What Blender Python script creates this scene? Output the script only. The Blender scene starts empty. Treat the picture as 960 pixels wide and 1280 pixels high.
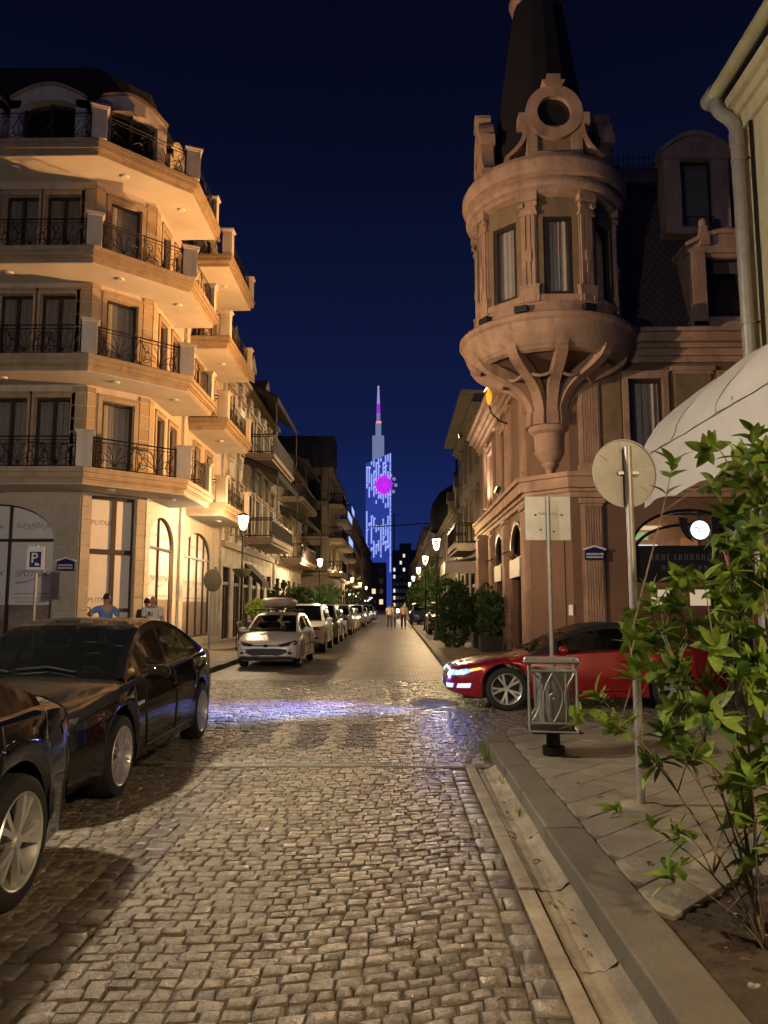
import bpy, bmesh, math, random
from mathutils import Vector, Matrix, Euler
from mathutils.bvhtree import BVHTree
R = math.radians
rnd = random.Random(7)
S = bpy.context.scene
C = S.collection

# ---------------------------------------------------------------- camera
F_PX, VPX, VPY, CAM_H = 961.0, 495.0, 757.0, 1.6
cam_d = bpy.data.cameras.new('camera'); cam = bpy.data.objects.new('camera', cam_d); C.objects.link(cam)
cam_d.sensor_fit = 'VERTICAL'; cam_d.sensor_height = 36.0; cam_d.lens = F_PX / 1280 * 36
cam_d.clip_start = 0.05; cam_d.clip_end = 3000
_v = Vector(((VPX - 480) / F_PX, -(VPY - 640) / F_PX, 1)).normalized()      # street direction seen from the camera
_u = Vector((0, _v.z, -_v.y)).normalized()
_x = _u.cross(_v)
cam.matrix_world = Matrix(((_x.x, _x.y, -_x.z, 0), (_v.x, _v.y, -_v.z, 0), (_u.x, _u.y, -_u.z, CAM_H), (0, 0, 0, 1)))
S.camera = cam
# ---------------------------------------------------------------- night sky
W = bpy.data.worlds.new('World'); S.world = W; W.use_nodes = True
nt = W.node_tree; nt.nodes.clear()
tc = nt.nodes.new('ShaderNodeTexCoord'); sx = nt.nodes.new('ShaderNodeSeparateXYZ'); rp = nt.nodes.new('ShaderNodeValToRGB')
bg = nt.nodes.new('ShaderNodeBackground'); wo = nt.nodes.new('ShaderNodeOutputWorld')
sky = nt.nodes.new('ShaderNodeTexSky'); sky.sky_type = 'NISHITA'; sky.sun_disc = False
sky.sun_elevation = R(-7); sky.sun_rotation = R(10)
bg2 = nt.nodes.new('ShaderNodeBackground'); ad = nt.nodes.new('ShaderNodeAddShader')
nt.links.new(sky.outputs[0], bg2.inputs[0]); bg2.inputs[1].default_value = 0.05
el = rp.color_ramp.elements
el[0].position = 0.0; el[0].color = (.010, .023, .140, 1)
el[1].position = 1.0; el[1].color = (.0009, .0013, .005, 1)
for p_, c_ in ((.10, (.0062, .0150, .090, 1)), (.22, (.0042, .0090, .048, 1)), (.42, (.0028, .0050, .0225, 1)), (.52, (.0019, .0032, .0140, 1)), (.62, (.0014, .0021, .0090, 1))):
    e_ = el.new(p_); e_.color = c_
nt.links.new(tc.outputs['Generated'], sx.inputs[0]); nt.links.new(sx.outputs[2], rp.inputs[0])
nt.links.new(rp.outputs[0], bg.inputs[0]); bg.inputs[1].default_value = 1.0
nt.links.new(bg.outputs[0], ad.inputs[0]); nt.links.new(bg2.outputs[0], ad.inputs[1]); nt.links.new(ad.outputs[0], wo.inputs[0])
sl = bpy.data.lights.new('moon_light', 'SUN'); sl.energy = 0.012; sl.angle = R(2); sl.color = (.75, .85, 1)
so = bpy.data.objects.new('moon_light', sl); C.objects.link(so); so.rotation_euler = (R(38), 0, R(-35))
vs = S.view_settings
S.display_settings.display_device = 'sRGB'
vs.view_transform = 'Standard'; vs.look = 'None'; vs.gamma = 1; vs.exposure = 0.25; vs.use_curve_mapping = False
S.render.engine = 'CYCLES'
S.cycles.use_denoising = True
S.cycles.max_bounces = 6; S.cycles.diffuse_bounces = 3; S.cycles.glossy_bounces = 3; S.cycles.transmission_bounces = 4
S.cycles.transparent_max_bounces = 12
S.cycles.sample_clamp_indirect = 3.0
S.cycles.caustics_reflective = False; S.cycles.caustics_refractive = False

# ---------------------------------------------------------------- materials
MATS = {}
def mat(name, col, rough=.6, metal=0, noise=.25, nscale=4, fine=.12, bump=.0, bscale=60, spec=.5, coat=0, tone=False, orand=0, emit=None, estr=0, dark=None, dscale=1.2, damt=.0, coord='Object', streak=None, samt=.5):
    if name in MATS: return MATS[name]
    m = bpy.data.materials.new(name); m.use_nodes = True; MATS[name] = m
    t = m.node_tree; N = t.nodes; Lk = t.links
    b = N['Principled BSDF']
    b.inputs['Roughness'].default_value = rough; b.inputs['Metallic'].default_value = metal
    b.inputs['Specular IOR Level'].default_value = spec
    if coat: b.inputs['Coat Weight'].default_value = coat; b.inputs['Coat Roughness'].default_value = .06
    if emit is not None:
        b.inputs['Emission Color'].default_value = (*emit, 1); b.inputs['Emission Strength'].default_value = estr
    if noise == 0 and fine == 0 and not tone and not orand:
        b.inputs['Base Color'].default_value = (*col, 1)
        return m
    co = N.new('ShaderNodeTexCoord')
    def nz(scale, detail):
        n = N.new('ShaderNodeTexNoise'); n.inputs['Scale'].default_value = scale; n.inputs['Detail'].default_value = detail
        n.inputs['Roughness'].default_value = .62
        Lk.new(co.outputs[coord], n.inputs['Vector']); return n.outputs['Fac']
    def math_(op, a, b_):
        n = N.new('ShaderNodeMath'); n.operation = op
        for i, v in enumerate((a, b_)):
            if isinstance(v, (int, float)): n.inputs[i].default_value = v
            else: Lk.new(v, n.inputs[i])
        return n.outputs[0]
    def mr(v, lo, hi):
        n = N.new('ShaderNodeMapRange'); Lk.new(v, n.inputs[0]); n.inputs[1].default_value = .25; n.inputs[2].default_value = .75
        n.inputs[3].default_value = lo; n.inputs[4].default_value = hi; return n.outputs[0]
    n1 = nz(nscale, 5); fac = mr(n1, 1 - noise, 1 + noise)
    n2 = nz(nscale * 14, 4)
    fac = math_('MULTIPLY', fac, mr(n2, 1 - fine, 1 + fine))
    if tone:
        a = N.new('ShaderNodeAttribute'); a.attribute_name = 'tone'
        fac = math_('MULTIPLY', fac, a.outputs['Fac'])
    if orand:
        oi = N.new('ShaderNodeObjectInfo')
        fac = math_('MULTIPLY', fac, math_('ADD', math_('MULTIPLY', oi.outputs['Random'], 2 * orand), 1 - orand))
    vm = N.new('ShaderNodeVectorMath'); vm.operation = 'SCALE'; vm.inputs[0].default_value = col; Lk.new(fac, vm.inputs['Scale'])
    cur = vm.outputs[0]
    if dark is not None:
        n3 = nz(dscale, 6)
        mx = N.new('ShaderNodeMix'); mx.data_type = 'RGBA'
        Lk.new(mr(n3, 0, damt), mx.inputs[0]); Lk.new(cur, mx.inputs[6]); mx.inputs[7].default_value = (*dark, 1); cur = mx.outputs[2]
    if streak is not None:      # rain marks running down the face
        mp = N.new('ShaderNodeMapping'); mp.inputs['Scale'].default_value = (1.3, 1.3, .20); Lk.new(co.outputs[coord], mp.inputs['Vector'])
        n4 = N.new('ShaderNodeTexNoise'); n4.inputs['Scale'].default_value = 2.4; n4.inputs['Detail'].default_value = 7; n4.inputs['Roughness'].default_value = .68; Lk.new(mp.outputs[0], n4.inputs['Vector'])
        r4 = N.new('ShaderNodeMapRange'); Lk.new(n4.outputs['Fac'], r4.inputs[0]); r4.inputs[1].default_value = .48; r4.inputs[2].default_value = .74; r4.inputs[3].default_value = 0; r4.inputs[4].default_value = samt
        mx = N.new('ShaderNodeMix'); mx.data_type = 'RGBA'; Lk.new(r4.outputs[0], mx.inputs[0]); Lk.new(cur, mx.inputs[6]); mx.inputs[7].default_value = (*streak, 1); cur = mx.outputs[2]
    Lk.new(cur, b.inputs['Base Color'])
    Lk.new(math_('MULTIPLY', mr(n2, .85, 1.15), rough), b.inputs['Roughness'])
    if bump:
        bn = N.new('ShaderNodeBump'); bn.inputs['Strength'].default_value = bump; bn.inputs['Distance'].default_value = .02
        Lk.new(nz(bscale, 6), bn.inputs['Height']); Lk.new(bn.outputs[0], b.inputs['Normal'])
    return m
def emat(name, col, s):
    if name in MATS: return MATS[name]
    m = bpy.data.materials.new(name); m.use_nodes = True; MATS[name] = m
    b = m.node_tree.nodes['Principled BSDF']; b.inputs['Base Color'].default_value = (*[c * .5 for c in col], 1)
    b.inputs['Emission Color'].default_value = (*col, 1); b.inputs['Emission Strength'].default_value = s
    return m
def glass(name, tint=(.6, .62, .6), trans=.6, rough=.03):
    if name in MATS: return MATS[name]
    m = bpy.data.materials.new(name); m.use_nodes = True; MATS[name] = m
    t = m.node_tree; N = t.nodes; N.clear()
    o = N.new('ShaderNodeOutputMaterial'); tr = N.new('ShaderNodeBsdfTransparent'); tr.inputs[0].default_value = (*tint, 1)
    pb = N.new('ShaderNodeBsdfPrincipled'); pb.inputs['Base Color'].default_value = (.006, .007, .008, 1); pb.inputs['Roughness'].default_value = rough
    mx = N.new('ShaderNodeMixShader'); mx.inputs[0].default_value = trans
    t.links.new(pb.outputs[0], mx.inputs[1]); t.links.new(tr.outputs[0], mx.inputs[2]); t.links.new(mx.outputs[0], o.inputs[0])
    return m
def leafmat(name, col, trans=.3, vary=.35):
    if name in MATS: return MATS[name]
    m = mat(name, col, .48, noise=.35, nscale=9, fine=.15, spec=.35, tone=True, orand=vary * .6)
    t = m.node_tree; N = t.nodes; b = N['Principled BSDF']; o = N['Material Output']
    tl = N.new('ShaderNodeBsdfTranslucent'); src = b.inputs['Base Color'].links[0].from_socket
    t.links.new(src, tl.inputs[0]); mx = N.new('ShaderNodeMixShader'); mx.inputs[0].default_value = trans
    t.links.new(b.outputs[0], mx.inputs[1]); t.links.new(tl.outputs[0], mx.inputs[2]); t.links.new(mx.outputs[0], o.inputs[0])
    return m

mat('iron', (.018, .016, .015), .45, .6, bump=.1)
mat('black', (.012, .012, .013), .5)
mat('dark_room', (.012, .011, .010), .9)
mat('cream', (.62, .53, .43), .8, noise=.10, nscale=1.2, fine=.05, bump=.12, bscale=90, dark=(.34, .27, .2), dscale=.7, damt=.3, streak=(.24, .19, .14), samt=.55)
mat('cream_trim', (.68, .60, .50), .75, noise=.08, fine=.05, bump=.06, bscale=80, dark=(.4, .34, .27), dscale=1.4, damt=.3, streak=(.25, .2, .16), samt=.5)
mat('soffit', (.74, .68, .60), .85, noise=.06, nscale=.8, fine=.03, bump=.04, dark=(.42, .36, .30), dscale=.9, damt=.5)
mat('ochre_trim', (.43, .325, .205), .72, noise=.10, fine=.05, bump=.06, dark=(.25, .18, .11), dscale=1.1, damt=.35, streak=(.15, .10, .065), samt=.6)
mat('quoin', (.40, .31, .19), .8, noise=.10, fine=.08, bump=.15, orand=.12)
mat('stone_gf', (.45, .405, .33), .8, noise=.12, fine=.07, bump=.12, dark=(.27, .23, .17), dscale=1.1, damt=.25, orand=.06, streak=(.2, .17, .13), samt=.35)
mat('frame_brown', (.035, .024, .017), .42, noise=.2)
mat('curtain', (.62, .58, .54), .9, noise=.12, nscale=3)
mat('curtain_dim', (.40, .36, .33), .9, noise=.12, nscale=3)
mat('film', (.68, .66, .64), .35, noise=.06, nscale=1.5, fine=.03)
mat('photo_print', (.16, .10, .08), .35, noise=.75, nscale=3.2, fine=.4, dark=(.42, .36, .32), dscale=2.2, damt=.8)
mat('print_ink', (.17, .165, .165), .5)
mat('navy', (.012, .016, .10), .4, noise=.08)
mat('sign_white', (.72, .72, .70), .42, noise=.06)
mat('white_paint', (.75, .74, .70), .5, noise=.08)
mat('stucco_rose', (.19, .112, .068), .82, noise=.18, nscale=1.1, fine=.10, bump=.2, bscale=60, dark=(.13, .082, .052), dscale=.7, damt=.55, streak=(.10, .068, .045), samt=.4)
mat('trim_rose', (.48, .325, .22), .78, noise=.18, nscale=2, fine=.14, bump=.25, bscale=45, dark=(.17, .105, .07), dscale=1.5, damt=.65, streak=(.08, .055, .04), samt=.6)
mat('panel_olive', (.20, .145, .08), .85, noise=.16, fine=.1, bump=.12, streak=(.08, .055, .035), samt=.6)
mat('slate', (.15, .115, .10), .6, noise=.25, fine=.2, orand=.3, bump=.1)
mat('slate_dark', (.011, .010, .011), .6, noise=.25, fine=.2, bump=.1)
mat('roof_dark', (.03, .028, .03), .7, bump=.2)
mat('yellow_wall', (.52, .46, .27), .85, noise=.14, nscale=.7, fine=.10, bump=.25, bscale=40, dark=(.30, .26, .15), dscale=.6, damt=.6, streak=(.2, .17, .1), samt=.6)
mat('zinc', (.33, .31, .28), .45, .5, noise=.2, fine=.12, bump=.06)
mat('zinc_yellow', (.36, .35, .20), .5, .3, noise=.2, fine=.12)
mat('canvas', (.58, .545, .50), .85, noise=.06, nscale=1.2, fine=.04, bump=.25, bscale=6, dark=(.42, .38, .33), dscale=1.6, damt=.35)
mat('galv', (.40, .39, .36), .45, .55, noise=.2, nscale=8, fine=.15, bump=.08, dark=(.2, .17, .13), dscale=5, damt=.4)
mat('sign_back', (.50, .50, .47), .42, .35, noise=.15, nscale=5, fine=.1, dark=(.27, .25, .21), dscale=6, damt=.35)
mat('cobble', (.185, .155, .115), .30, noise=.25, nscale=11, fine=.30, bump=.9, bscale=34, tone=True, orand=.16, spec=.62, dark=(.09, .075, .055), dscale=1.1, damt=.6)
mat('cobble_dark', (.105, .092, .08), .32, noise=.22, nscale=9, fine=.22, bump=.35, bscale=60, tone=True, orand=.16, spec=.6)
mat('cobble_walk', (.075, .063, .062), .45, noise=.2, nscale=9, fine=.2, bump=.5, bscale=40, tone=True, spec=.4)
mat('cobble_pale', (.215, .18, .132), .40, noise=.2, nscale=9, fine=.2, bump=.5, bscale=40, tone=True)
mat('joint', (.075, .063, .046), .95, noise=.3, nscale=12, fine=.3, bump=.6, bscale=120)
mat('asphalt', (.055, .052, .048), .85, noise=.2, nscale=2, fine=.3, bump=.4, bscale=150)
mat('concrete', (.36, .30, .215), .82, noise=.28, nscale=3.5, fine=.25, bump=.6, bscale=30, orand=.15, dark=(.13, .105, .07), dscale=3.0, damt=.75)
mat('kerb', (.135, .12, .092), .66, noise=.26, nscale=4, fine=.28, bump=.6, bscale=36, orand=.15, dark=(.11, .09, .065), dscale=3.5, damt=.7)
mat('paver', (.27, .235, .18), .72, noise=.24, nscale=3, fine=.25, bump=.5, bscale=34, orand=.14, dark=(.12, .098, .072), dscale=2.6, damt=.75)
mat('soil', (.055, .036, .022), .95, noise=.5, nscale=8, fine=.5, bump=1.0, bscale=40)
mat('pebble', (.30, .26, .2), .8, orand=.4)
mat('bark', (.20, .155, .10), .85, noise=.3, nscale=20, bump=.4, bscale=90)
mat('bark_dark', (.07, .052, .038), .9, noise=.3, nscale=12, bump=.4)
leafmat('leaf', (.20, .30, .042), .34)
leafmat('leaf_dark', (.062, .125, .022), .28)
leafmat('leaf_street', (.040, .082, .022), .22)
mat('rubber', (.014, .014, .015), .75, bump=.1, noise=.2)
mat('alloy', (.68, .67, .65), .34, .65, noise=.05, fine=.03)
mat('alloy_dark', (.03, .03, .03), .5, .5, noise=.05)
mat('chrome', (.7, .7, .7), .12, 1.0, noise=0, fine=0)
mat('paint_black', (.004, .0045, .006), .40, 0, noise=.05, fine=.02, spec=0, coat=1.0)
mat('paint_black_dusty', (.012, .0105, .009), .6, 0, noise=.35, nscale=1.5, fine=.2, spec=0, coat=1.0)
mat('paint_white', (.74, .71, .66), .30, noise=.05, fine=.03, coat=.7)
mat('paint_beige', (.50, .42, .34), .32, noise=.05, fine=.03, coat=.7)
mat('paint_red', (.30, .010, .015), .28, .2, noise=.05, fine=.02, coat=1.0)
mat('paint_silver', (.34, .34, .35), .3, .6, noise=.05, fine=.02, coat=.7)
mat('paint_grey', (.08, .085, .09), .3, .5, noise=.05, fine=.02, coat=.7)
mat('paint_blue', (.02, .03, .07), .3, .4, noise=.05, fine=.02, coat=.7)
mat('soft_top', (.012, .011, .012), .8, noise=.1)
mat('plastic_box', (.52, .43, .35), .4, noise=.08, fine=.05)
mat('amber', (.45, .12, .02), .15, noise=0, fine=0, coat=1)
mat('lens_clear', (.10, .10, .10), .12, .6, noise=.6, nscale=16, fine=.5, coat=1)
mat('lens_red', (.18, .004, .006), .12, noise=.3, nscale=20, coat=1)
mat('skin', (.36, .20, .13), .55, noise=.08)
mat('hair', (.015, .011, .009), .6)
mat('shirt_blue', (.10, .20, .52), .85, noise=.1)
mat('shirt_white', (.68, .64, .58), .85, noise=.08)
mat('shirt_grey', (.2, .19, .18), .85, noise=.1)
mat('shirt_pink', (.5, .32, .26), .85, noise=.1)
mat('cloth_dark', (.03, .03, .04), .85, noise=.1)
mat('denim', (.06, .07, .12), .85, noise=.1)
mat('wood_dark', (.035, .024, .018), .6, noise=.3, nscale=6)
mat('awning_dark', (.028, .022, .020), .85, noise=.25, bump=.1)
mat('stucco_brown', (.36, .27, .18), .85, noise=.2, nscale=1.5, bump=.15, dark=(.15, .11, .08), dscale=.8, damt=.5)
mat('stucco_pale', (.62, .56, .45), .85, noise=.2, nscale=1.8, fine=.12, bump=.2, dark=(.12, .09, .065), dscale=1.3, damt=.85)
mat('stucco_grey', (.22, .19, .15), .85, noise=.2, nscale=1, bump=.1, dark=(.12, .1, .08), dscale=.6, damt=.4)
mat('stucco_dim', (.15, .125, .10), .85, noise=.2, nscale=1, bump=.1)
mat('tower_body', (.16, .18, .30), .5, noise=.1)
mat('tower_metal', (.40, .42, .50), .45, .3, noise=.08)
mat('block_wall', (.12, .13, .16), .85, noise=.15)
glass('pane_glass', (.88, .88, .86), .80)
glass('car_glass', (.42, .45, .42), .55)
glass('lamp_glass', (.95, .93, .88), .9)
emat('lamp_glow', (1, .74, .42), 26)
emat('lamp_rib', (1, .80, .55), 5)
emat('led_blue', (.30, .45, 1.0), 1.0)
emat('led_white_blue', (.36, .44, .95), .85)
emat('led_purple', (.36, .03, .80), .80)
emat('led_magenta', (.80, .01, .72), .85)
emat('led_ring', (.55, .50, .90), .55)
emat('led_red', (1, .12, .10), 2.0)
emat('win_warm', (1, .74, .38), .9)
emat('win_cool', (.72, .85, 1), .8)
emat('win_pale', (.9, 1, .75), .75)
emat('shop_glow', (1, .72, .38), 1.1)
emat('headlight_on', (.14, .40, 1.0), 1.7)
emat('headlight_core', (.75, .90, 1.0), 14)
emat('headlight_white', (1, .80, .72), 60)
emat('drl', (.42, .52, 1.0), 1.6)
emat('amber_on', (1, .35, .05), 2.2)
emat('flame', (1, .30, .015), 1.3)

# ---------------------------------------------------------------- mesh helpers
class Fr:
    """a facade frame: o = origin, r = right seen from outside, n = outward"""
    def __init__(s, o, r):
        s.o = Vector(o); s.r = Vector((r[0], r[1], 0)).normalized(); s.n = Vector((s.r.y, -s.r.x, 0))
    def p(s, u, v, d=0): return s.o + s.r * u + Vector((0, 0, v)) + s.n * d
    def mat(s, u=0, v=0, d=0):
        q = s.p(u, v, d); r, n = s.r, s.n
        return Matrix(((r.x, 0, n.x, q.x), (r.y, 0, n.y, q.y), (r.z, 1, n.z, q.z), (0, 0, 0, 1)))
BOXF = ((0, 3, 2, 1), (4, 5, 6, 7), (0, 1, 5, 4), (1, 2, 6, 5), (2, 3, 7, 6), (3, 0, 4, 7))
class MB:
    def __init__(s): s.v = []; s.f = []; s.t = None
    def add(s, vs_, fs_):
        k = len(s.v); s.v += [Vector(a) for a in vs_]; s.f += [tuple(i + k for i in f) for f in fs_]; return s
    def box(s, x0, x1, y0, y1, z0, z1):
        return s.add(((x0, y0, z0), (x1, y0, z0), (x1, y1, z0), (x0, y1, z0), (x0, y0, z1), (x1, y0, z1), (x1, y1, z1), (x0, y1, z1)), BOXF)
    def fbox(s, fr, u0, u1, v0, v1, d0, d1):
        P = fr.p
        return s.add((P(u0, v0, d1), P(u1, v0, d1), P(u1, v0, d0), P(u0, v0, d0), P(u0, v1, d1), P(u1, v1, d1), P(u1, v1, d0), P(u0, v1, d0)), BOXF)
    def prism(s, poly, z0, z1):
        n = len(poly)
        s.add([(x, y, z0) for x, y in poly] + [(x, y, z1) for x, y in poly],
              [tuple(range(n - 1, -1, -1)), tuple(range(n, 2 * n))] + [(i, (i + 1) % n, n + (i + 1) % n, n + i) for i in range(n)])
        return s
    def fprism(s, fr, poly, d0, d1):
        n = len(poly)
        return s.add([fr.p(u, v, d1) for u, v in poly] + [fr.p(u, v, d0) for u, v in poly],
              [tuple(range(n)), tuple(range(2 * n - 1, n - 1, -1))] + [((i + 1) % n, i, n + i, n + (i + 1) % n) for i in range(n)])
    def quad(s, *pts): return s.add(pts, (tuple(range(len(pts))),))
    def tube(s, path, r, n=6, cap=True):
        path = [Vector(p) for p in path]; rs = r if isinstance(r, (list, tuple)) else [r] * len(path)
        rings = []; up = Vector((0, 0, 1)); k0 = len(s.v); side = None
        for i, p in enumerate(path):
            t = (path[min(i + 1, len(path) - 1)] - path[max(i - 1, 0)])
            if t.length < 1e-9: t = Vector((0, 0, 1))
            t.normalize()
            if side is None:
                a = up if abs(t.z) < .95 else Vector((1, 0, 0)); side = t.cross(a).normalized()
            else:
                side = (side - t * side.dot(t))
                if side.length < 1e-6: side = t.cross(up if abs(t.z) < .95 else Vector((1, 0, 0)))
                side.normalize()
            b = t.cross(side)
            s.v += [p + (side * math.cos(2 * math.pi * j / n) + b * math.sin(2 * math.pi * j / n)) * rs[i] for j in range(n)]
        for i in range(len(path) - 1):
            for j in range(n):
                a, b2 = k0 + i * n + j, k0 + i * n + (j + 1) % n
                s.f.append((a, b2, b2 + n, a + n))
        if cap:
            s.f.append(tuple(k0 + j for j in range(n - 1, -1, -1))); e = k0 + (len(path) - 1) * n; s.f.append(tuple(e + j for j in range(n)))
        return s
    def lathe(s, prof, c=(0, 0, 0), n=24, a0=0, a1=360, mtx=None):
        c = Vector(c); full = abs(a1 - a0) >= 359.9; m = n if full else n + 1; k = len(s.v)
        for j in range(m):
            a = R(a0 + (a1 - a0) * j / n); ca, sa = math.cos(a), math.sin(a)
            for r_, z_ in prof:
                q = Vector((r_ * ca, r_ * sa, z_)); s.v.append((mtx @ q if mtx else q) + c)
        L = len(prof)
        for j in range(n):
            for i in range(L - 1):
                a = k + j * L + i; b = k + ((j + 1) % m) * L + i
                s.f.append((a, b, b + 1, a + 1))
        return s
    def grid(s, fn, nu, nv):
        k = len(s.v)
        for j in range(nv + 1):
            for i in range(nu + 1): s.v.append(Vector(fn(i / nu, j / nv)))
        for j in range(nv):
            for i in range(nu):
                a = k + j * (nu + 1) + i; s.f.append((a, a + 1, a + nu + 2, a + nu + 1))
        return s
    def mesh(s, name, m, off=None, smooth=None):
        me = bpy.data.meshes.new(name)
        me.from_pydata([v - off for v in s.v] if off is not None else s.v, [], s.f)
        if m: me.materials.append(MATS[m] if isinstance(m, str) else m)
        if s.t is not None:
            at = me.attributes.new('tone', 'FLOAT', 'FACE'); at.data.foreach_set('value', s.t)
        if smooth is not None:
            me.polygons.foreach_set('use_smooth', [True] * len(me.polygons)); me.set_sharp_from_angle(angle=R(smooth))
        me.update(); return me
    def build(s, name, m, parent=None, smooth=None, local=False, bevel=0, kind=None):
        off = None if (local or parent is None) else wloc(parent)
        me = s.mesh(name, m, off, smooth)
        return link(name, me, parent, bevel, kind)
def wloc(o):
    v = Vector((0, 0, 0))
    while o is not None: v = v + o.location; o = o.parent
    return v
def link(name, me, parent=None, bevel=0, kind=None):
    o = bpy.data.objects.new(name, me); C.objects.link(o)
    if parent is not None: o.parent = parent
    if bevel:
        b = o.modifiers.new('bevel', 'BEVEL'); b.width = bevel; b.segments = 2; b.limit_method = 'ANGLE'; b.angle_limit = R(40)
    if kind: o['kind'] = kind
    return o
def tag(o, label, cat, group=None):
    o['label'] = label; o['category'] = cat
    if group: o['group'] = group
    return o
def thing(name, label, cat, loc=(0, 0, 0), rz=0, group=None):
    o = bpy.data.objects.new(name, None); C.objects.link(o); o.location = loc; o.rotation_euler = (0, 0, rz)
    o.empty_display_size = .2
    return tag(o, label, cat, group)
def copy_tree(o, parent=None):
    c = o.copy(); C.objects.link(c); c.parent = parent
    for ch in list(o.children): copy_tree(ch, c)
    return c
TXT = {}
def text(s_, size, mtx, m, parent, name='lettering', align='CENTER', shear=0, bold=0, sx=1):
    key = (s_, align, shear, bold)
    if key not in TXT:
        cu = bpy.data.curves.new('lettering', 'FONT'); cu.body = s_; cu.size = 1; cu.align_x = align; cu.align_y = 'CENTER'; cu.shear = shear; cu.offset = bold
        cu.resolution_u = 2
        ob = bpy.data.objects.new('tmp_text', cu); C.objects.link(ob)
        dg = bpy.context.evaluated_depsgraph_get()
        TXT[key] = bpy.data.meshes.new_from_object(ob.evaluated_get(dg)); bpy.data.objects.remove(ob)
    me = TXT[key].copy(); off = wloc(parent) if parent is not None else Vector()
    me.transform(Matrix.Translation(-off) @ mtx @ Matrix.Diagonal((size * sx, size, size, 1)))
    me.materials.clear(); me.materials.append(MATS[m])
    return link(name, me, parent)
def pch(pts):
    xs = [p[0] for p in pts]; ys = [p[1] for p in pts]; n = len(xs)
    d = [(ys[i + 1] - ys[i]) / (xs[i + 1] - xs[i]) for i in range(n - 1)]
    m = [d[0]] + [0 if d[i - 1] * d[i] <= 0 else 2 * d[i - 1] * d[i] / (d[i - 1] + d[i]) for i in range(1, n - 1)] + [d[-1]]
    def f(x):
        if x <= xs[0]: return ys[0]
        if x >= xs[-1]: return ys[-1]
        i = max(k for k in range(n - 1) if xs[k] <= x); h = xs[i + 1] - xs[i]; t = (x - xs[i]) / h
        return (2 * t**3 - 3 * t**2 + 1) * ys[i] + (t**3 - 2 * t**2 + t) * h * m[i] + (-2 * t**3 + 3 * t**2) * ys[i + 1] + (t**3 - t**2) * h * m[i + 1]
    return f
def point_light(name, loc, power, col, radius=.1, parent=None, spot=None, aim=None, blend=.4):
    ld = bpy.data.lights.new(name, 'SPOT' if spot else 'POINT'); ld.energy = power; ld.color = col; ld.shadow_soft_size = radius
    o = bpy.data.objects.new(name, ld); C.objects.link(o)
    if spot: ld.spot_size = R(spot); ld.spot_blend = blend
    o.location = Vector(loc) - (wloc(parent) if parent else Vector())
    if aim is not None: o.rotation_euler = (Vector(aim) - Vector(loc)).to_track_quat('-Z', 'Y').to_euler()
    if parent: o.parent = parent
    return o
def wall_open(mb, fr, U0, U1, V0, V1, ops, depth=.22):
    """wall sheet with real openings (u0,u1,v0,v1[,'arch']) and their reveals"""
    us = sorted(set([U0, U1] + [o[0] for o in ops] + [o[1] for o in ops])); vs_ = sorted(set([V0, V1] + [o[2] for o in ops] + [o[3] for o in ops]))
    us = [u for u in us if U0 <= u <= U1]; vs_ = [v for v in vs_ if V0 <= v <= V1]
    for i in range(len(us) - 1):
        for j in range(len(vs_) - 1):
            a, b = (us[i] + us[i + 1]) / 2, (vs_[j] + vs_[j + 1]) / 2
            if any(o[0] < a < o[1] and o[2] < b < o[3] for o in ops): continue
            mb.quad(fr.p(us[i], vs_[j]), fr.p(us[i + 1], vs_[j]), fr.p(us[i + 1], vs_[j + 1]), fr.p(us[i], vs_[j + 1]))
    for o in ops:
        u0, u1, v0, v1 = o[:4]
        if len(o) > 4:
            rise = o[4]; n = 14; pts = arch_pts(u0, u1, v1 - rise, v1, n)
            for i in range(n):
                (a, b), (c, d) = pts[i], pts[i + 1]
                mb.quad(fr.p(a, b), fr.p(c, d), fr.p(c, v1), fr.p(a, v1))
                mb.quad(fr.p(a, b), fr.p(a, b, -depth), fr.p(c, d, -depth), fr.p(c, d))
            v1 = v1 - rise
        else:
            mb.quad(fr.p(u0, v1), fr.p(u0, v1, -depth), fr.p(u1, v1, -depth), fr.p(u1, v1))
        mb.quad(fr.p(u0, v0), fr.p(u1, v0), fr.p(u1, v0, -depth), fr.p(u0, v0, -depth))
        mb.quad(fr.p(u0, v0), fr.p(u0, v0, -depth), fr.p(u0, v1, -depth), fr.p(u0, v1))
        mb.quad(fr.p(u1, v0), fr.p(u1, v1), fr.p(u1, v1, -depth), fr.p(u1, v0, -depth))
def arch_pts(u0, u1, vs0, vt, n):
    c, a, b = (u0 + u1) / 2, (u1 - u0) / 2, vt - vs0
    return [(c - a * math.cos(math.pi * i / n), vs0 + b * math.sin(math.pi * i / n)) for i in range(n + 1)]
def curtain_mb(fr, u0, u1, v0, v1, d, waves=7):
    return MB().grid(lambda a, b: fr.p(u0 + (u1 - u0) * a, v0 + (v1 - v0) * b, d + .025 * math.sin(a * waves * 6.283) + .012 * math.sin(a * waves * 14)), waves * 6, 1)
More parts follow.
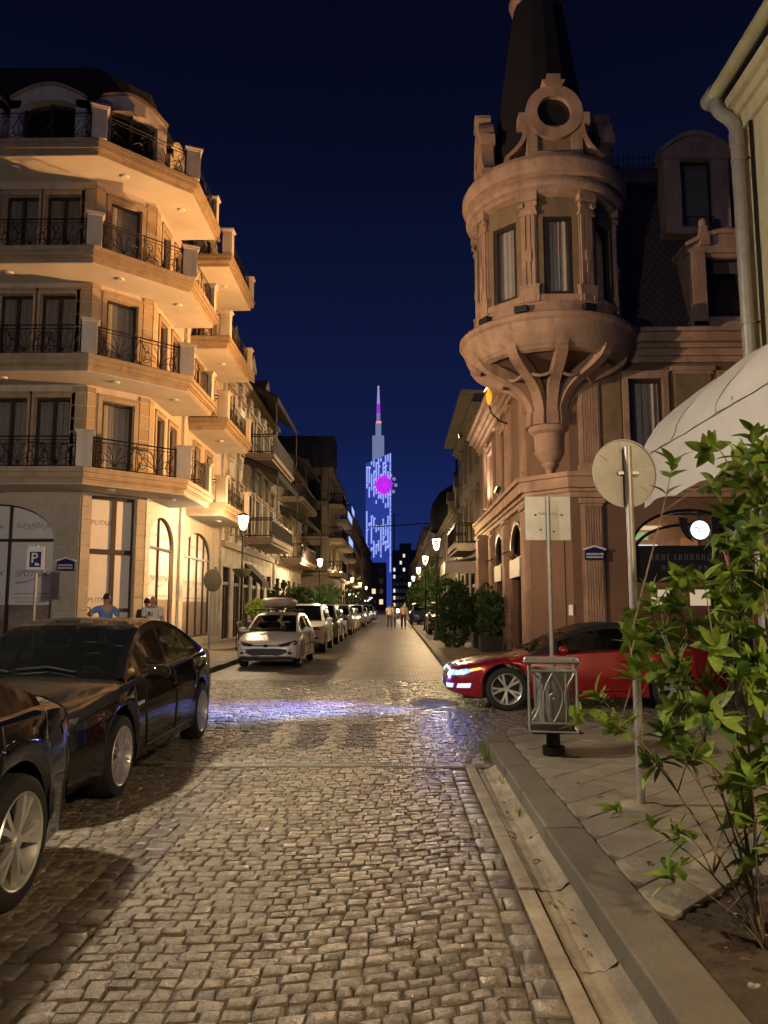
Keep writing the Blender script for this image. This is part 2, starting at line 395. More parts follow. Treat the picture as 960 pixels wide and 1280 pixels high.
def window(parent, fr, u0, u1, v0, v1, surround=None, smat='ochre_trim', sw=.12, fw=.07, bars=1, curtain='curtain_dim', depth=.18, hbar=None, name='window', gap=None):
    """frame as the part, pane / curtain / surround as its sub-parts"""
    w = MB(); d0, d1 = -depth, -depth + .07
    w.fbox(fr, u0, u0 + fw, v0, v1, d0, d1).fbox(fr, u1 - fw, u1, v0, v1, d0, d1)
    w.fbox(fr, u0 + fw, u1 - fw, v1 - fw, v1, d0, d1).fbox(fr, u0 + fw, u1 - fw, v0, v0 + fw, d0, d1)
    for k in range(bars):
        u = u0 + (u1 - u0) * (k + 1) / (bars + 1); w.fbox(fr, u - fw * .6, u + fw * .6, v0 + fw, v1 - fw, d0 - .002, d1 + .004)
    if hbar: w.fbox(fr, u0 + fw, u1 - fw, hbar - .03, hbar + .03, d0 - .001, d1 + .002)
    wo_ = w.build(name, 'frame_brown', parent)
    MB().quad(fr.p(u0, v0, d0 + .02), fr.p(u1, v0, d0 + .02), fr.p(u1, v1, d0 + .02), fr.p(u0, v1, d0 + .02)).build('pane', 'pane_glass', wo_)
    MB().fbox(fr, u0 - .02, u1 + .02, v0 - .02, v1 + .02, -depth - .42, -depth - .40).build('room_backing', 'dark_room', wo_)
    if curtain:
        if gap: 
            curtain_mb(fr, u0, gap[0], v0, v1, -depth - .12, 4).build('curtain', curtain, wo_); curtain_mb(fr, gap[1], u1, v0, v1, -depth - .12, 4).build('curtain', curtain, wo_)
        else: curtain_mb(fr, u0, u1, v0, v1, -depth - .12, max(4, int((u1 - u0) * 6))).build('curtain', curtain, wo_)
    if surround:
        m_ = MB(); a, b = sw, surround
        m_.fbox(fr, u0 - a, u0, v0, v1 + a, -.01, b).fbox(fr, u1, u1 + a, v0, v1 + a, -.01, b).fbox(fr, u0, u1, v1, v1 + a, -.01, b)
        m_.fbox(fr, u0 - a - .02, u1 + a + .02, v1 + a, v1 + a + .05, -.01, b + .03)
        m_.build('surround', smat, wo_)
    return wo_
# ================================================================ ground, road, pavements
MB().quad((-1500, -60, -.10), (1500, -60, -.10), (1500, 2500, -.10), (-1500, 2500, -.10)).build('ground', 'asphalt', kind='structure')
def cobble_far_mat():
    m = bpy.data.materials.new('cobble_far'); m.use_nodes = True; MATS['cobble_far'] = m
    t = m.node_tree; N = t.nodes; Lk = t.links; b = N['Principled BSDF']; b.inputs['Roughness'].default_value = .5
    co = N.new('ShaderNodeTexCoord'); br = N.new('ShaderNodeTexBrick'); Lk.new(co.outputs['Object'], br.inputs['Vector'])
    br.inputs['Scale'].default_value = 1; br.inputs['Brick Width'].default_value = .15; br.inputs['Row Height'].default_value = .12
    br.inputs['Mortar Size'].default_value = .02; br.inputs['Mortar Smooth'].default_value = .4
    br.inputs['Color1'].default_value = (.27, .225, .17, 1); br.inputs['Color2'].default_value = (.13, .105, .08, 1); br.inputs['Mortar'].default_value = (.035, .029, .022, 1)
    nz = N.new('ShaderNodeTexNoise'); nz.inputs['Scale'].default_value = 1.3; nz.inputs['Detail'].default_value = 6; Lk.new(co.outputs['Object'], nz.inputs['Vector'])
    mp = N.new('ShaderNodeMapRange'); Lk.new(nz.outputs['Fac'], mp.inputs[0]); mp.inputs[1].default_value = .3; mp.inputs[2].default_value = .7; mp.inputs[3].default_value = .6; mp.inputs[4].default_value = 1.25
    vm = N.new('ShaderNodeVectorMath'); vm.operation = 'SCALE'; Lk.new(br.outputs['Color'], vm.inputs[0]); Lk.new(mp.outputs[0], vm.inputs['Scale']); Lk.new(vm.outputs[0], b.inputs['Base Color'])
    bn = N.new('ShaderNodeBump'); bn.inputs['Strength'].default_value = 1.0; bn.inputs['Distance'].default_value = .03; bn.invert = True
    Lk.new(br.outputs['Fac'], bn.inputs['Height']); Lk.new(bn.outputs[0], b.inputs['Normal'])
cobble_far_mat()
road = MB().add([(-4.5, -6, -.013), (.70, -6, -.013), (.70, 7.94, -.013), (1.1, 7.94, -.013), (1.1, 17.2, -.013), (-4.5, 17.2, -.013)], [(0, 1, 2, 3, 4, 5)]).build('road', 'joint', kind='structure')
far_road = MB().quad((-4.5, 17.0, -.004), (1.25, 17.0, -.004), (1.25, 420, -.004), (-4.5, 420, -.004)).build('road', 'cobble_far', kind='structure')
crossing = MB().quad((-45, 9.1, -.021), (45, 9.1, -.021), (45, 18.2, -.021), (-45, 18.2, -.021)).build('cross_street', 'joint', kind='structure')
for a, b in ((-45, -7.0), (7.5, 45)):
    MB().quad((a, 9.1, -.006), (b, 9.1, -.006), (b, 18.2, -.006), (a, 18.2, -.006)).build('cross_street', 'cobble_far', kind='structure')

def warp(x, y):
    t = max(0., min(1., (x + .9) / 1.3)); g = .30 * t * t * (1.25 - .25 * t) if x > -.9 else 0
    return x, y + g + .02 * math.sin(x * 1.7 + y * .4) + .012 * math.sin(y * 1.3)
def stone(mb, pts, top, tone, dome=.004):
    """cut stone with eased edges: pts = 4 plan corners, counter-clockwise"""
    k = len(mb.v); n = len(pts); cx = sum(p[0] for p in pts) / n; cy = sum(p[1] for p in pts) / n
    oct_ = []
    for i in range(n):
        p, q = pts[i], pts[(i + 1) % n]
        for t in (.07, .93): oct_.append((p[0] + (q[0] - p[0]) * t + rnd.uniform(-.005, .005), p[1] + (q[1] - p[1]) * t + rnd.uniform(-.005, .005)))
    m = len(oct_); tx, ty = rnd.uniform(-.04, .04), rnd.uniform(-.04, .04)
    def zz(x, y, z): return top + z + (x - cx) * tx + (y - cy) * ty
    for s_, z in ((1, -.045), (1, -.009), (.91, -.001), (.5, .002)):
        for x, y in oct_:
            X, Y = cx + (x - cx) * s_, cy + (y - cy) * s_; mb.v.append(Vector((X, Y, zz(X, Y, z + (rnd.uniform(-.003, .003) if z > -.005 else 0)) if z > -.04 else -.04)))
    mb.v.append(Vector((cx, cy, zz(cx, cy, dome))))
    for r_ in range(3):
        for i in range(m):
            a = k + r_ * m + i; b = k + r_ * m + (i + 1) % m; mb.f.append((a, b, b + m, a + m))
    for i in range(m): mb.f.append((k + 3 * m + i, k + 3 * m + (i + 1) % m, k + 4 * m))
    mb.t += [tone] * (4 * m)
stones = []      # (corner pts, top, tone, material)
def lay(x0, x1, y0, y1, w, h, dark=None, warped=True, along=False, gap=.0038, tonev=.30):
    y = y0; row = 0
    while y < y1:
        hh = h * rnd.uniform(.9, 1.1); x = x0 - (w * .5 if row % 2 else 0)
        while x < x1:
            ww = w * rnd.uniform(.72, 1.28)
            if x1 - (x + ww) < w * .5: ww = x1 - x
            a, b = max(x, x0), min(x + ww, x1)
            if b - a > .04:
                j = lambda: rnd.uniform(-.006, .006)
                q = [(a + gap + j(), y + gap + j()), (b - gap + j(), y + gap + j()), (b - gap + j(), y + hh - gap + j()), (a + gap + j(), y + hh - gap + j())]
                if warped: q = [warp(*p) for p in q]
                cx, cy = (a + b) / 2, y + hh / 2
                mt = dark(cx, cy) if dark else None
                mt = mt if isinstance(mt, str) else ('cobble_dark' if mt else 'cobble')
                stones.append((q, rnd.uniform(-.006, .004), rnd.uniform(1 - tonev, 1 + tonev), mt))
            x += ww
        y += hh; row += 1
def xwalk(x, y):
    if not (8.95 < y < 10.75 and -2.2 < x < .05): return False
    return 'cobble_walk' if any(a < x < b for a, b in ((-1.92, -1.54), (-1.27, -.87), (-.63, -.23))) else 'cobble_pale'
lay(-4.35, -1.78, 2.0, 7.98, .108, .090, warped=False)
lay(-1.78, -1.50, -1.0, 7.98, .14, .15, dark=lambda x, y: rnd.random() < .93, warped=False, gap=.004)
lay(-1.50, .54, 1.3, 7.96, .108, .090)
lay(.54, .685, 1.0, 7.98, .15, .16, dark=lambda x, y: rnd.random() < .45, warped=False, gap=.006)
lay(-4.35, .98, 8.14, 10.9, .115, .098, dark=xwalk, warped=False)
lay(-6.9, 7.4, 10.95, 16.95, .14, .118, dark=lambda x, y: rnd.random() < .08, warped=False)
lay(.98, 1.9, 9.2, 10.95, .16, .135, dark=lambda x, y: rnd.random() < .2, warped=False)
def in_view(q):
    cx, cy = q[0]; 
    return cy > 2.95 and abs(cx) / max(cy, .1) < .56
stones = [s_ for s_ in stones if not (max(p[1] for p in s_[0]) > 7.952 and min(p[1] for p in s_[0]) < 8.108)]
vis = sorted([i for i, s_ in enumerate(stones) if in_view(s_[0])], key=lambda i: stones[i][0][0][1])
single = set(vis[:300])
for i in single:
    q, top, tone, mt = stones[i]; mb = MB(); mb.t = []; stone(mb, q, top, tone)
    c = Vector((q[0][0], q[0][1], 0)); o = link('cobblestone', mb.mesh('cobblestone', mt, c, 50), road); o.location = c
for mt in ('cobble', 'cobble_dark', 'cobble_walk', 'cobble_pale'):
    mb = MB(); mb.t = []
    for i, (q, top, tone, m2) in enumerate(stones):
        if i not in single and m2 == mt: stone(mb, q, top, tone)
    mb.build('cobblestone_field', mt, road, 50, kind='stuff')

# ---- drain, edging, gutter, kerb
dr = thing('drain_grate', 'long dark iron drain grate set across the cobbled road', 'drain', (-.65, 8.03, -.02))
m_ = MB().box(-2.35, 1.0, 7.955, 7.972, -.03, .004).box(-2.35, 1.0, 8.088, 8.105, -.03, .004).box(-2.35, -2.335, 7.972, 8.088, -.03, .003).box(.985, 1.0, 7.972, 8.088, -.03, .003)
for k in range(1, 7): m_.box(-2.35 + k * .5, -2.335 + k * .5, 7.972, 8.088, -.03, .002)
m_.build('frame', 'galv', dr)
m_ = MB(); x = -2.325
while x < .98:
    m_.box(x, x + .011, 7.972, 8.088, -.03, .001); x += .0235
m_.build('slat', 'galv', dr, kind='stuff')
MB().box(-2.33, .98, 7.972, 8.088, -.0125, -.0120).build('channel', 'black', dr)
mh = thing('manhole_cover', 'round pale worn manhole cover in the cobbles beside the red coupe', 'manhole', (.62, 13.0, 0))
MB().lathe([(.30, -.03), (.30, .014), (.39, .014), (.41, -.03)], (.62, 13.0, 0), 32).build('ring', 'concrete', mh)
m_ = MB().lathe([(.0, .016), (.295, .016), (.297, -.03)], (.62, 13.0, 0), 32)
for k in range(-4, 5): m_.box(.62 - .24, .62 + .24, 13.0 + k * .055 - .012, 13.0 + k * .055 + .012, .016, .022)
m_.build('cover', 'concrete', mh)
pave = MB().add([(1.0, -6, .05), (9, -6, .05), (9, 10.1, .05), (2.25, 10.1, .05), (1.0, 9.05, .05)], [(0, 1, 2, 3, 4)]).build('pavement', 'joint', kind='structure')
y = -.5; k = 0
while y < 7.9:
    ln = min(rnd.uniform(.92, 1.08), 7.93 - y)
    def gprof(t, off=0):
        x = .787 + .197 * t; return x, .010 - .034 * math.sin(math.pi * min(1, t * 1.02)) ** .8 + .03 * t + .004 * math.sin(t * 23 + k * 5)
    dz = rnd.uniform(-.011, .008); tl = rnd.uniform(-.008, .008); ya, yb = y + .004, y + ln - .004
    m_ = MB().grid(lambda a, b: (gprof(a)[0] + tl * (b - .5), ya + (yb - ya) * b + .01 * math.sin(a * 9 + k), gprof(a)[1] + dz), 12, 4)
    n0 = len(m_.v)
    for yy in (ya, yb):
        pts = [Vector((gprof(i / 12)[0] + tl * ((yy - ya) / (yb - ya) - .5), yy + .01 * math.sin(i / 12 * 9 + k), gprof(i / 12)[1] + dz)) for i in range(13)]
        kk = len(m_.v); m_.v += pts + [Vector((p.x, p.y, -.09)) for p in pts]
        for i in range(12): m_.f.append((kk + i, kk + i + 1, kk + 14 + i, kk + 13 + i))
    m_.build('gutter_stone', 'concrete', pave, 40)
    MB().box(.69 + rnd.uniform(-.005, .005), .786, ya, yb, -.04, .008 + rnd.uniform(-.008, .008)).build('edging_stone', 'concrete', pave, bevel=.008)
    y += ln; k += 1
y = -.4
while y < 9.0:
    ln = min(rnd.uniform(.9, 1.35), 9.05 - y)
    a = rnd.uniform(-.006, .006); z1 = .15 + rnd.uniform(-.006, .006)
    MB().prism([(.985 + a, y + .004), (1.243, y + .004), (1.243, y + ln - .004), (.985 - a, y + ln - .004)], -.09, z1).build('kerbstone', 'kerb', pave, bevel=.012)
    y += ln
for (xa, ya), (xb, yb) in (((1.07, 9.06), (1.66, 9.60)), ((1.67, 9.61), (2.24, 10.1)), ((2.26, 10.1), (3.3, 10.1)), ((3.31, 10.1), (4.4, 10.1)), ((4.41, 10.1), (5.5, 10.1)), ((5.51, 10.1), (6.6, 10.1))):
    d = Vector((xb - xa, yb - ya, 0)).normalized(); n_ = Vector((d.y, -d.x, 0)) * .2
    MB().prism([(xa, ya), (xa + n_.x, ya + n_.y), (xb + n_.x, yb + n_.y), (xb, yb)], -.09, .10 + rnd.uniform(-.006, .006)).build('kerbstone', 'kerb', pave, bevel=.012)
def clip(poly, a, b, c):      # keep a*x+b*y >= c
    out = []
    for i in range(len(poly)):
        p, q = poly[i], poly[(i + 1) % len(poly)]; fp, fq = a * p[0] + b * p[1] - c, a * q[0] + b * q[1] - c
        if fp >= 0: out.append(p)
        if fp * fq < 0: t = fp / (fp - fq); out.append((p[0] + (q[0] - p[0]) * t, p[1] + (q[1] - p[1]) * t))
    return out
def area(p): return abs(sum(p[i][0] * p[(i + 1) % len(p)][1] - p[(i + 1) % len(p)][0] * p[i][1] for i in range(len(p)))) / 2
def slabs(parent, cells, clips, ztop, m='paver', gap=.004):
    for q in cells:
        cx = sum(p[0] for p in q) / 4; cy = sum(p[1] for p in q) / 4
        q = [(p[0] + (cx - p[0]) * gap / .25, p[1] + (cy - p[1]) * gap / .25) for p in q]
        for c in clips: q = clip(q, *c) if len(q) > 2 else q
        if len(q) > 2 and area(q) > .004:
            z = ztop + rnd.uniform(-.004, .004)
            MB().prism(q, ztop - .07, z).build('paving_slab', m, parent, bevel=.006)
s2 = math.sqrt(.5)
cells = []
for j in range(-8, 24):
    for i in range(-4, 24):
        p0, q0 = .05 + i * .60 + (.30 if j % 2 else 0), 1.795 - 4 * .295 + (j - 4) * .295
        p1, q1 = p0 + .60, q0 + .295
        if 2.9 < (p0 + p1) / 2 < 4.75 and .6 < (q0 + q1) / 2 < 1.79: continue      # the planting pit
        cells.append([((p - q) * s2, (p + q) * s2) for p, q in ((p0, q0), (p1, q0), (p1, q1), (p0, q1))])
cells = [c for c in cells if 1.0 < c[0][1] < 10.5 and 1.0 < c[0][0] < 5.2]
slabs(pave, cells, [(1, 0, 1.25), (0, -1, -9.9), (.77, -.64, .77 * 1.29 - .64 * 8.86)], .15)
# planting pit
m_ = MB().grid(lambda a, b: (1.25 + 1.3 * a, 2.7 + 1.9 * b, .128 + .015 * math.sin(a * 7 + b * 3) * math.sin(b * 9) + rnd.uniform(-.012, .012)), 40, 50)
m_.build('planting_soil', 'soil', pave, 60)
for k in range(26):
    x, y = 1.30 + rnd.random() * .7, 3.0 + rnd.random() * 1.2; r_ = rnd.uniform(.006, .02)
    o = MB().lathe([(0, -r_ * .6), (r_ * .8, -r_ * .3), (r_, 0), (r_ * .6, r_ * .5), (0, r_ * .6)], (0, 0, 0), 7).build('pebble', 'pebble', pave, 60)
    o.location = (x, y, .14); o.rotation_euler = (rnd.random(), rnd.random(), rnd.random() * 6)
# far pavements with kerbs
def pavement(x0, x1, y0, y1, kerb_x, z=.13, slab=True):
    o = MB().box(x0, x1, y0, y1, -.09, z).build('pavement', 'paver', kind='structure'); return o
pl = pavement(-30, -4.6, 18.3, 420, -4.4)
pr = pavement(1.45, 30, 18.3, 420, 1.2)
pn = pavement(-30, -4.62, -6, 10.0, -4.4)
def kerb_run(parent, x0, x1, y0, y1, step, lim):
    y = y0
    while y < min(y1, lim):
        MB().box(x0, x1, y + .005, min(y + step, y1) - .005, -.09, .132 + rnd.uniform(-.004, .004)).build('kerbstone', 'kerb', parent, bevel=.012); y += step
    if y < y1: MB().box(x0, x1, y, y1, -.09, .132).build('kerbstone', 'kerb', parent)
kerb_run(pl, -4.6, -4.40, 18.5, 420, 1.1, 42); kerb_run(pr, 1.22, 1.45, 18.5, 420, 1.1, 45); kerb_run(pn, -4.62, -4.42, -1, 10, 1.1, 99)
for x in range(12): MB().box(-17 + x * 1.05, -17 + x * 1.05 + 1.04, 18.1, 18.3, -.09, .132).build('kerbstone', 'kerb', pl, bevel=.012)
for x in range(7): MB().box(1.5 + x * 1.05, 1.5 + x * 1.05 + 1.04, 18.1, 18.3, -.09, .132).build('kerbstone', 'kerb', pr, bevel=.012)
# slab joints of the far right pavement (lit strip beyond the red coupe)
for j in range(26):
    for i in range(5):
        xa, ya = 1.46 + i * .46 + .004, 18.4 + j * .75 + .004
        MB().box(xa, xa + .452, ya, ya + .742, .12, .135 + rnd.uniform(0, .004)).build('paving_slab', 'paver', pr, bevel=.005)
for j in range(20):
    for i in range(6):
        xa, ya = -7.40 + i * .46 + .004, 18.4 + j * .75 + .004
        MB().box(xa, xa + .452, ya, ya + .742, .12, .135 + rnd.uniform(0, .004)).build('paving_slab', 'paver', pl, bevel=.005)
# ================================================================ wrought iron railing panels
def spiral(c, r0, turns, a0, sgn, fr_pt, n=14):
    return [fr_pt(c[0] + r0 * (1 - t / n * .85) * math.cos(a0 + sgn * turns * 6.283 * t / n), c[1] + r0 * (1 - t / n * .85) * math.sin(a0 + sgn * turns * 6.283 * t / n)) for t in range(n + 1)]
def railing(parent, p0, p1, z, h=.86, motif='fan', t=.010):
    p0, p1 = Vector((*p0, z)), Vector((*p1, z)); L = (p1 - p0).length; r = (p1 - p0).normalized()
    P = lambda u, v: p0 + r * u + Vector((0, 0, v))
    m = MB()
    for v, w in ((h, .020), (h - .10, .012), (.06, .014)): m.tube([P(0, v), P(L, v)], w, 4)
    n = max(1, round(L / 1.0)); s_ = L / n
    for k in range(n + 1): m.tube([P(min(max(k * s_, .02), L - .02), .02), P(min(max(k * s_, .02), L - .02), h)], .014, 4)
    hh = h - .16
    for k in range(n):
        c = (k + .5) * s_; b = .06
        if motif == 'fan':
            for a in (-68, -42, -16, 16, 42, 68):          # palmette rising from the foot
                pts = []
                for i in range(8):
                    f = i / 7; rr = hh * .72 * f; an = R(90 - a * (.55 + .6 * f))
                    pts.append(P(c + rr * math.cos(an) * min(1, s_ * .62 / (hh)), b + .05 + rr * math.sin(an) * 1.12))
                m.tube(pts, t, 4, False)
                e = pts[-1]; q = ((e - p0).dot(r), e.z - z)
                m.tube(spiral((q[0], q[1]), .045, .9, R(90 - a), -1 if a > 0 else 1, P, 8), t * .8, 4, False)
            m.tube(spiral((c, b + .07), .05, 1, 0, 1, P, 8), t * 1.4, 4, False)
            for sg in (-1, 1):                              # big C scrolls at the sides
                m.tube(spiral((c + sg * s_ * .36, b + hh * .30), hh * .26, 1.25, R(90), sg, P), t, 4, False)
                m.tube(spiral((c + sg * s_ * .38, b + hh * .76), hh * .2, 1.2, R(-90), -sg, P), t, 4, False)
                m.tube([P(c + sg * s_ * (.5 - .14 * math.sin(i / 8 * 3.14)), b + hh * i / 8) for i in range(9)], t, 4, False)
        else:
            for sg in (-1, 1):
                m.tube(spiral((c, b + hh * (.5 + sg * .25)), hh * .22, 1.3, R(90 * sg), 1, P), t, 4, False)
                m.tube([P(c + sg * s_ * (.46 - .25 * math.sin(i / 8 * 3.14)), b + hh * i / 8) for i in range(9)], t, 4, False)
    return m.build('railing', 'iron', parent)
def post(parent, x, y, z, w=.40, h=.98, rot=0):
    m = MB(); ca, sa = math.cos(rot), math.sin(rot)
    def sq(a, z0, z1): m.prism([(x + ca * i * a - sa * j * a, y + sa * i * a + ca * j * a) for i, j in ((-1, -1), (1, -1), (1, 1), (-1, 1))], z0, z1)
    sq(w / 2, z, z + h - .10); sq(w / 2 + .03, z + h - .10, z + h - .05); sq(w / 2 + .06, z + h - .05, z + h + .01)
    return m.build('post', 'cream_trim', parent, bevel=.008)
def slab_layers(poly_fn, z, thick=.43):
    """moulded balcony edge: stepped layers; poly_fn(inset) gives the outline"""
    m = MB()
    for a, b, i in ((0, .13, 0), (.13, .17, .05), (.17, .27, .03), (.27, .31, .09), (.31, thick, .14)):
        m.prism(poly_fn(i), z - b, z - a)
    return m
# ================================================================ corner building with wrap-round balconies
T45 = math.tan(R(22.5))
LB = thing('corner_building', 'cream corner building with stacked wrap-round balconies and chamfered shop entrance', 'building', (-8.9, 24.0, 0))
wA, wB = Vector((-8.92, 21.5)), Vector((-7.56, 22.86)); YE = 32.7; XW = -17.0
ZS = [5.28, 8.40, 11.48, 14.66]; O = 1.463
F_front = Fr((XW, 21.5, 0), (1, 0)); LF = wA.x - XW
F_ch = Fr((wA.x, wA.y, 0), (1, 1)); LC = (wB - wA).length
F_st = Fr((wB.x, wB.y, 0), (0, 1)); LS = YE - wB.y
uF = lambda x: x - XW
uS = lambda y: y - wB.y
# --- ground floor
aw1 = (uF(-12.95), uF(-9.66), .35, 4.47, 1.0)
aw2 = (uS(23.35), uS(26.02), .62, 4.42, .95); aw3 = (uS(27.35), uS(31.35), .42, 4.36, .95)
m_ = MB(); wall_open(m_, F_front, 0, LF, 0, 4.95, [aw1, (uF(-16.6), uF(-13.6), .35, 4.47, 1.0)], .2)
wall_open(m_, F_st, 0, LS, 0, 4.95, [aw2, aw3, (uS(31.75), uS(32.5), .1, 3.2)], .2)
wall_open(m_, F_ch, 0, LC, 0, 4.95, [(.28, LC - .28, .1, 4.75)], .3)
m_.build('ground_floor_wall', 'stone_gf', LB)
MB().prism([(XW, 21.9), (-9.3, 21.9), (-8.0, 23.2), (-8.0, YE - .05), (XW, YE - .05)], 0, 18.2).build('core', 'dark_room', LB)
def quoin_col(fr, u0, u1, z0, z1, step, proud, mt, wrap=0):
    z = z0
    while z < z1 - .05:
        MB().fbox(fr, u0, u1, z + .014, min(z + step, z1) - .014, -.05, proud).build('quoin', mt, LB, bevel=.006); z += step
    MB().fbox(fr, u0 + .01, u1 - .01, z0, z1, -.05, proud - .022).build('mortar', 'cream_trim' if mt == 'quoin' else 'stone_gf', LB)
quoin_col(F_front, LF - .66, LF - .005, 0, 4.86, .365, .06, 'stone_gf')
quoin_col(F_ch, .0, .27, 0, 4.86, .365, .055, 'stone_gf'); quoin_col(F_ch, LC - .27, LC, 0, 4.86, .365, .055, 'stone_gf')
quoin_col(F_st, .0, .42, 0, 4.86, .365, .06, 'stone_gf'); quoin_col(F_st, uS(31.6), uS(31.72), 0, 4.6, .365, .05, 'stone_gf')
def shop_window(fr, op, mull, trans, photo_to, latin, name='arched_shop_window', georgian=None):
    u0, u1, v0, v1, rise = op; d = -.14
    n = 20; pts = [(u0, v0), (u1, v0)] + arch_pts(u0, u1, v1 - rise, v1, n)[::-1]
    fr_m = MB()
    arc = [(u1, v0 + .1)] + arch_pts(u0, u1, v1 - rise, v1, n)[::-1] + [(u0, v0 + .1)]
    fr_m.tube([fr.p(a, b, d + .03) for a, b in arc], .045, 4)
    for u in mull:
        t = (u - (u0 + u1) / 2) / ((u1 - u0) / 2); top = v1 - rise + rise * math.sqrt(max(0, 1 - t * t))
        fr_m.fbox(fr, u - .035, u + .035, v0, top, d, d + .07)
    fr_m.fbox(fr, u0, u1, trans - .04, trans + .04, d + .001, d + .075); fr_m.fbox(fr, u0, u1, v0, v0 + .07, d + .001, d + .073)
    w = fr_m.build(name, 'frame_brown', LB)
    # printed film on the panes, one sheet for each light
    edges = [u0] + list(mull) + [u1]
    for i in range(len(edges) - 1):
        a, b = edges[i] + .03, edges[i + 1] - .03
        poly = [(a, photo_to), (b, photo_to)] + [(u, v1 - rise + rise * math.sqrt(max(0, 1 - ((u - (u0 + u1) / 2) / ((u1 - u0) / 2)) ** 2))) for u in [b + (a - b) * k / 8 for k in range(9)]]
        MB().fprism(fr, poly, d - .02, d).build('pane', 'film', w)
        MB().fbox(fr, a + .02, b - .02, v0 + .05, photo_to, d - .02, d + .001).build('photo_panel', 'photo_print', w)
        c = (a + b) / 2; sz = min(.26, (b - a) * .17)
        if i % 2 == 0 and georgian: text(georgian, sz * 1.0, fr.mat(c, trans + .42, d + .012), 'print_ink', w, shear=.25)
        else: text(latin, sz * .95, fr.mat(c, trans + .38, d + .012), 'print_ink', w, shear=.35)
        text(latin, sz * 1.15, fr.mat(c, trans - .95, d + .012), 'print_ink', w, shear=.35)
        sw = MB()     # the flourish under the name, and the printed lines
        for q in range(10):
            f0, f1 = q / 10, (q + 1) / 10
            g = lambda f: (c - (b - a) * .36 + (b - a) * .72 * f, trans - 1.22 + .33 * f * f)
            (x0, y0), (x1, y1) = g(f0), g(f1); th = .035 * (1 - f0) + .004
            sw.quad(fr.p(x0, y0, d + .011), fr.p(x1, y1, d + .011), fr.p(x1, y1 + th, d + .011), fr.p(x0, y0 + th, d + .011))
        sw.build('lettering', 'print_ink', w)
        for q, (f, hh) in enumerate(((.36, .028), (.40, .016), (.34, .016), (.38, .016))):
            zq = trans - 1.52 - q * .115
            if zq > photo_to + .05:
                ln = MB(); x = c - (b - a) * f
                while x < c + (b - a) * f:
                    wd = rnd.uniform(.03, .12) * min(1, b - a); ln.quad(fr.p(x, zq, d + .011), fr.p(min(x + wd, b), zq, d + .011), fr.p(min(x + wd, b), zq + hh, d + .011), fr.p(x, zq + hh, d + .011)); x += wd + .02
                ln.build('lettering', 'print_ink', w)
    return w
shop_window(F_front, aw1, [uF(-12.1), uF(-10.95)], 3.44, 1.62, 'SPUTNIK', georgian='სპუტნიკი')
shop_window(F_st, aw2, [uS(24.62)], 3.42, 1.80, 'SPUTNIK', georgian='სპუტნიკი')
shop_window(F_st, aw3, [uS(28.4), uS(29.5), uS(30.5)], 3.38, 1.75, 'SPUTNIK', georgian='სპუტნიკი')
# chamfer entrance: dark frame, film panes, pull handle
d = -.22
m_ = MB()
for u in (.30, .98, LC - .33): m_.fbox(F_ch, u, u + (.13 if u == .98 else .05), .1, 4.75, d, d + .09)
m_.fbox(F_ch, .30, LC - .28, 3.08, 3.22, d + .002, d + .093).fbox(F_ch, .30, LC - .28, 4.66, 4.75, d + .001, d + .092).fbox(F_ch, .30, LC - .28, .1, .25, d + .001, d + .092)
m_.fbox(F_ch, 1.11, LC - .33, 1.42, 1.52, d + .003, d + .094)
door = m_.build('entrance_door', 'frame_brown', LB)
for a, b, c, e in ((.35, .98, .25, 3.08), (.35, .98, 3.22, 4.66), (1.11, LC - .33, .25, 1.42), (1.11, LC - .33, 1.52, 3.08), (1.11, LC - .33, 3.22, 4.66)):
    MB().fbox(F_ch, a, b, c, e, d + .02, d + .04).build('pane', 'film', door)
text('SPUTNIK', .20, F_ch.mat(.66, 3.98, d + .045), 'print_ink', door, shear=.35); text('SPUTNIK', .20, F_ch.mat(.66, 1.75, d + .045), 'print_ink', door, shear=.35)
MB().tube([F_ch.p(.33, 1.05, d + .09), F_ch.p(.33, 1.05, d + .17), F_ch.p(.40, 1.05, d + .18), F_ch.p(.40, 1.55, d + .18), F_ch.p(.33, 1.55, d + .17), F_ch.p(.33, 1.55, d + .09)], .015, 6).build('handle', 'iron', door)
# --- upper walls
opsF, opsC, opsS = [], [], []
for z in ZS[:3]:
    for a, b in ((-16.2, -14.9), (-14.5, -13.3), (-12.95, -11.85), (-11.62, -10.62), (-10.40, -9.36)): opsF.append((uF(a), uF(b), z + .04, z + 2.28))
    opsC.append((LC / 2 - .50, LC / 2 + .50, z + .04, z + 2.28))
    for a, b in ((23.62, 24.35), (25.0, 25.75), (28.1, 28.95), (30.0, 30.9)): opsS.append((uS(a), uS(b), z + .04, z + 2.28))
m_ = MB(); wall_open(m_, F_front, 0, LF, 4.95, 14.4, opsF); wall_open(m_, F_ch, 0, LC, 4.95, 14.4, opsC); wall_open(m_, F_st, 0, LS, 4.95, 14.4, opsS)
m_.build('upper_wall', 'cream', LB)
for fr, ops in ((F_front, opsF), (F_ch, opsC), (F_st, opsS)):
    for k, o in enumerate(ops):
        window(LB, fr, *o, surround=.05, sw=.13, bars=1 if fr is F_front else 0, curtain='curtain_dim' if fr is F_front else 'curtain', name='window')
for z in ZS[:3]:
    quoin_col(F_front, LF - .42, LF - .004, z + .1, z + 2.62, .39, .05, 'quoin'); quoin_col(F_ch, .0, .26, z + .1, z + 2.62, .39, .045, 'quoin')
    quoin_col(F_ch, LC - .30, LC, z + .1, z + 2.62, .39, .045, 'quoin'); quoin_col(F_st, 0, .40, z + .1, z + 2.62, .39, .05, 'quoin')
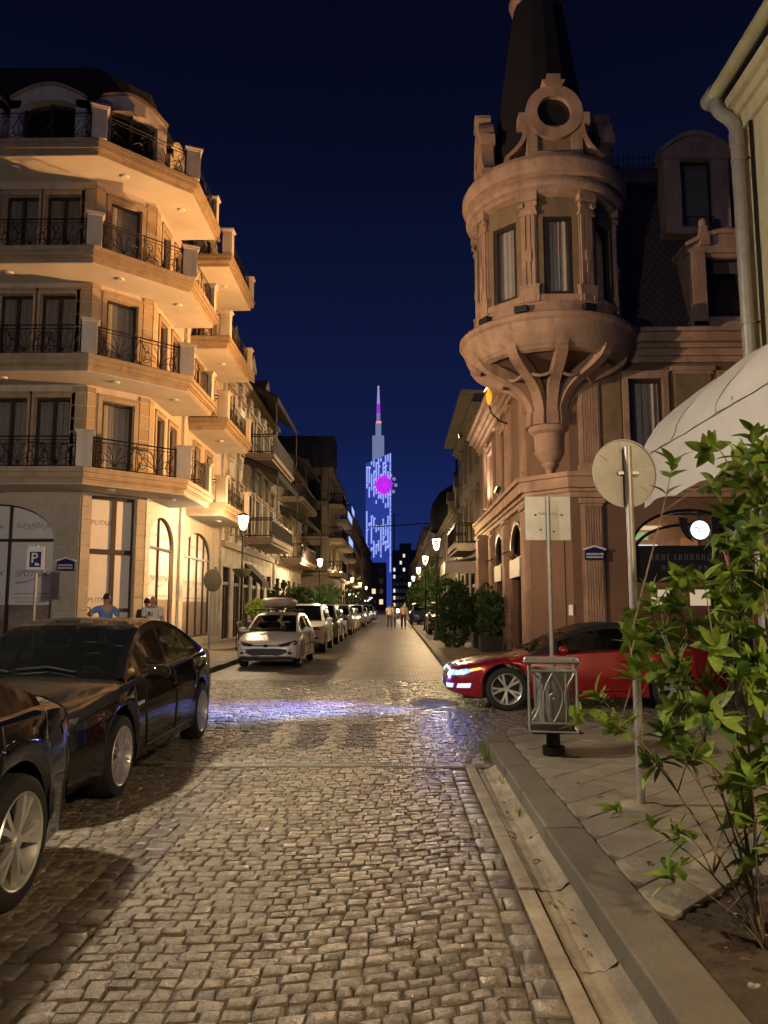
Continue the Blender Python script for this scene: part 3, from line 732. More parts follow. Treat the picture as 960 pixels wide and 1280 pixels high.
# --- balconies
def wrap_poly(i):
    o = O - i
    a = (wA.x + o * T45, wA.y - o); b = (wB.x + o, wB.y - o * T45)
    return [(XW, 21.5 - o), a, b, (b[0], 25.42 - i), (wB.x - .3, 25.42 - i), (wB.x - .3, wB.y + .12), (wA.x - .12, wA.y + .3), (XW, 21.8)]
def rect_poly(i, y0=27.25, y1=31.9): return [(wB.x - .2, y0 + i), (wB.x + O - i, y0 + i), (wB.x + O - i, y1 - i), (wB.x - .2, y1 - i)]
for k, z in enumerate(ZS):
    b = slab_layers(wrap_poly, z).build('balcony', 'ochre_trim', LB)
    MB().prism(wrap_poly(.16), z - .45, z - .431).build('soffit', 'soffit', b)
    MB().prism(wrap_poly(.02), z + .001, z + .012).build('deck', 'stone_gf', b)
    A = wrap_poly(.2)[1]; B = wrap_poly(.2)[2]; Ce = wrap_poly(.2)[3]
    post(b, A[0], A[1], z + .01, .40, rot=R(22.5)); post(b, B[0], B[1], z + .01, .42, rot=R(22.5)); post(b, B[0] - .02, 25.14, z + .01, .32)
    dAB = (Vector(B) - Vector(A)).normalized() * .24
    railing(b, (XW, A[1]), (A[0] - .22, A[1]), z + .01); railing(b, (A[0] + dAB.x, A[1] + dAB.y), (B[0] - dAB.x, B[1] - dAB.y), z + .01); railing(b, (B[0], B[1] + .24), (B[0], 24.96), z + .01, motif='scroll')
    for x, y in ((-11.0, 20.75), (-8.0, 21.25), (-6.85, 23.2)):
        MB().lathe([(0, -.05), (.10, -.045), (.12, -.02), (.12, 0)], (x, y, z - .45), 16).build('ceiling_light', 'white_paint', b)
    b2 = slab_layers(rect_poly, z).build('balcony', 'ochre_trim', LB)
    MB().prism(rect_poly(.16), z - .45, z - .431).build('soffit', 'soffit', b2)
    MB().prism(rect_poly(.02), z + .001, z + .012).build('deck', 'stone_gf', b2)
    xo = wB.x + O - .2
    post(b2, xo, 27.45, z + .01, .36); post(b2, xo, 31.7, z + .01, .32)
    railing(b2, (xo, 27.66), (xo, 31.5), z + .01); railing(b2, (xo - .2, 27.45), (wB.x + .05, 27.45), z + .01, motif='scroll')
    MB().lathe([(0, -.05), (.10, -.045), (.12, -.02), (.12, 0)], (-6.8, 29.2, z - .45), 16).build('ceiling_light', 'white_paint', b2)
# --- top storey: mansard with segment-headed dormers behind the fourth balcony
ZR = ZS[3]
m_ = MB()
def mans(i, z): 
    return [(XW, 21.55 + i, z), (wA.x - .1 - i * .4, 21.55 + i, z), (wB.x - .05 - i, wB.y + .1 + i * .4, z), (wB.x - .05 - i, YE, z), (XW, YE, z)]
p0, p1, p2 = mans(.05, ZR + .02), mans(.55, ZR + 2.4), mans(1.6, ZR + 3.2)
for lo, hi in ((p0, p1), (p1, p2)):
    for i in range(5): m_.quad(lo[i], lo[(i + 1) % 5], hi[(i + 1) % 5], hi[i])
m_.quad(*p2)
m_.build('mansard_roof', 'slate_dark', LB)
def top_dormer(fr, c, w=1.9, h=2.4, rise=.46, d=.12):
    op = (c - w / 2 + .32, c + w / 2 - .32, .05, h - .28, .28)
    m = MB(); f2 = Fr(fr.p(0, ZR, d), fr.r[:2])
    pts = [(c - w / 2, 0), (c + w / 2, 0), (c + w / 2, h - .3)] + [(c + w / 2 - w * i / 10, h - .3 + rise * math.sin(math.pi * i / 10)) for i in range(1, 10)] + [(c - w / 2, h - .3)]
    k = len(pts)
    m.fbox(f2, c - w / 2, op[0], 0, h - .3, -.9, 0).fbox(f2, op[1], c + w / 2, 0, h - .3, -.9, 0)
    top = [(c + w / 2, h - .3)] + [(c + w / 2 - w * i / 12, h - .3 + rise * math.sin(math.pi * i / 12)) for i in range(1, 12)] + [(c - w / 2, h - .3)]
    for i in range(12):
        (a, b), (e, g) = top[i], top[i + 1]
        ia, ie = max(op[0], min(op[1], a)), max(op[0], min(op[1], e))
        il = lambda u: op[3] - op[4] + op[4] * math.sqrt(max(0, 1 - ((u - c) / ((op[1] - op[0]) / 2)) ** 2)) if op[0] < u < op[1] else h - .3 - .28
        m.add([f2.p(a, il(ia), .0), f2.p(a, b, .0), f2.p(e, g, .0), f2.p(e, il(ie), .0), f2.p(a, il(ia), -.9), f2.p(a, b, -1.1), f2.p(e, g, -1.1), f2.p(e, il(ie), -.9)], BOXF)
    dm = m.build('dormer', 'cream_trim', LB)
    cap = MB()
    for i in range(12):
        (a, b), (e, g) = top[i], top[i + 1]
        cap.add([f2.p(a, b, .08), f2.p(a, b + .09, .08), f2.p(e, g + .09, .08), f2.p(e, g, .08), f2.p(a, b, -1.1), f2.p(a, b + .09, -1.1), f2.p(e, g + .09, -1.1), f2.p(e, g, -1.1)], BOXF)
    cap.build('cornice', 'ochre_trim', dm)
    w_ = MB().fbox(f2, op[0], op[1], .0, op[3], -.32, -.30).build('pane', 'pane_glass', dm)
    MB().fbox(f2, op[0], op[1], .0, op[3], -.6, -.58).build('room_backing', 'dark_room', dm)
    fm = MB().fbox(f2, c - .04, c + .04, .0, op[3], -.3, -.24).fbox(f2, op[0], op[0] + .06, .0, op[3] - .1, -.3, -.24).fbox(f2, op[1] - .06, op[1], .0, op[3] - .1, -.3, -.24)
    fm.build('window_frame', 'frame_brown', dm)
top_dormer(F_front, uF(-10.45), 2.3); top_dormer(F_front, uF(-13.0), 2.3); top_dormer(F_ch, LC / 2 + .05, 2.15, d=.22); top_dormer(F_st, uS(24.7), 1.9); top_dormer(F_st, uS(29.5), 2.2)
# downpipe between the two street balconies
dp = MB().tube([(-7.46, 26.5, .2), (-7.46, 26.5, 14.1)], .06, 8)
for z in range(1, 14): dp.tube([(-7.46, 26.5, z), (-7.46, 26.5, z + .05)], .075, 8)
dp.tube([(-7.46, 26.75, .2), (-7.46, 26.75, 4.8)], .035, 6)
dp.build('downpipe', 'cream_trim', LB, 40)
MB().fbox(F_st, 0, LS, 0, .33, -.05, .05).build('plinth', 'stone_gf', LB)
# street plate on the corner pier
def street_plate(parent, fr, u, v, w=.62, d=.075):
    pl_ = MB().fprism(fr, [(u - w / 2, v - .15), (u + w / 2, v - .15), (u + w / 2, v + .10), (u, v + .19), (u - w / 2, v + .10)], d, d + .02).build('street_plate', 'navy', parent)
    MB().fprism(fr, [(u - w / 2 - .05, v + .10), (u, v + .19), (u + w / 2 + .05, v + .10), (u + w / 2 + .05, v + .14), (u, v + .235), (u - w / 2 - .05, v + .14)], d, d + .03).build('white_edge', 'sign_white', pl_)
    m = MB()
    for zq in (-.02, -.10):          # too small to read in the photograph: two rows of white letter strokes
        x = u - w * .42
        while x < u + w * .40:
            wd = rnd.uniform(.012, .028); m.quad(fr.p(x, v + zq, d + .023), fr.p(x + wd, v + zq, d + .023), fr.p(x + wd, v + zq + .05, d + .023), fr.p(x, v + zq + .05, d + .023)); x += wd + .012
    m.build('lettering', 'sign_white', pl_)
    return pl_
street_plate(LB, F_front, LF - .33, 2.72, .50)
# ================================================================ corner building with the round corner turret
RB = thing('turret_building', 'rose brown corner building with round bay turret on carved brackets', 'building', (6.0, 24.0, 0))
RX, RY, RE, RXE = 3.7, 20.1, 33.0, 15.0
c0, c1 = Vector((3.7, 21.0)), Vector((4.6, 20.1))
F_rs = Fr((RX, RE, 0), (0, -1)); F_rc = Fr((c0.x, c0.y, 0), (1, -1)); F_rf = Fr((c1.x, c1.y, 0), (1, 0))
LRS, LRC, LRF = RE - c0.y, (c1 - c0).length, RXE - c1.x
us_ = lambda y: RE - y
uf_ = lambda x: x - c1.x
def rb_poly(o, back=True): return [(RX - o, RE + .0), (RX - o, c0.y - o * T45), (c1.x - o * T45, c1.y - o), (RXE, c1.y - o), (RXE, c1.y + 1), (5.2, 21.5), (4.6, 22.2), (4.6, RE)]
arch_c = (uf_(6.15), uf_(9.2), .25, 4.12, .95)
arch_s = [(us_(24.6), us_(22.4), .3, 4.1, .85), (us_(28.4), us_(26.4), .3, 4.1, .85)]
win_f = [(uf_(6.2), uf_(7.12), 5.75, 7.62), (uf_(8.75), uf_(9.65), 5.75, 7.62), (uf_(11.2), uf_(12.1), 5.75, 7.62)]
win_s = [(us_(29.9), us_(28.5), 5.3, 7.45), (us_(26.2), us_(25.2), 5.3, 7.45)]
m_ = MB(); wall_open(m_, F_rs, 0, LRS, 0, 4.7, arch_s + [(us_(32.3), us_(31.6), .1, 3.3)], .25); wall_open(m_, F_rc, 0, LRC, 0, 8.3, []); wall_open(m_, F_rf, 0, LRF, 0, 4.7, [arch_c], .3)
wall_open(m_, F_rs, 0, LRS, 4.7, 8.4, win_s); wall_open(m_, F_rf, 0, LRF, 4.7, 8.8, win_f)
m_.quad((RX, RE, 0), (RX, RE, 9), (12, RE, 9), (12, RE, 0))
m_.build('wall', 'stucco_rose', RB)
for o in win_f: window(RB, F_rf, *o, surround=.07, smat='trim_rose', sw=.15, bars=0, curtain='curtain')
for o in win_s: window(RB, F_rs, *o, surround=.10, smat='trim_rose', sw=.22, bars=1, curtain='curtain', fw=.09)
for a, b in ((uf_(7.45), uf_(8.42)), (uf_(9.95), uf_(10.9))):
    MB().fbox(F_rf, a, b, 5.8, 7.75, -.01, .05).build('wall_panel', 'panel_olive', RB, bevel=.01)
    MB().fbox(F_rf, a - .1, b + .1, 7.83, 7.95, -.01, .10).fbox(F_rf, a - .05, b + .05, 7.75, 7.83, -.01, .06).build('panel_cornice', 'trim_rose', RB)
MB().fbox(F_rf, uf_(5.5), uf_(6.0), 5.15, 8.1, -.01, .02).build('wall_panel', 'panel_olive', RB)
# moulded belt above the ground floor and the main cornice
for (zz_, name_) in (([(4.42, 4.56, .10), (4.56, 4.66, .18), (4.66, 4.94, .30), (4.94, 5.06, .40)], 'belt_course'), ([(8.05, 8.2, .12), (8.2, 8.38, .22), (8.38, 8.5, .34), (8.5, 8.74, .50), (8.74, 8.84, .62)], 'main_cornice')):
    m_ = MB()
    for a, b, o in zz_: m_.prism(rb_poly(o), a, b)
    m_.build(name_, 'trim_rose', RB)
def fluted(fr, u0, u1, z0, z1, proud=.07, n=6, cap=True):
    p = MB().fbox(fr, u0, u1, z0, z1, -.01, proud)
    st = (u1 - u0 - .10) / n
    for k in range(n): p.fbox(fr, u0 + .05 + k * st + st * .18, u0 + .05 + k * st + st * .82, z0 + .25, z1 - .2, proud, proud + .035)
    if cap: p.fbox(fr, u0 - .05, u1 + .05, z1 - .14, z1 - .003, -.011, proud + .06).fbox(fr, u0 - .04, u1 + .04, z0 + .003, z0 + .18, -.011, proud + .05)
    return p.build('fluted_pilaster', 'trim_rose', RB)
fluted(F_rf, uf_(4.85), uf_(5.42), 5.1, 8.0, n=7); fluted(F_rf, uf_(4.85), uf_(5.42), .2, 4.4, n=7)
for y in (21.8, 24.5, 26.9, 31.2): fluted(F_rs, us_(y + .35), us_(y - .35), 5.1, 8.0, n=4)
for y in (21.6, 25.5, 29.2): fluted(F_rs, us_(y + .4), us_(y - .4), .15, 4.4, n=4, proud=.12)
fluted(F_rs, us_(31.5), us_(30.6), .15, 4.4, n=3, proud=.40)
MB().fbox(F_rc, .22, LRC - .22, .2, 4.3, -.01, .035).build('wall_panel', 'stucco_rose', RB, bevel=.01)
MB().fbox(F_rc, 0, LRC, 0, .2, -.01, .06).fbox(F_rf, 0, uf_(6.1), 0, .2, -.01, .06).build('plinth', 'trim_rose', RB)
street_plate(RB, F_rf, uf_(5.14), 2.92, .50, .125)
MB().fbox(F_rc, LRC - .12, LRC + .01, 1.35, 1.62, .0, .06).build('meter_box', 'white_paint', RB)
# street-side ground floor: arched openings with dark glazing, a board sign each
for o in arch_s:
    pts = arch_pts(o[0], o[1], o[3] - o[4], o[3], 16); am = MB().tube([F_rs.p(a, b, -.05) for a, b in pts], .10, 6)
    am.fbox(F_rs, (o[0] + o[1]) / 2 - .05, (o[0] + o[1]) / 2 + .05, o[2], o[3], -.2, -.12).fbox(F_rs, o[0], o[1], 3.0, 3.12, -.2, -.11)
    w_ = am.build('arched_window', 'frame_brown', RB)
    MB().fbox(F_rs, o[0], o[1], o[2], o[3], -.19, -.17).build('pane', 'pane_glass', w_); MB().fbox(F_rs, o[0], o[1], o[2], o[3], -.6, -.58).build('room_backing', 'dark_room', w_)
    sg = MB().fbox(F_rs, o[0] + .1, o[1] - .1, 2.45, 3.0, .02, .10).build('shop_board', 'zinc', RB)
    for k in range(3):
        u = o[0] + .45 + k * .65; MB().tube([F_rs.p(u, 3.05, .05), F_rs.p(u, 3.22, .25), F_rs.p(u, 3.20, .42), F_rs.p(u, 3.12, .46)], .012, 5).build('board_lamp', 'iron', RB)
# café arch on the front: frame, transom board, interior with back wall, emissive patches and a lamp
f = MB(); a0_, a1_ = arch_c[0], arch_c[1]; zt = 3.12
f.tube([F_rf.p(a, b, -.10) for a, b in arch_pts(a0_, a1_, 3.17, 4.12, 20)], .09, 6)
f.tube([F_rf.p(a, b, -.16) for a, b in arch_pts(a0_ + .1, a1_ - .1, 2.95, 3.72, 20)], .045, 6)
f.fbox(F_rf, a0_, a1_, 3.06, 3.16, -.22, -.10)
for u in (a0_ + .02, a0_ + 1.0, a1_ - 1.0, a1_ - .10): f.fbox(F_rf, u, u + .09, .25, 3.1, -.22, -.11)
cw = f.build('arched_cafe_window', 'black', RB)
MB().fbox(F_rf, a0_ + .05, a1_ - .05, 2.20, 3.06, -.20, -.13).build('name_board', 'black', cw)
m_ = MB()
for zq, h_, ua, ub in ((2.78, .15, .5, 2.4), (2.52, .12, .8, 1.35), (2.52, .12, 1.75, 2.3)):      # faint pale letters, illegible in the photograph
    x = a0_ + ua
    while x < a0_ + ub:
        for q in range(2): m_.fbox(F_rf, x + q * .055, x + q * .055 + .025, zq, zq + h_, -.13, -.127)
        m_.fbox(F_rf, x, x + .08, zq + rnd.choice((0, h_ * .45, h_ - .025)), zq + h_, -.13, -.1275) if rnd.random() < .0 else m_.fbox(F_rf, x, x + .08, zq + h_ - .025, zq + h_, -.13, -.1268)
        x += .15
m_.build('lettering', mat('faint_letters', (.10, .10, .10), .6), cw, kind='stuff')
MB().fbox(F_rf, a0_, a1_, .25, 4.1, -.19, -.185).build('pane', 'pane_glass', cw)
emat('cafe_white', (.85, .93, 1.0), 1.5); emat('cafe_green', (.45, .75, .28), .6); emat('cafe_wood', (.75, .30, .12), .35); emat('cafe_menu', (1, .75, .5), .9)
ir = MB().fbox(F_rf, a0_ - .3, a1_ + .3, .1, 4.3, -3.05, -3.0).build('cafe_back_wall', mat('cafe_wall', (.42, .22, .12), .7, noise=.3), cw)
for u, v, w_, h_, mt in ((.62, 3.55, .75, .22, 'cafe_green'), (.15, 3.3, .35, .3, 'cafe_menu'), (.7, 3.02, .32, .28, 'cafe_white'), (1.1, 3.05, .55, .35, 'cafe_white'), (1.75, 3.0, .35, .3, 'cafe_white'), (2.35, 3.1, .5, .5, 'cafe_wood'), (2.6, 3.0, .5, .2, 'cafe_white'), (.8, 3.85, 1.0, .12, 'cafe_menu')):
    MB().fbox(F_rf, a0_ + u, a0_ + u + w_, v, v + h_, -2.95, -2.88).build('glow_patch', mt, cw)  # emissive colour patches stand in for the lit café interior
for u, v, w_, h_ in ((1.1, 1.55, .65, .5), (2.2, 1.6, .6, .45)): MB().fbox(F_rf, a0_ + u, a0_ + u + w_, v, v + h_, -2.0, -1.95).build('lit_menu', 'cafe_menu', cw)
MB().fbox(F_rf, a0_ - .3, a1_ + .3, 4.3, 4.35, -3.0, -.1).fbox(F_rf, a0_ - .35, a0_ - .3, .1, 4.3, -3.0, -.32).fbox(F_rf, a1_ + .3, a1_ + .35, .1, 4.3, -3.0, -.32).build('cafe_ceiling', 'dark_room', cw)
point_light('cafe_lamp', F_rf.p((a0_ + a1_) / 2, 3.7, -1.6), 45, (1, .82, .6), .15, cw)
# round illuminated projecting sign on its black bracket
rs_ = thing('round_light_sign', 'round glowing white and red hanging sign before the café arch', 'sign', (7.78, 19.75, 3.5))
fs = Fr((7.78, 19.80, 3.52), (1, 0)); q = R(90)
rot = Matrix(((1, 0, 0), (0, 0, -1), (0, 1, 0))).to_4x4()
MB().lathe([(0, -.05), (.25, -.05), (.27, -.03), (.27, .03), (.25, .05), (0, .05)], (7.78, 19.75, 3.52), 28, mtx=rot.to_3x3()).build('housing', 'black', rs_, 40)
emat('sign_disc', (.62, .85, 1.0), 2.0)
MB().lathe([(0, .058), (.235, .058), (.24, .05)], (7.78, 19.75, 3.52), 28, mtx=rot.to_3x3()).build('light_disc', 'sign_disc', rs_)
emat('sign_red', (1, .25, .2), 1.3)
f2 = Fr((7.78, 19.69, 3.52), (1, 0))
MB().fprism(f2, [(-.15, .05), (-.02, .02), (.14, .07), (.16, .10), (0, .06), (-.14, .09)], 0, .008).fprism(f2, [(-.10, -.08), (.05, -.04), (.05, -.0), (-.1, -.05)], 0, .008).build('emblem', 'sign_red', rs_)
br_ = MB()
for sg in (-1, 1): br_.fprism(f2, [(sg * .30, .30), (sg * .52, .34), (sg * .47, .02), (sg * .33, -.2), (sg * .18, -.30), (sg * .27, -.12), (sg * .31, .08)] if sg > 0 else [(-.52, .34), (-.30, .30), (-.31, .08), (-.27, -.12), (-.18, -.30), (-.33, -.2), (-.47, .02)], -.06, -.02)
br_.tube([(7.78, 19.75, 3.78), (7.78, 19.8, 4.0), (7.78, 20.1, 4.05)], .03, 6)
br_.build('bracket', 'black', rs_)
# --- mansard roof with diamond slates, cap, iron cresting
def roof_pt(x, t): return Vector((x, 20.18 + 1.45 * t - .25 * math.sin(t * 3.14159) * -1, 8.84 + 5.2 * t))
m_ = MB().grid(lambda a, b: roof_pt(4.6 + 10.4 * a, b), 6, 10); m_.quad((RXE, 21.6, 14.04), (4.2, 21.6, 14.04), (4.2, 28, 14.6), (RXE, 28, 14.6))
m_.grid(lambda a, b: (3.78 + 1.4 * b, RE - (RE - 21) * a, 8.84 + 5.0 * b), 4, 6)
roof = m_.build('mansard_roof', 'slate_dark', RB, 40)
m_ = MB(); rows = 34
for j in range(rows):
    for i in range(46):
        x = 4.7 + i * .21 + (.105 if j % 2 else 0); t = j / rows
        if x > 14.5: continue
        c = roof_pt(x, t); up = (roof_pt(x, t + 1.9 / rows) - c); r_ = Vector((.1, 0, 0)); nrm = Vector((0, -.02 - rnd.random() * .012, .004))
        m_.quad(c + nrm, c + r_ + up * .5 + nrm * .8, c + up, c - r_ + up * .5 + nrm * .8)
m_.build('slate', 'slate', roof, kind='stuff')
MB().box(4.5, RXE, 21.35, 21.75, 13.95, 14.32).box(4.5, RXE, 21.28, 21.8, 14.32, 14.42).build('roof_cap', 'trim_rose', RB)
m_ = MB().tube([(4.9, 21.6, 14.5), (RXE, 21.6, 14.5)], .015, 4); m_.tube([(4.9, 21.6, 14.85), (RXE, 21.6, 14.85)], .012, 4)
for k in range(60): m_.tube([(5 + k * .15, 21.6, 14.42), (5 + k * .15, 21.6, 14.95 + .05 * (k % 2))], .012, 4)
m_.build('roof_cresting', 'iron', RB)
def rb_dormer(x0, x1, yf, z0, z1, wx0, wx1, wz0, wz1, rise):
    fr = Fr((x0, yf, 0), (1, 0)); w = x1 - x0; m = MB(); a, b = wx0 - x0, wx1 - x0
    m.fbox(fr, 0, a, z0, z1, -1.6, 0).fbox(fr, b, w, z0, z1, -1.6, 0).fbox(fr, a, b, z0, wz0, -1.6, -.002).fbox(fr, a, b, wz1, z1, -1.6, -.002)
    top = [(w + .12, z1)] + [(w + .12 - (w + .24) * i / 12, z1 + rise * math.sin(math.pi * i / 12)) for i in range(1, 12)] + [(-.12, z1)]
    m.fprism(fr, top, -1.6, .02)
    dm = m.build('dormer', 'trim_rose', RB)
    cp = MB()
    for i in range(12):
        (u0, v0), (u1, v1) = top[i], top[i + 1]
        cp.add([fr.p(u0, v0, .14), fr.p(u0, v0 + .12, .14), fr.p(u1, v1 + .12, .14), fr.p(u1, v1, .14), fr.p(u0, v0, -1.7), fr.p(u0, v0 + .12, -1.7), fr.p(u1, v1 + .12, -1.7), fr.p(u1, v1, -1.7)], BOXF)
    MB().fbox(fr, -.12, w + .12, z1 - .16, z1 - .04, -.3, .10).build('entablature', 'trim_rose', dm); MB().fbox(fr, -.08, w + .08, z0 - .05, z0 + .12, -.3, .10).build('sill', 'trim_rose', dm)
    cp.build('cornice', 'trim_rose', dm)
    fm = MB().fbox(fr, a, a + .06, wz0, wz1, -.2, -.14).fbox(fr, b - .06, b, wz0, wz1, -.2, -.14).fbox(fr, a, b, wz1 - .06, wz1, -.2, -.139).fbox(fr, a, b, wz0, wz0 + .06, -.2, -.139)
    fm.build('window_frame', 'black', dm); MB().fbox(fr, a, b, wz0, wz1, -.19, -.185).build('pane', 'pane_glass', dm); MB().fbox(fr, a, b, wz0, wz1, -.7, -.68).build('room_backing', 'dark_room', dm)
    return dm, fr, a, b
dm, fr, a, b = rb_dormer(7.75, 9.60, 20.95, 12.15, 14.55, 8.22, 9.12, 12.35, 14.40, .55)
MB().quad(fr.p(a, 12.36, -.3), fr.p(b, 12.36, -.3), fr.p(b, 14.38, -.3), fr.p(a, 14.38, -.3)).build('blind', 'curtain', dm)
mm = MB().tube([fr.p(a, 12.62, .05), fr.p(b, 12.62, .05)], .012, 4)
for u in (a + .12, b - .12): mm.tube(spiral((u, 12.5), .10, 1.2, 0, 1, lambda x_, y_: fr.p(x_, y_, .05)), .010, 4)
mm.build('window_railing', 'iron', dm)
dm, fr, a, b = rb_dormer(8.05, 10.15, 20.25, 9.12, 11.35, 8.52, 9.60, 9.40, 11.10, .40)
mm = MB().fbox(fr, .28, .55, 11.4, 11.75, -.1, .16).fbox(fr, .33, .50, 11.75, 11.95, -.06, .14).lathe([(0, .2), (.1, .12), (.12, 0), (.06, -.1)], fr.p(.415, 12.02, .04), 10)
mm.fbox(fr, .04, .42, 9.12, 11.2, -.01, .10)
mm.build('finial', 'trim_rose', dm)
MB().quad(fr.p(a, 10.75, -.3), fr.p(b, 10.75, -.3), fr.p(b, 11.08, -.3), fr.p(a, 11.08, -.3)).build('blind', 'curtain_dim', dm)
# ================================================================ the turret (parts of the building)
TC = Vector((4.13, 20.42, 0))
def tl(prof, name, mt, n=48, sm=24, parent=RB): return MB().lathe(prof, TC, n).build(name, mt, parent, sm)
tl([(0, 5.0), (.07, 5.02), (.11, 5.12), (.10, 5.2), (.17, 5.27), (.21, 5.33), (.20, 5.40), (.30, 5.50), (.36, 5.60), (.40, 5.66), (.37, 5.72), (.39, 5.95), (.40, 6.15), (.50, 6.22), (.53, 6.30), (.53, 6.36), (.47, 6.42), (.45, 6.52), (.48, 6.6), (0, 6.6)], 'turret_pendant', 'trim_rose', 28)
def bracket(deg):
    a = R(deg); fr = Fr(TC + Vector((0, 0, 0)), (math.sin(a), -math.cos(a)))
    mid = [(.40, 6.50), (.44, 6.80), (.52, 7.05), (.68, 7.30), (.95, 7.52), (1.30, 7.68), (1.65, 7.82), (1.92, 7.98), (2.02, 8.16)]
    pc = pch([(i, p[0]) for i, p in enumerate(mid)]); pz = pch([(i, p[1]) for i, p in enumerate(mid)])
    pts = [(pc(i * .5), pz(i * .5)) for i in range(17)]; lo, hi = [], []
    for i in range(17):
        q0, q1 = pts[max(i - 1, 0)], pts[min(i + 1, 16)]; t = Vector((q1[0] - q0[0], q1[1] - q0[1])).normalized(); n = Vector((-t.y, t.x)); w = .10 + .05 * math.sin(i / 16 * 3.14)
        lo.append((pts[i][0] - n.x * w, pts[i][1] - n.y * w)); hi.append((pts[i][0] + n.x * w, pts[i][1] + n.y * w))
    m = MB()
    for i in range(16): m.fprism(fr, [lo[i], lo[i + 1], hi[i + 1], hi[i]], -.135, .135)
    m.fprism(fr, [(.37, 6.36), (.62, 6.36), (.60, 6.72), (.37, 6.72)], -.15, .15)
    m.tube(spiral((1.80, 8.06), .17, 1.1, R(-60), -1, lambda u, v: fr.p(u, v, .0)), .06, 6)
    m.fprism(fr, [(1.5, 7.82), (2.08, 8.0), (2.12, 8.2), (1.5, 8.2)], -.13, .13)
    return m.build('turret_bracket', 'trim_rose', RB, 35)
for dg in (-108, -72, -36, 0, 36, 72): bracket(dg)
m_ = MB()
for dg in (-90, -54, -18, 18, 54):        # swags between the brackets
    pts = []
    for i in range(13):
        an = R(dg - 17 + 34 * i / 12); rr = 1.22; pts.append(TC + Vector((math.sin(an) * rr, -math.cos(an) * rr, 7.62 - .14 * math.sin(math.pi * i / 12))))
    m_.tube(pts, .045, 6)
m_.build('turret_swag', 'trim_rose', RB, 40)
tl([(.30, 6.6), (.34, 7.2), (.55, 7.62), (1.0, 7.86), (1.6, 7.96), (1.95, 8.02), (2.02, 8.06)], 'turret_underside', 'stucco_rose')
tl([(1.80, 7.92), (1.95, 7.97), (2.00, 8.03), (2.04, 8.05), (2.13, 8.16), (2.21, 8.32), (2.27, 8.50), (2.29, 8.58), (2.33, 8.60), (2.37, 8.64), (2.37, 8.74), (2.33, 8.78), (1.96, 8.84)], 'turret_bowl', 'trim_rose')
tl([(2.02, 8.82), (1.96, 9.0), (1.90, 9.22), (1.80, 9.24)], 'turret_sill_drum', 'trim_rose')
AP = 1.80; hw = AP * T45
for k, dg in enumerate((-135, -90, -45, 0, 45, 90)):
    a = R(dg); nx, ny = math.sin(a), -math.cos(a); r = Vector((-ny, nx, 0)); o = TC + Vector((nx * AP, ny * AP, 0)) - r * hw
    fr = Fr((o.x, o.y, 0), (r.x, r.y)); op = (hw - .37, hw + .37, 9.38, 11.46)
    m = MB(); wall_open(m, fr, 0, 2 * hw, 9.2, 12.11, [op], .14); m.build('turret_wall', 'panel_olive', RB)
    window(RB, fr, *op, bars=0, fw=.10, curtain='curtain', depth=.10, name='turret_window')
    MB().fbox(fr, .12, 2 * hw - .12, 9.20, 9.36, -.02, .09).build('turret_sill', 'trim_rose', RB)
    # corner pilaster: paired fluted strips, capital and base
    a2 = R(dg + 22.5); cx_, cy_ = math.sin(a2), -math.cos(a2); r2 = Vector((-cy_, cx_, 0)); o2 = TC + Vector((cx_, cy_, 0)) * (AP / math.cos(R(22.5)) - .10) - r2 * .20
    f2 = Fr((o2.x, o2.y, 0), (r2.x, r2.y)); m = MB()
    m.fbox(f2, 0, .40, 9.22, 12.06, -.12, .05)
    for u in (.03, .16, .27): m.fbox(f2, u, u + .09, 9.62, 11.48, .05, .10)
    m.fbox(f2, .13, .27, 10.25, 10.55, .10, .14).fbox(f2, .16, .24, 9.95, 10.25, .10, .125)
    m.fbox(f2, -.05, .45, 9.18, 9.56, -.12, .12).fbox(f2, -.07, .47, 9.56, 9.62, -.12, .14)
    m.fbox(f2, -.03, .43, 11.48, 11.56, -.12, .13).fbox(f2, 0, .40, 11.56, 11.84, -.12, .11).fbox(f2, -.05, .45, 11.84, 12.08, -.12, .18)
    for u in (.02, .38): m.lathe([(0, -.05), (.075, -.05), (.075, .05), (0, .05)], f2.p(u, 11.74, .12), 10, mtx=Matrix.Rotation(R(90), 3, r2))
    m.build('turret_pilaster', 'trim_rose', RB)
tl([(1.84, 11.80), (2.00, 11.86), (2.00, 11.96), (2.10, 12.00), (2.15, 12.08), (2.14, 12.18), (2.06, 12.24), (2.04, 12.30), (2.17, 12.36), (2.24, 12.52), (2.24, 12.68), (2.17, 12.82), (2.05, 12.90), (1.95, 12.96), (1.3, 13.0)], 'turret_cornice', 'trim_rose')
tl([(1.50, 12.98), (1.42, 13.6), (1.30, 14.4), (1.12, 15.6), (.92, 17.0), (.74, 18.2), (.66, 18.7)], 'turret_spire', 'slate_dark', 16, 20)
tl([(.66, 18.5), (.78, 18.6), (.82, 18.75), (.78, 18.9), (.55, 19.1), (.50, 21), (.3, 23), (.02, 25)], 'spire_finial', 'trim_rose', 24)
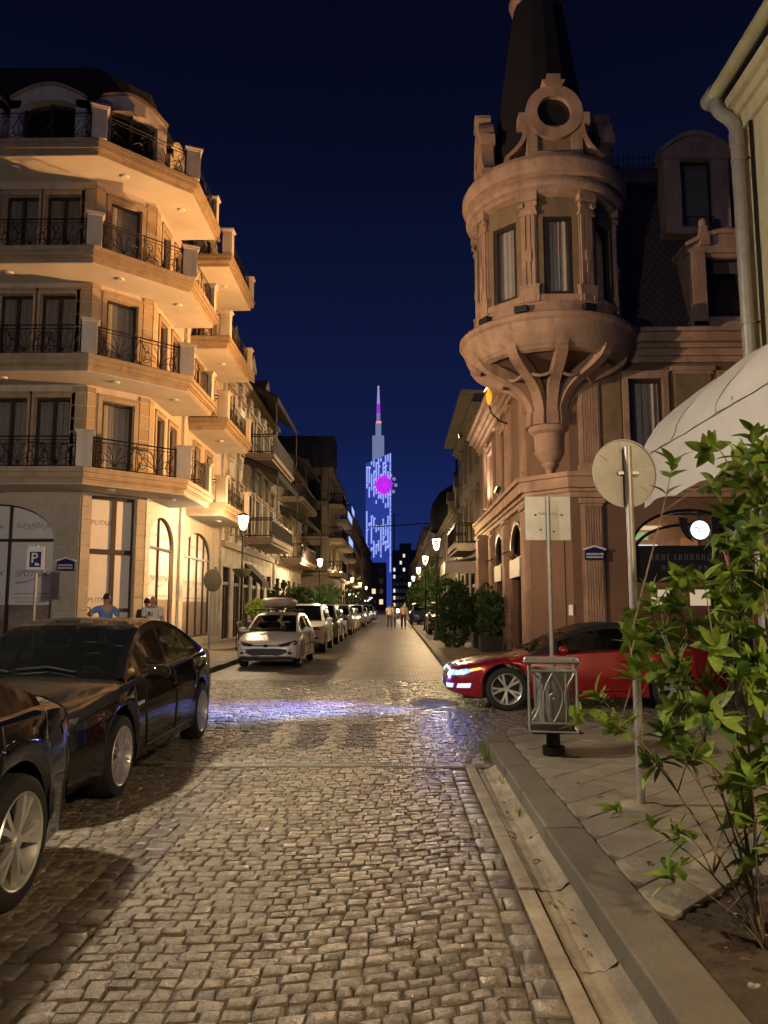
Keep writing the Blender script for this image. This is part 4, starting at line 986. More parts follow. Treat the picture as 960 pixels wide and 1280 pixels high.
def gable(dg):
    a = R(dg); nx, ny = math.sin(a), -math.cos(a); r = Vector((-ny, nx, 0)); o = TC + Vector((nx, ny, 0)) * 1.72; fr = Fr((o.x, o.y, 12.92), (r.x, r.y)); cz = 1.25
    m = MB(); n = 36; ri, ro = .44, .74
    for i in range(n):
        t0, t1 = 2 * math.pi * i / n, 2 * math.pi * (i + 1) / n
        m.fprism(fr, [(ri * math.cos(t0), cz + ri * math.sin(t0)), (ro * math.cos(t0), cz + ro * math.sin(t0)), (ro * math.cos(t1), cz + ro * math.sin(t1)), (ri * math.cos(t1), cz + ri * math.sin(t1))], -.30, .10)
    m.fbox(fr, -.72, .72, 0, .16, -.3, .08).fbox(fr, -.72, -.44, .16, .95, -.3, .05).fbox(fr, .44, .72, .16, .95, -.3, .05)
    for sg in (-1, 1):
        m.fbox(fr, min(sg * .66, sg * .92), max(sg * .66, sg * .92), cz - .32, cz - .02, -.3, .09)
        cur = [(sg * (.78 + .52 * (i / 8) ** 2.2), .95 - .93 * (i / 8)) for i in range(9)]
        for i in range(8):
            (u0, v0), (u1, v1) = cur[i], cur[i + 1]; th = .13
            q = [(u0 - sg * th, v0), (u0, v0), (u1, v1), (u1 - sg * th, v1)]
            m.fprism(fr, q if sg < 0 else q[::-1], -.26, .06)
    m.fprism(fr, [(-.20, cz + .66), (.20, cz + .66), (.30, cz + .86), (.17, cz + .86), (.17, cz + 1.02), (-.17, cz + 1.02), (-.17, cz + .86), (-.30, cz + .86)], -.28, .15)
    g = m.build('turret_gable', 'trim_rose', RB)
    MB().fbox(fr, -.44, .44, .16, .95, -.2, -.03).build('gable_panel', 'panel_olive', g)
    MB().lathe([(0, 0), (.45, 0)], fr.p(0, cz, -.06), 28, mtx=Matrix.Rotation(R(90), 3, r)).build('round_window', mat('oculus', (.02, .02, .02), .15, noise=0, fine=0), g)
for dg in (-90, 0, 90): gable(dg)
for o in RB.children:      # everything above the frieze
    if o.name.startswith(('turret_cornice', 'turret_spire', 'spire_finial', 'turret_gable')): o.location.z += .16
for dg in (-60, -28, 20):       # small floodlights on the turret rim
    a = R(dg); p = TC + Vector((math.sin(a) * 2.05, -math.cos(a) * 2.05, 8.9))
    fr = Fr(p, (math.cos(a), math.sin(a))); MB().fbox(fr, -.17, .17, 0, .16, -.08, .10).fbox(fr, -.03, .03, -.1, 0, -.03, .03).build('floodlight', 'black', RB, bevel=.015)
# ================================================================ near yellow building at the right edge
YB = thing('yellow_building', 'pale yellow rendered building with roof gutter and round downpipe', 'building', (5.5, 4.0, 0))
MB().box(4.42, 9.2, -6, 9.25, 0, 8.0).build('wall', 'yellow_wall', YB)
m_ = MB()
for a, b, o in ((7.55, 7.75, .06), (7.75, 7.88, .12), (7.88, 8.02, .2)): m_.box(4.42 - o, 9.1, -6, 9.25 + o * .5, a, b)
m_.build('eaves_moulding', 'yellow_wall', YB)
MB().quad((4.16, -6, 8.03), (4.16, 9.45, 8.03), (8, 9.45, 10.6), (8, -6, 10.6)).build('roof', 'roof_dark', YB)
MB().lathe([(.105, 0), (.105, 15.4)], (0, 0, 0), 14, 180, 360, mtx=Matrix(((1, 0, 0), (0, 0, 1), (0, 1, 0)))).build('gutter', 'zinc_yellow', YB, 60, local=False).location = Vector((4.13, -6, 8.15))
MB().lathe([(0, 0), (.11, 0), (.125, -.015), (.12, .2), (.105, .22)], (4.13, 9.42, 8.15), 14, 0, 360, mtx=Matrix(((1, 0, 0), (0, 0, -1), (0, 1, 0)))).build('gutter_end', 'zinc', YB, 60)
pp = [(4.13, 9.25, 8.1), (4.13, 9.25, 7.95), (4.16, 9.22, 7.86), (4.24, 9.16, 7.74), (4.29, 9.12, 7.62), (4.30, 9.11, 7.5), (4.30, 9.10, 0.16)]
m_ = MB().tube(pp, .078, 12)
m_.tube([(4.30, 9.11, 7.30), (4.30, 9.11, 7.52)], .09, 12).tube([(4.30, 9.1, 7.12), (4.30, 9.1, 7.15)], .092, 12).tube([(4.30, 9.1, 5.0), (4.30, 9.1, 5.03)], .092, 12)
m_.build('downpipe', 'zinc', YB, 50)
m_ = MB().tube([(4.30, 9.1, 7.13), (4.44, 9.0, 7.13)], .012, 5).tube([(4.30, 9.1, 5.01), (4.44, 9.0, 5.01)], .012, 5).tube([(4.2, 9.2, 8.05), (4.5, 9.0, 7.98)], .012, 5).tube([(4.39, 8.92, 7.9), (4.39, 8.92, .2)], .022, 6)
m_.build('pipe_bracket', 'iron', YB)
# awning
AW = thing('canvas_awning', 'off white canvas barrel awning hung on the pale yellow building', 'awning', (3.6, 7.0, 2.75))
prof = [(2.955, 3.36), (2.99, 3.50), (3.12, 3.72), (3.36, 3.95), (3.66, 4.18), (3.98, 4.37), (4.42, 4.50)]
px_ = pch([(i, p[0]) for i, p in enumerate(prof)]); pz_ = pch([(i, p[1]) for i, p in enumerate(prof)])
def awn(a, b):
    y = 9.05 - 4.7 * a; t = b * 6; sag = .05 * math.sin((a * 4 % 1) * math.pi) * math.sin(b * math.pi)
    wr = .020 * math.sin(a * 31 + b * 9 + 2 * math.sin(a * 7)) * math.sin(b * 3.1) + .016 * math.sin(a * 17 - b * 13) + .008 * math.sin(a * 61 + b * 27)
    return (px_(t) + sag * .6 + wr, y + (.10 * math.sin(b * 3.14) if a == 0 else 0), pz_(t) - sag + wr)
MB().grid(awn, 60, 18).build('canopy', 'canvas', AW, 60)
MB().grid(lambda a, b: (2.935 + .02 * b + .012 * math.sin(a * 46) * (1 - b), 9.05 - 4.7 * a, 2.78 + .58 * b + (1 - b) * (.05 * abs(math.sin(a * 14)) - .04)), 90, 6).build('valance', 'canvas', AW, 60)
m_ = MB()
for i in range(6): m_.quad(*(Vector((px_(i + q), 9.04, z_)) for q, z_ in ((0, 3.30), (1, 3.30))), Vector((px_(i + 1), 9.04, pz_(i + 1))), Vector((px_(i), 9.04, pz_(i))))
m_.build('end_panel', 'canvas', AW)
m_ = MB().tube([(2.96, 9.05, 3.35), (2.96, 4.35, 3.35)], .009, 6)
for y in (9.0, 7.85, 6.7, 5.5, 4.4): m_.tube([(px_(i * .5) + .02, y, pz_(i * .5) - .03) for i in range(13)], .016, 5).tube([(2.97, y, 3.33), (4.4, y, 3.0)], .016, 5)
m_.build('awning_frame', 'iron', AW)
for a in (.2, .43, .66, .88): MB().tube([Vector(awn(a, i / 12)) + Vector((-.004, 0, .004)) for i in range(13)], .006, 4).build('seam', mat('canvas_seam', (.30, .27, .23), .85), AW)
# ================================================================ cars
def wheel_meshes(r, w, style, key, cache={}):
    if key in cache: return cache[key]
    rx = Matrix.Rotation(R(90), 3, 'Y')       # axle along x
    ty = MB().lathe([(r * .70, -w * .46), (r * .86, -w * .5), (r * .965, -w * .44), (r, -w * .30), (r * 1.004, 0), (r, w * .30), (r * .965, w * .44), (r * .86, w * .5), (r * .70, w * .46), (r * .66, 0)], (0, 0, 0), 40, mtx=rx).mesh('tyre', 'rubber', None, 35)
    rm = MB().lathe([(r * .60, -w * .3), (r * .64, w * .25), (r * .70, w * .44), (r * .735, w * .47), (r * .72, w * .5), (r * .69, w * .47), (r * .66, w * .36)], (0, 0, 0), 40, mtx=rx)
    rm.lathe([(0, w * .44), (r * .10, w * .44), (r * .14, w * .38), (r * .15, w * .1)], (0, 0, 0), 16, mtx=rx)
    def spoke(a, w0, w1, tw=0):
        pts = [(r * .12, w0, w * .40), (r * .40, (w0 + w1) / 2, w * .44), (r * .69, w1, w * .45)]
        k = len(rm.v)
        for (rr, hw_, xx) in pts:
            for t in (-1, 1):
                for dx in (0, -.035):
                    y = t * hw_; c, s_ = math.cos(a + tw * rr / r), math.sin(a + tw * rr / r)
                    rm.v.append(Vector((xx + dx, rr * c - y * s_, rr * s_ + y * c)))
        for i in range(2):
            b = k + i * 4; rm.f += [(b, b + 4, b + 6, b + 2), (b + 1, b + 3, b + 7, b + 5), (b, b + 1, b + 5, b + 4), (b + 2, b + 6, b + 7, b + 3)]
    if style == 'ten':
        for k in range(10): spoke(k * 2 * math.pi / 10 - .08, .007, .013); spoke(k * 2 * math.pi / 10 + .12, .005, .008)
    elif style == 'five':
        for k in range(5): spoke(k * 2 * math.pi / 5 + .08, .011, .019, .16); spoke(k * 2 * math.pi / 5 - .08, .011, .019, -.16)
    else:
        for k in range(6): spoke(k * 2 * math.pi / 6, .022, .036)
    rmm = rm.mesh('rim', 'alloy', None, 30)
    dk = MB().lathe([(0, -w * .1), (r * .62, -w * .1)], (0, 0, 0), 24, mtx=rx).mesh('brake_disc', 'alloy_dark', None)
    cache[key] = (ty, rmm, dk); return cache[key]
def car(name, label, sp, loc, rz, group=None, detail=2):
    """local frame: +y = towards the nose, z up, origin on the ground at the middle"""
    L, Wd, r, fo, wb = sp['L'], sp['W'], sp['r'], sp['fo'], sp['wb']; hwid = Wd / 2; paint = sp['paint']
    T = thing(name, label, 'car', loc, rz, group)
    ft, fb, fp = pch(sp['top']), pch(sp['belt']), pch(sp.get('plan') or [(0, .66), (.06, .78), (.2, .885), (.5, .965), (1.0, .995), (L / 2, 1), (L - 1.0, .985), (L - .45, .94), (L - .15, .85), (L - .04, .76), (L, .66)])
    gh = sp['gh']; fg = pch(gh); s1, s4 = gh[0][0], gh[-1][0]; sr0, sr1 = sp['roof']
    sill = sp.get('sill', .22); ra = r + .055; ws = (fo, fo + wb)
    st = set([0, .015, .04, .08, .14, .22, .32, .45, .6, L, L - .015, L - .04, L - .08, L - .14, L - .22, L - .32, L - .45])
    for s_ in ws:
        for k in range(13): st.add(s_ + ra * math.cos(math.pi * k / 12))
        st.update((s_ - ra - .002, s_ + ra + .002))
    k = 0.
    while k < L: st.add(k); k += .16
    st.update((s1, s4, sr0, sr1)); st.update(x for w_ in sp['win'] for x in w_)
    st = sorted(x for x in st if 0 <= x <= L)
    q = [st[0]]
    for x in st[1:]:
        if x - q[-1] > .0015: q.append(x)
    st = q
    def zlow(s_):
        e = min(s_, L - s_); z = sill + (.10 * (1 - e / .5) ** 2 if e < .5 else 0)
        for c in ws:
            if abs(s_ - c) <= ra: z = max(z, r + math.sqrt(max(0, ra * ra - (s_ - c) ** 2)))
        return z
    def prof(s_):
        w = fp(s_) * hwid; zl, zb, zt = zlow(s_), fb(s_), ft(s_); h = zb - zl
        flare = 0
        for c in ws:
            if abs(s_ - c) < ra + .12: flare = max(flare, .018 * (1 - max(0, abs(s_ - c) - ra) / .12))
        return [(0, zl), (.84 * w, zl), (.965 * w + flare, zl + .012), (.99 * w + flare, zl + .22 * h), (1.0 * w + flare * .6, zl + .45 * h), (w, zl + .62 * h), (.985 * w, zl + .72 * h), (.975 * w, zl + .86 * h), (.955 * w, zb - .012), (.915 * w, zb + .008), (.78 * w, zb + .55 * (zt - zb) + .004), (.42 * w, zt - .010), (0, zt)]
    B = MB(); n = None
    for s_ in st:
        p = prof(s_); ring = [(x, z) for x, z in p] + [(-x, z) for x, z in p[-2:0:-1]]; n = len(ring)
        B.v += [Vector((x, L / 2 - s_, z)) for x, z in ring]
    for i in range(len(st) - 1):
        for j in range(n): a, b = i * n + j, i * n + (j + 1) % n; B.f.append((a, b, b + n, a + n))
    B.f.append(tuple(range(n - 1, -1, -1))); B.f.append(tuple((len(st) - 1) * n + j for j in range(n)))
    body = B.build('body', paint, T, 38, local=True)
    bvh = BVHTree.FromPolygons(B.v, B.f)
    # greenhouse
    rf = sp.get('rf', .66) * hwid; G = {'roof': MB(), 'windshield': MB(), 'rear_window': MB(), 'side_window': [], 'pillar': {1: MB(), -1: MB()}}
    gst = [s_ for s_ in st if s1 <= s_ <= s4]; zroof = max(g[1] for g in gh)
    def gsec(s_):
        zb = fb(s_) - .006; zr = max(fg(s_), zb + .004); h = max(0, min(1, (zr - zb) / (zroof - zb)))
        w = fp(s_) * hwid; bx = .905 * w; tx = bx + (rf - bx) * h ** .85; zt = zr - .035 * h
        lx = lambda t: (bx + (tx - bx) * t - .012 * 0, zb + (zt - zb) * t)
        return [lx(0), lx(.07), lx(.84), lx(1), (tx * .90, zt + (zr - zt) * .55), (tx * .5, zr - .004), (0, zr)]
    secs = [gsec(s_) for s_ in gst]
    for sg in (1, -1):
        wins = [MB() for _ in sp['win']]
        for i in range(len(gst) - 1):
            A_, B_ = secs[i], secs[i + 1]; ya, yb = L / 2 - gst[i], L / 2 - gst[i + 1]; mid = (gst[i] + gst[i + 1]) / 2
            for j in range(6):
                qd = [Vector((sg * A_[j][0], ya, A_[j][1])), Vector((sg * B_[j][0], yb, B_[j][1])), Vector((sg * B_[j + 1][0], yb, B_[j + 1][1])), Vector((sg * A_[j + 1][0], ya, A_[j + 1][1]))]
                if sg > 0: qd = qd[::-1]
                tgt = G['pillar'][sg]
                if j == 1:
                    for wi, (a, b) in enumerate(sp['win']):
                        if a <= mid <= b: tgt = wins[wi]
                elif j >= 4:
                    tgt = G['windshield'] if mid < sr0 else (G['rear_window'] if mid > sr1 else G['roof'])
                tgt.quad(*qd)
        for w_ in wins:
            if w_.f: w_.build('side_window', 'car_glass', T, 60, local=True)
    if not sp.get('solid_rear'): G['rear_window'].build('rear_window', 'car_glass', T, 60, local=True)
    else: G['roof'].add(G['rear_window'].v, G['rear_window'].f)
    G['windshield'].build('windshield', 'car_glass', T, 60, local=True)
    G['roof'].build('roof', sp.get('roofmat', paint), T, 50, local=True); [G['pillar'][k_].build('pillar', sp.get('pillarmat', paint), T, 45, local=True) for k_ in (1, -1)]
    # wheels
    ty, rm, dk = wheel_meshes(r, sp.get('tw', .21), sp.get('wheel', 'six'), (r, sp.get('wheel', 'six')))
    for c in ws:
        for sg in (1, -1):
            o = link('wheel', ty, T); o.location = (sg * (hwid - .115), L / 2 - c, r); o.rotation_euler = (rnd.random() * 6, 0, 0 if sg > 0 else math.pi)
            link('rim', rm, o); link('brake_disc', dk, o)
    MB().box(-hwid * .80, hwid * .80, -L / 2 + .25, L / 2 - .25, .17, .40).build('underbody', 'black', T, local=True)
    # patches cut to the bodywork
    def hit(x, y, z, d):
        h = bvh.ray_cast(Vector((x, y, z)) - Vector(d) * 4, Vector(d)); return (h[0], h[1]) if h[0] else (None, None)
    def patch(nm, poly, view, m, off=.006, rings=4, parent=T, hold=None):
        """view 'f' front (x,z), 'r' rear (x,z), 's+' / 's-' sides (s,z), 't' top (x,s)"""
        cx = sum(p[0] for p in poly) / len(poly); cz = sum(p[1] for p in poly) / len(poly); V = []; mb = MB(); fine = []
        for i in range(len(poly)):
            p, q_ = poly[i], poly[(i + 1) % len(poly)]; kk = max(1, int(math.hypot(q_[0] - p[0], q_[1] - p[1]) / .07))
            fine += [(p[0] + (q_[0] - p[0]) * t / kk, p[1] + (q_[1] - p[1]) * t / kk) for t in range(kk)]
        def pr(a, b):
            if view in 'fr': o, d = (a, 0, b), ((0, -1, 0) if view == 'f' else (0, 1, 0))
            elif view[0] == 's': o, d = (0, L / 2 - a, b), ((-1, 0, 0) if view == 's+' else (1, 0, 0))
            else: o, d = (a, L / 2 - b, 0), (0, 0, -1)
            h, nn = hit(*o, d)
            if h is None: return None
            if nn.dot(Vector(d)) > 0: nn = -nn
            return h + nn * off
        m_n = len(fine); grid_ = [[pr(cx + (p[0] - cx) * k / rings, cz + (p[1] - cz) * k / rings) for p in fine] for k in range(1, rings + 1)]; c = pr(cx, cz)
        if c is None: return None
        last = c
        for k in range(rings):
            for i in range(m_n):
                if grid_[k][i] is None: grid_[k][i] = grid_[k - 1][i] if k and grid_[k - 1][i] is not None else last
        mb.v.append(c)
        for g in grid_: mb.v += g
        for i in range(m_n):
            mb.f.append((0, 1 + i, 1 + (i + 1) % m_n))
            for k in range(rings - 1): a = 1 + k * m_n; mb.f.append((a + i, a + m_n + i, a + m_n + (i + 1) % m_n, a + (i + 1) % m_n))
        return mb.build(nm, m, parent, 60, local=True)
    def seam(pts, view, wid=.007, m='black', nm='door_gap', parent=T, off=.004):
        mb = MB(); out = []
        for i in range(len(pts) - 1):
            (a, b), (c, d) = pts[i], pts[i + 1]; kk = max(2, int(math.hypot(c - a, d - b) / .08))
            for t in range(kk + (1 if i == len(pts) - 2 else 0)):
                f_ = t / kk; x, z = a + (c - a) * f_, b + (d - b) * f_; dr = (-1, 0, 0) if view == 's+' else (1, 0, 0)
                h, nn = hit(0, L / 2 - x, z, dr)
                if h is not None: out.append(h + Vector((off if view == 's+' else -off, 0, 0)))
        if len(out) > 1: mb.tube(out, wid, 4).build(nm, m, parent, local=True)
    T_side = ('s+', 's-')
    for v in T_side:
        for d_ in sp.get('doors', []): seam(d_, v)
        if detail > 1:
            for hs, hz in sp.get('handles', []):
                h, nn = hit(0, L / 2 - hs, hz, (-1, 0, 0) if v == 's+' else (1, 0, 0))
                if h is not None:
                    sg = 1 if v == 's+' else -1
                    MB().tube([h + Vector((0, .10, 0)), h + Vector((sg * .035, .07, 0)), h + Vector((sg * .035, -.07, .0)), h + Vector((0, -.10, 0))], .014, 6).build('door_handle', sp.get('handlemat', paint), T, 50, local=True)
            if 'sideline' in sp: seam(sp['sideline'], v, .010, 'chrome', 'window_trim', off=.002)
    for sg in (1, -1):
        ms = sp['mirror']; bx = fp(ms[0]) * hwid
        m = MB(); cx_ = sg * (bx + .06); cy_ = L / 2 - ms[0]; cz_ = ms[1]
        m.lathe([(0, .06), (.05, .055), (.08, .03), (.09, -.01), (.085, -.05), (0, -.055)], (0, 0, 0), 14, mtx=Matrix(((1.25, 0, 0), (0, 0, 1), (0, .8, 0))))
        m.v = [v + Vector((cx_, cy_, cz_)) for v in m.v]
        m.tube([(sg * (bx - .10), cy_, cz_ - .05), (cx_ - sg * .05, cy_, cz_ - .03)], .022, 6)
        m.build('mirror', sp.get('mirrormat', paint), T, 50, local=True)
        for nm, poly, vw, mt in sp.get('sided', []):
            pl_ = [(p[0] * sg, p[1]) for p in poly]; vv = vw if vw in 'frt' else ('s+' if sg > 0 else 's-')
            patch(nm, [(p[0], p[1]) for p in (pl_ if vv in 'frt' else poly)], vv, mt)
    for it in sp.get('mid', []): patch(*it)
    # cabin
    zb = fb((sr0 + sr1) / 2)
    m = MB()
    for sx_ in (-.36, .36):
        for ss in sp.get('seats', ()):
            y = L / 2 - ss; m.box(sx_ - .22, sx_ + .22, y - .06, y + .06, zb - .25, zb + .20).box(sx_ - .12, sx_ + .12, y - .05, y + .04, zb + .22, zb + .38)
    if m.f: m.build('seat', 'cloth_dark', T, local=True, bevel=.03)
    if sp.get('seats'):
        y = L / 2 - s1 - .55; MB().lathe([(.17 + .014 * math.cos(t), .014 * math.sin(t)) for t in [k * 6.283 / 6 for k in range(7)]], (-.36, y, zb + .03), 20, mtx=Matrix.Rotation(R(62), 3, 'X')).build('steering_wheel', 'black', T, 50, local=True)
    for x in (-.35, .25):
        if detail > 1:
            zz = lambda s_: max(fg(s_), fb(s_)) + .02
            MB().tube([(x, L / 2 - s1 - .04, zz(s1 + .04)), (x + .28, L / 2 - s1 - .10, zz(s1 + .10) + .005), (x + .55, L / 2 - s1 - .07, zz(s1 + .07))], .011, 5).build('wiper', 'black', T, local=True)
    T['hit'] = 0; del T['hit']
    T_patch[T.name] = patch
    return T
T_patch = {}
# ---- shapes
FUS = dict(L=4.87, W=1.86, r=.335, fo=.97, wb=2.85, tw=.235, wheel='ten', paint='paint_black_dusty', pillarmat='paint_black', sill=.20,
    top=[(0, .56), (.03, .66), (.10, .735), (.35, .80), (.9, .90), (1.30, .965), (1.6, .99), (3.9, 1.02), (4.2, 1.07), (4.6, 1.10), (4.75, 1.06), (4.82, .98), (4.87, .78)],
    belt=[(0, .54), (.03, .62), (.12, .68), (.45, .76), (1.1, .88), (1.9, .93), (3.0, .97), (4.0, 1.02), (4.55, 1.03), (4.78, .96), (4.87, .76)],
    gh=[(1.28, .955), (1.55, 1.12), (1.9, 1.30), (2.25, 1.425), (2.7, 1.475), (3.1, 1.46), (3.5, 1.385), (3.9, 1.24), (4.32, 1.075)], roof=(2.16, 3.42), rf=.66,
    win=[(1.72, 2.58), (2.68, 3.46), (3.52, 3.86)], mirror=(1.72, .97), seats=(2.55, 3.45),
    doors=[[(1.62, .86), (1.60, .6), (1.66, .30)], [(2.63, .95), (2.63, .30)], [(3.62, .96), (3.50, .62), (3.34, .50)], [(1.66, .30), (3.28, .31)]], handles=[(2.46, .80), (3.40, .84)], handlemat='paint_black',
    sideline=[(1.70, .945), (2.4, .975), (3.2, 1.005), (3.8, 1.035)],
    sided=[('headlight', [(.36, .66), (.52, .625), (.70, .64), (.80, .69), (.80, .735), (.60, .725), (.42, .70)], 'f', 'lens_clear'), ('headlight', [(.22, .645), (.55, .675), (.72, .715), (.66, .765), (.46, .745), (.26, .70)], 's', 'lens_clear'), ('turn_lamp', [(.50, .69), (.68, .72), (.64, .755), (.50, .735)], 's', 'amber'),
           ('fog_lamp', [(.58, .36), (.74, .38), (.76, .46), (.60, .44)], 'f', 'black'), ('taillight', [(.45, .86), (.82, .88), (.84, .98), (.5, .97)], 'r', 'lens_red'), ('badge', [(1.36, .70), (1.56, .705), (1.56, .735), (1.36, .73)], 's', 'alloy')],
    mid=[('grille', [(-.42, .42), (.42, .42), (.50, .56), (.34, .64), (-.34, .64), (-.50, .56)], 'f', 'black'), ('lower_intake', [(-.5, .27), (.5, .27), (.46, .36), (-.46, .36)], 'f', 'black')])
HAT = dict(L=3.83, W=1.66, r=.29, fo=.76, wb=2.44, tw=.19, wheel='six', paint='paint_white', sill=.21, mirrormat='paint_white',
    top=[(0, .50), (.03, .60), (.10, .68), (.35, .77), (.75, .87), (.98, .92), (1.4, .94), (3.4, .97), (3.65, .98), (3.78, .92), (3.83, .7)],
    belt=[(0, .49), (.03, .57), (.12, .64), (.4, .72), (.9, .84), (1.6, .90), (2.8, .94), (3.5, .96), (3.75, .90), (3.83, .68)],
    plan=[(0, .70), (.06, .82), (.18, .92), (.45, .985), (.9, 1), (2.9, 1), (3.4, .96), (3.7, .88), (3.83, .74)],
    gh=[(.92, .905), (1.15, 1.06), (1.45, 1.25), (1.75, 1.37), (2.2, 1.425), (2.8, 1.41), (3.25, 1.33), (3.5, 1.17), (3.70, .965)], roof=(1.66, 3.22), rf=.68,
    win=[(1.25, 2.30), (2.38, 3.15)], mirror=(1.30, .95), seats=(2.1, 2.9),
    doors=[[(1.18, .82), (1.16, .6), (1.22, .3)], [(2.34, .92), (2.34, .3)], [(1.22, .3), (2.34, .3)]], handles=[(2.15, .78)], handlemat='black',
    sided=[('headlight', [(.26, .58), (.40, .545), (.60, .57), (.70, .62), (.74, .70), (.60, .67), (.42, .625)], 'f', 'lens_clear'), ('headlight', [(.10, .58), (.24, .60), (.40, .70), (.30, .71), (.14, .66)], 's', 'lens_clear'), ('fog_lamp', [(.56, .355), (.66, .355), (.68, .41), (.58, .42)], 'f', 'lens_clear'), ('hood_vent', [(.12, .72), (.17, .72), (.17, .76), (.12, .76)], 't', 'black'),
           ('taillight', [(.6, .7), (.74, .7), (.74, .9), (.62, .95)], 'r', 'lens_red'), ('side_moulding', [(1.3, .52), (2.9, .53), (2.9, .575), (1.3, .565)], 's', 'black')],
    mid=[('grille', [(-.66, .475), (-.60, .42), (-.36, .33), (0, .30), (.36, .33), (.60, .42), (.66, .475), (.3, .505), (-.3, .505)], 'f', 'black', .008), ('upper_grille', [(-.30, .555), (.30, .555), (.32, .585), (-.32, .585)], 'f', 'black'), ('emblem', [(-.05, .53), (.05, .53), (.06, .58), (0, .61), (-.06, .58)], 'f', 'chrome', .014)])
COU = dict(L=4.42, W=1.76, r=.325, fo=.90, wb=2.55, tw=.22, wheel='five', paint='paint_red', roofmat='soft_top', pillarmat='soft_top', sill=.19, mirrormat='paint_red', solid_rear=True,
    top=[(0, .46), (.04, .56), (.12, .645), (.4, .72), (.9, .81), (1.35, .88), (1.7, .90), (3.7, .96), (4.1, .97), (4.32, .90), (4.42, .7)],
    belt=[(0, .45), (.04, .54), (.14, .61), (.45, .68), (1.1, .80), (1.9, .86), (3.0, .92), (3.8, .95), (4.25, .90), (4.42, .68)],
    gh=[(1.30, .855), (1.6, 1.02), (1.95, 1.20), (2.25, 1.295), (2.6, 1.335), (3.0, 1.31), (3.4, 1.22), (3.75, 1.09), (4.0, .955)], roof=(2.15, 2.9), rf=.66,
    win=[(1.72, 2.78)], mirror=(1.76, .92), seats=(2.5,),
    doors=[[(1.66, .80), (1.62, .5), (1.68, .28)], [(2.95, .90), (2.95, .30)], [(1.68, .28), (2.95, .3)]], handles=[(2.75, .76)],
    sided=[('headlight', [(.40, .52), (.60, .50), (.78, .545), (.80, .60), (.62, .60), (.44, .575)], 'f', 'headlight_on'), ('headlight', [(.07, .52), (.26, .535), (.40, .60), (.30, .625), (.12, .60)], 's', 'headlight_on'), ('lamp_core', [(.14, .54), (.24, .55), (.30, .585), (.22, .60), (.14, .58)], 's', 'headlight_core'), ('lamp_core', [(.52, .53), (.66, .54), (.68, .58), (.54, .57)], 'f', 'headlight_core'), ('turn_lamp', [(.36, .585), (.54, .625), (.50, .65), (.34, .62)], 's', 'amber_on'),
           ('daytime_lamp', [(.14, .335), (.34, .34), (.36, .41), (.16, .40)], 's', 'drl'), ('daytime_lamp', [(.52, .33), (.70, .335), (.72, .40), (.54, .40)], 'f', 'drl'), ('taillight', [(.4, .74), (.8, .76), (.8, .86), (.42, .86)], 'r', 'lens_red')],
    mid=[('grille', [(-.36, .30), (.36, .30), (.42, .46), (-.42, .46)], 'f', 'black')])
EXE = dict(FUS, L=4.72, W=1.84, r=.345, fo=.80, wb=2.84, tw=.25, wheel='five', paint='paint_black', sill=.19,
    top=[(0, .56), (.03, .68), (.10, .76), (.35, .83), (.9, .92), (1.30, .98), (1.6, 1.0), (3.7, 1.03), (4.0, 1.06), (4.4, 1.06), (4.6, 1.03), (4.68, .94), (4.72, .72)],
    belt=[(0, .54), (.03, .64), (.12, .70), (.45, .78), (1.1, .90), (1.9, .95), (3.0, .98), (3.9, .995), (4.35, .97), (4.6, .90), (4.72, .70)],
    gh=[(1.25, .965), (1.5, 1.12), (1.85, 1.30), (2.2, 1.40), (2.6, 1.44), (3.0, 1.43), (3.4, 1.35), (3.75, 1.20), (4.08, 1.065)], roof=(2.1, 3.3), win=[(1.68, 2.5), (2.6, 3.4)], mirror=(1.65, 1.0),
    doors=[[(1.55, .88), (1.53, .6), (1.58, .3)], [(2.55, .95), (2.55, .3)], [(3.45, .97), (3.35, .6), (3.2, .5)]], handles=[(2.4, .82), (3.3, .85)], sideline=[(1.66, .965), (3.4, .995)],
    sided=[('taillight', [(.34, .80), (.60, .775), (.80, .80), (.84, .88), (.60, .915), (.38, .90)], 'r', 'lens_red'), ('taillight', [(4.30, .80), (4.50, .79), (4.62, .82), (4.58, .88), (4.42, .90), (4.26, .86)], 's', 'lens_red'), ('headlight', [(.3, .62), (.78, .64), (.8, .72), (.4, .70)], 'f', 'lens_clear'), ('reflector', [(4.42, .46), (4.58, .47), (4.58, .50), (4.42, .49)], 's', 'lens_red')],
    mid=[('license_plate', [(-.26, .62), (.26, .62), (.26, .73), (-.26, .73)], 'r', 'sign_white')])
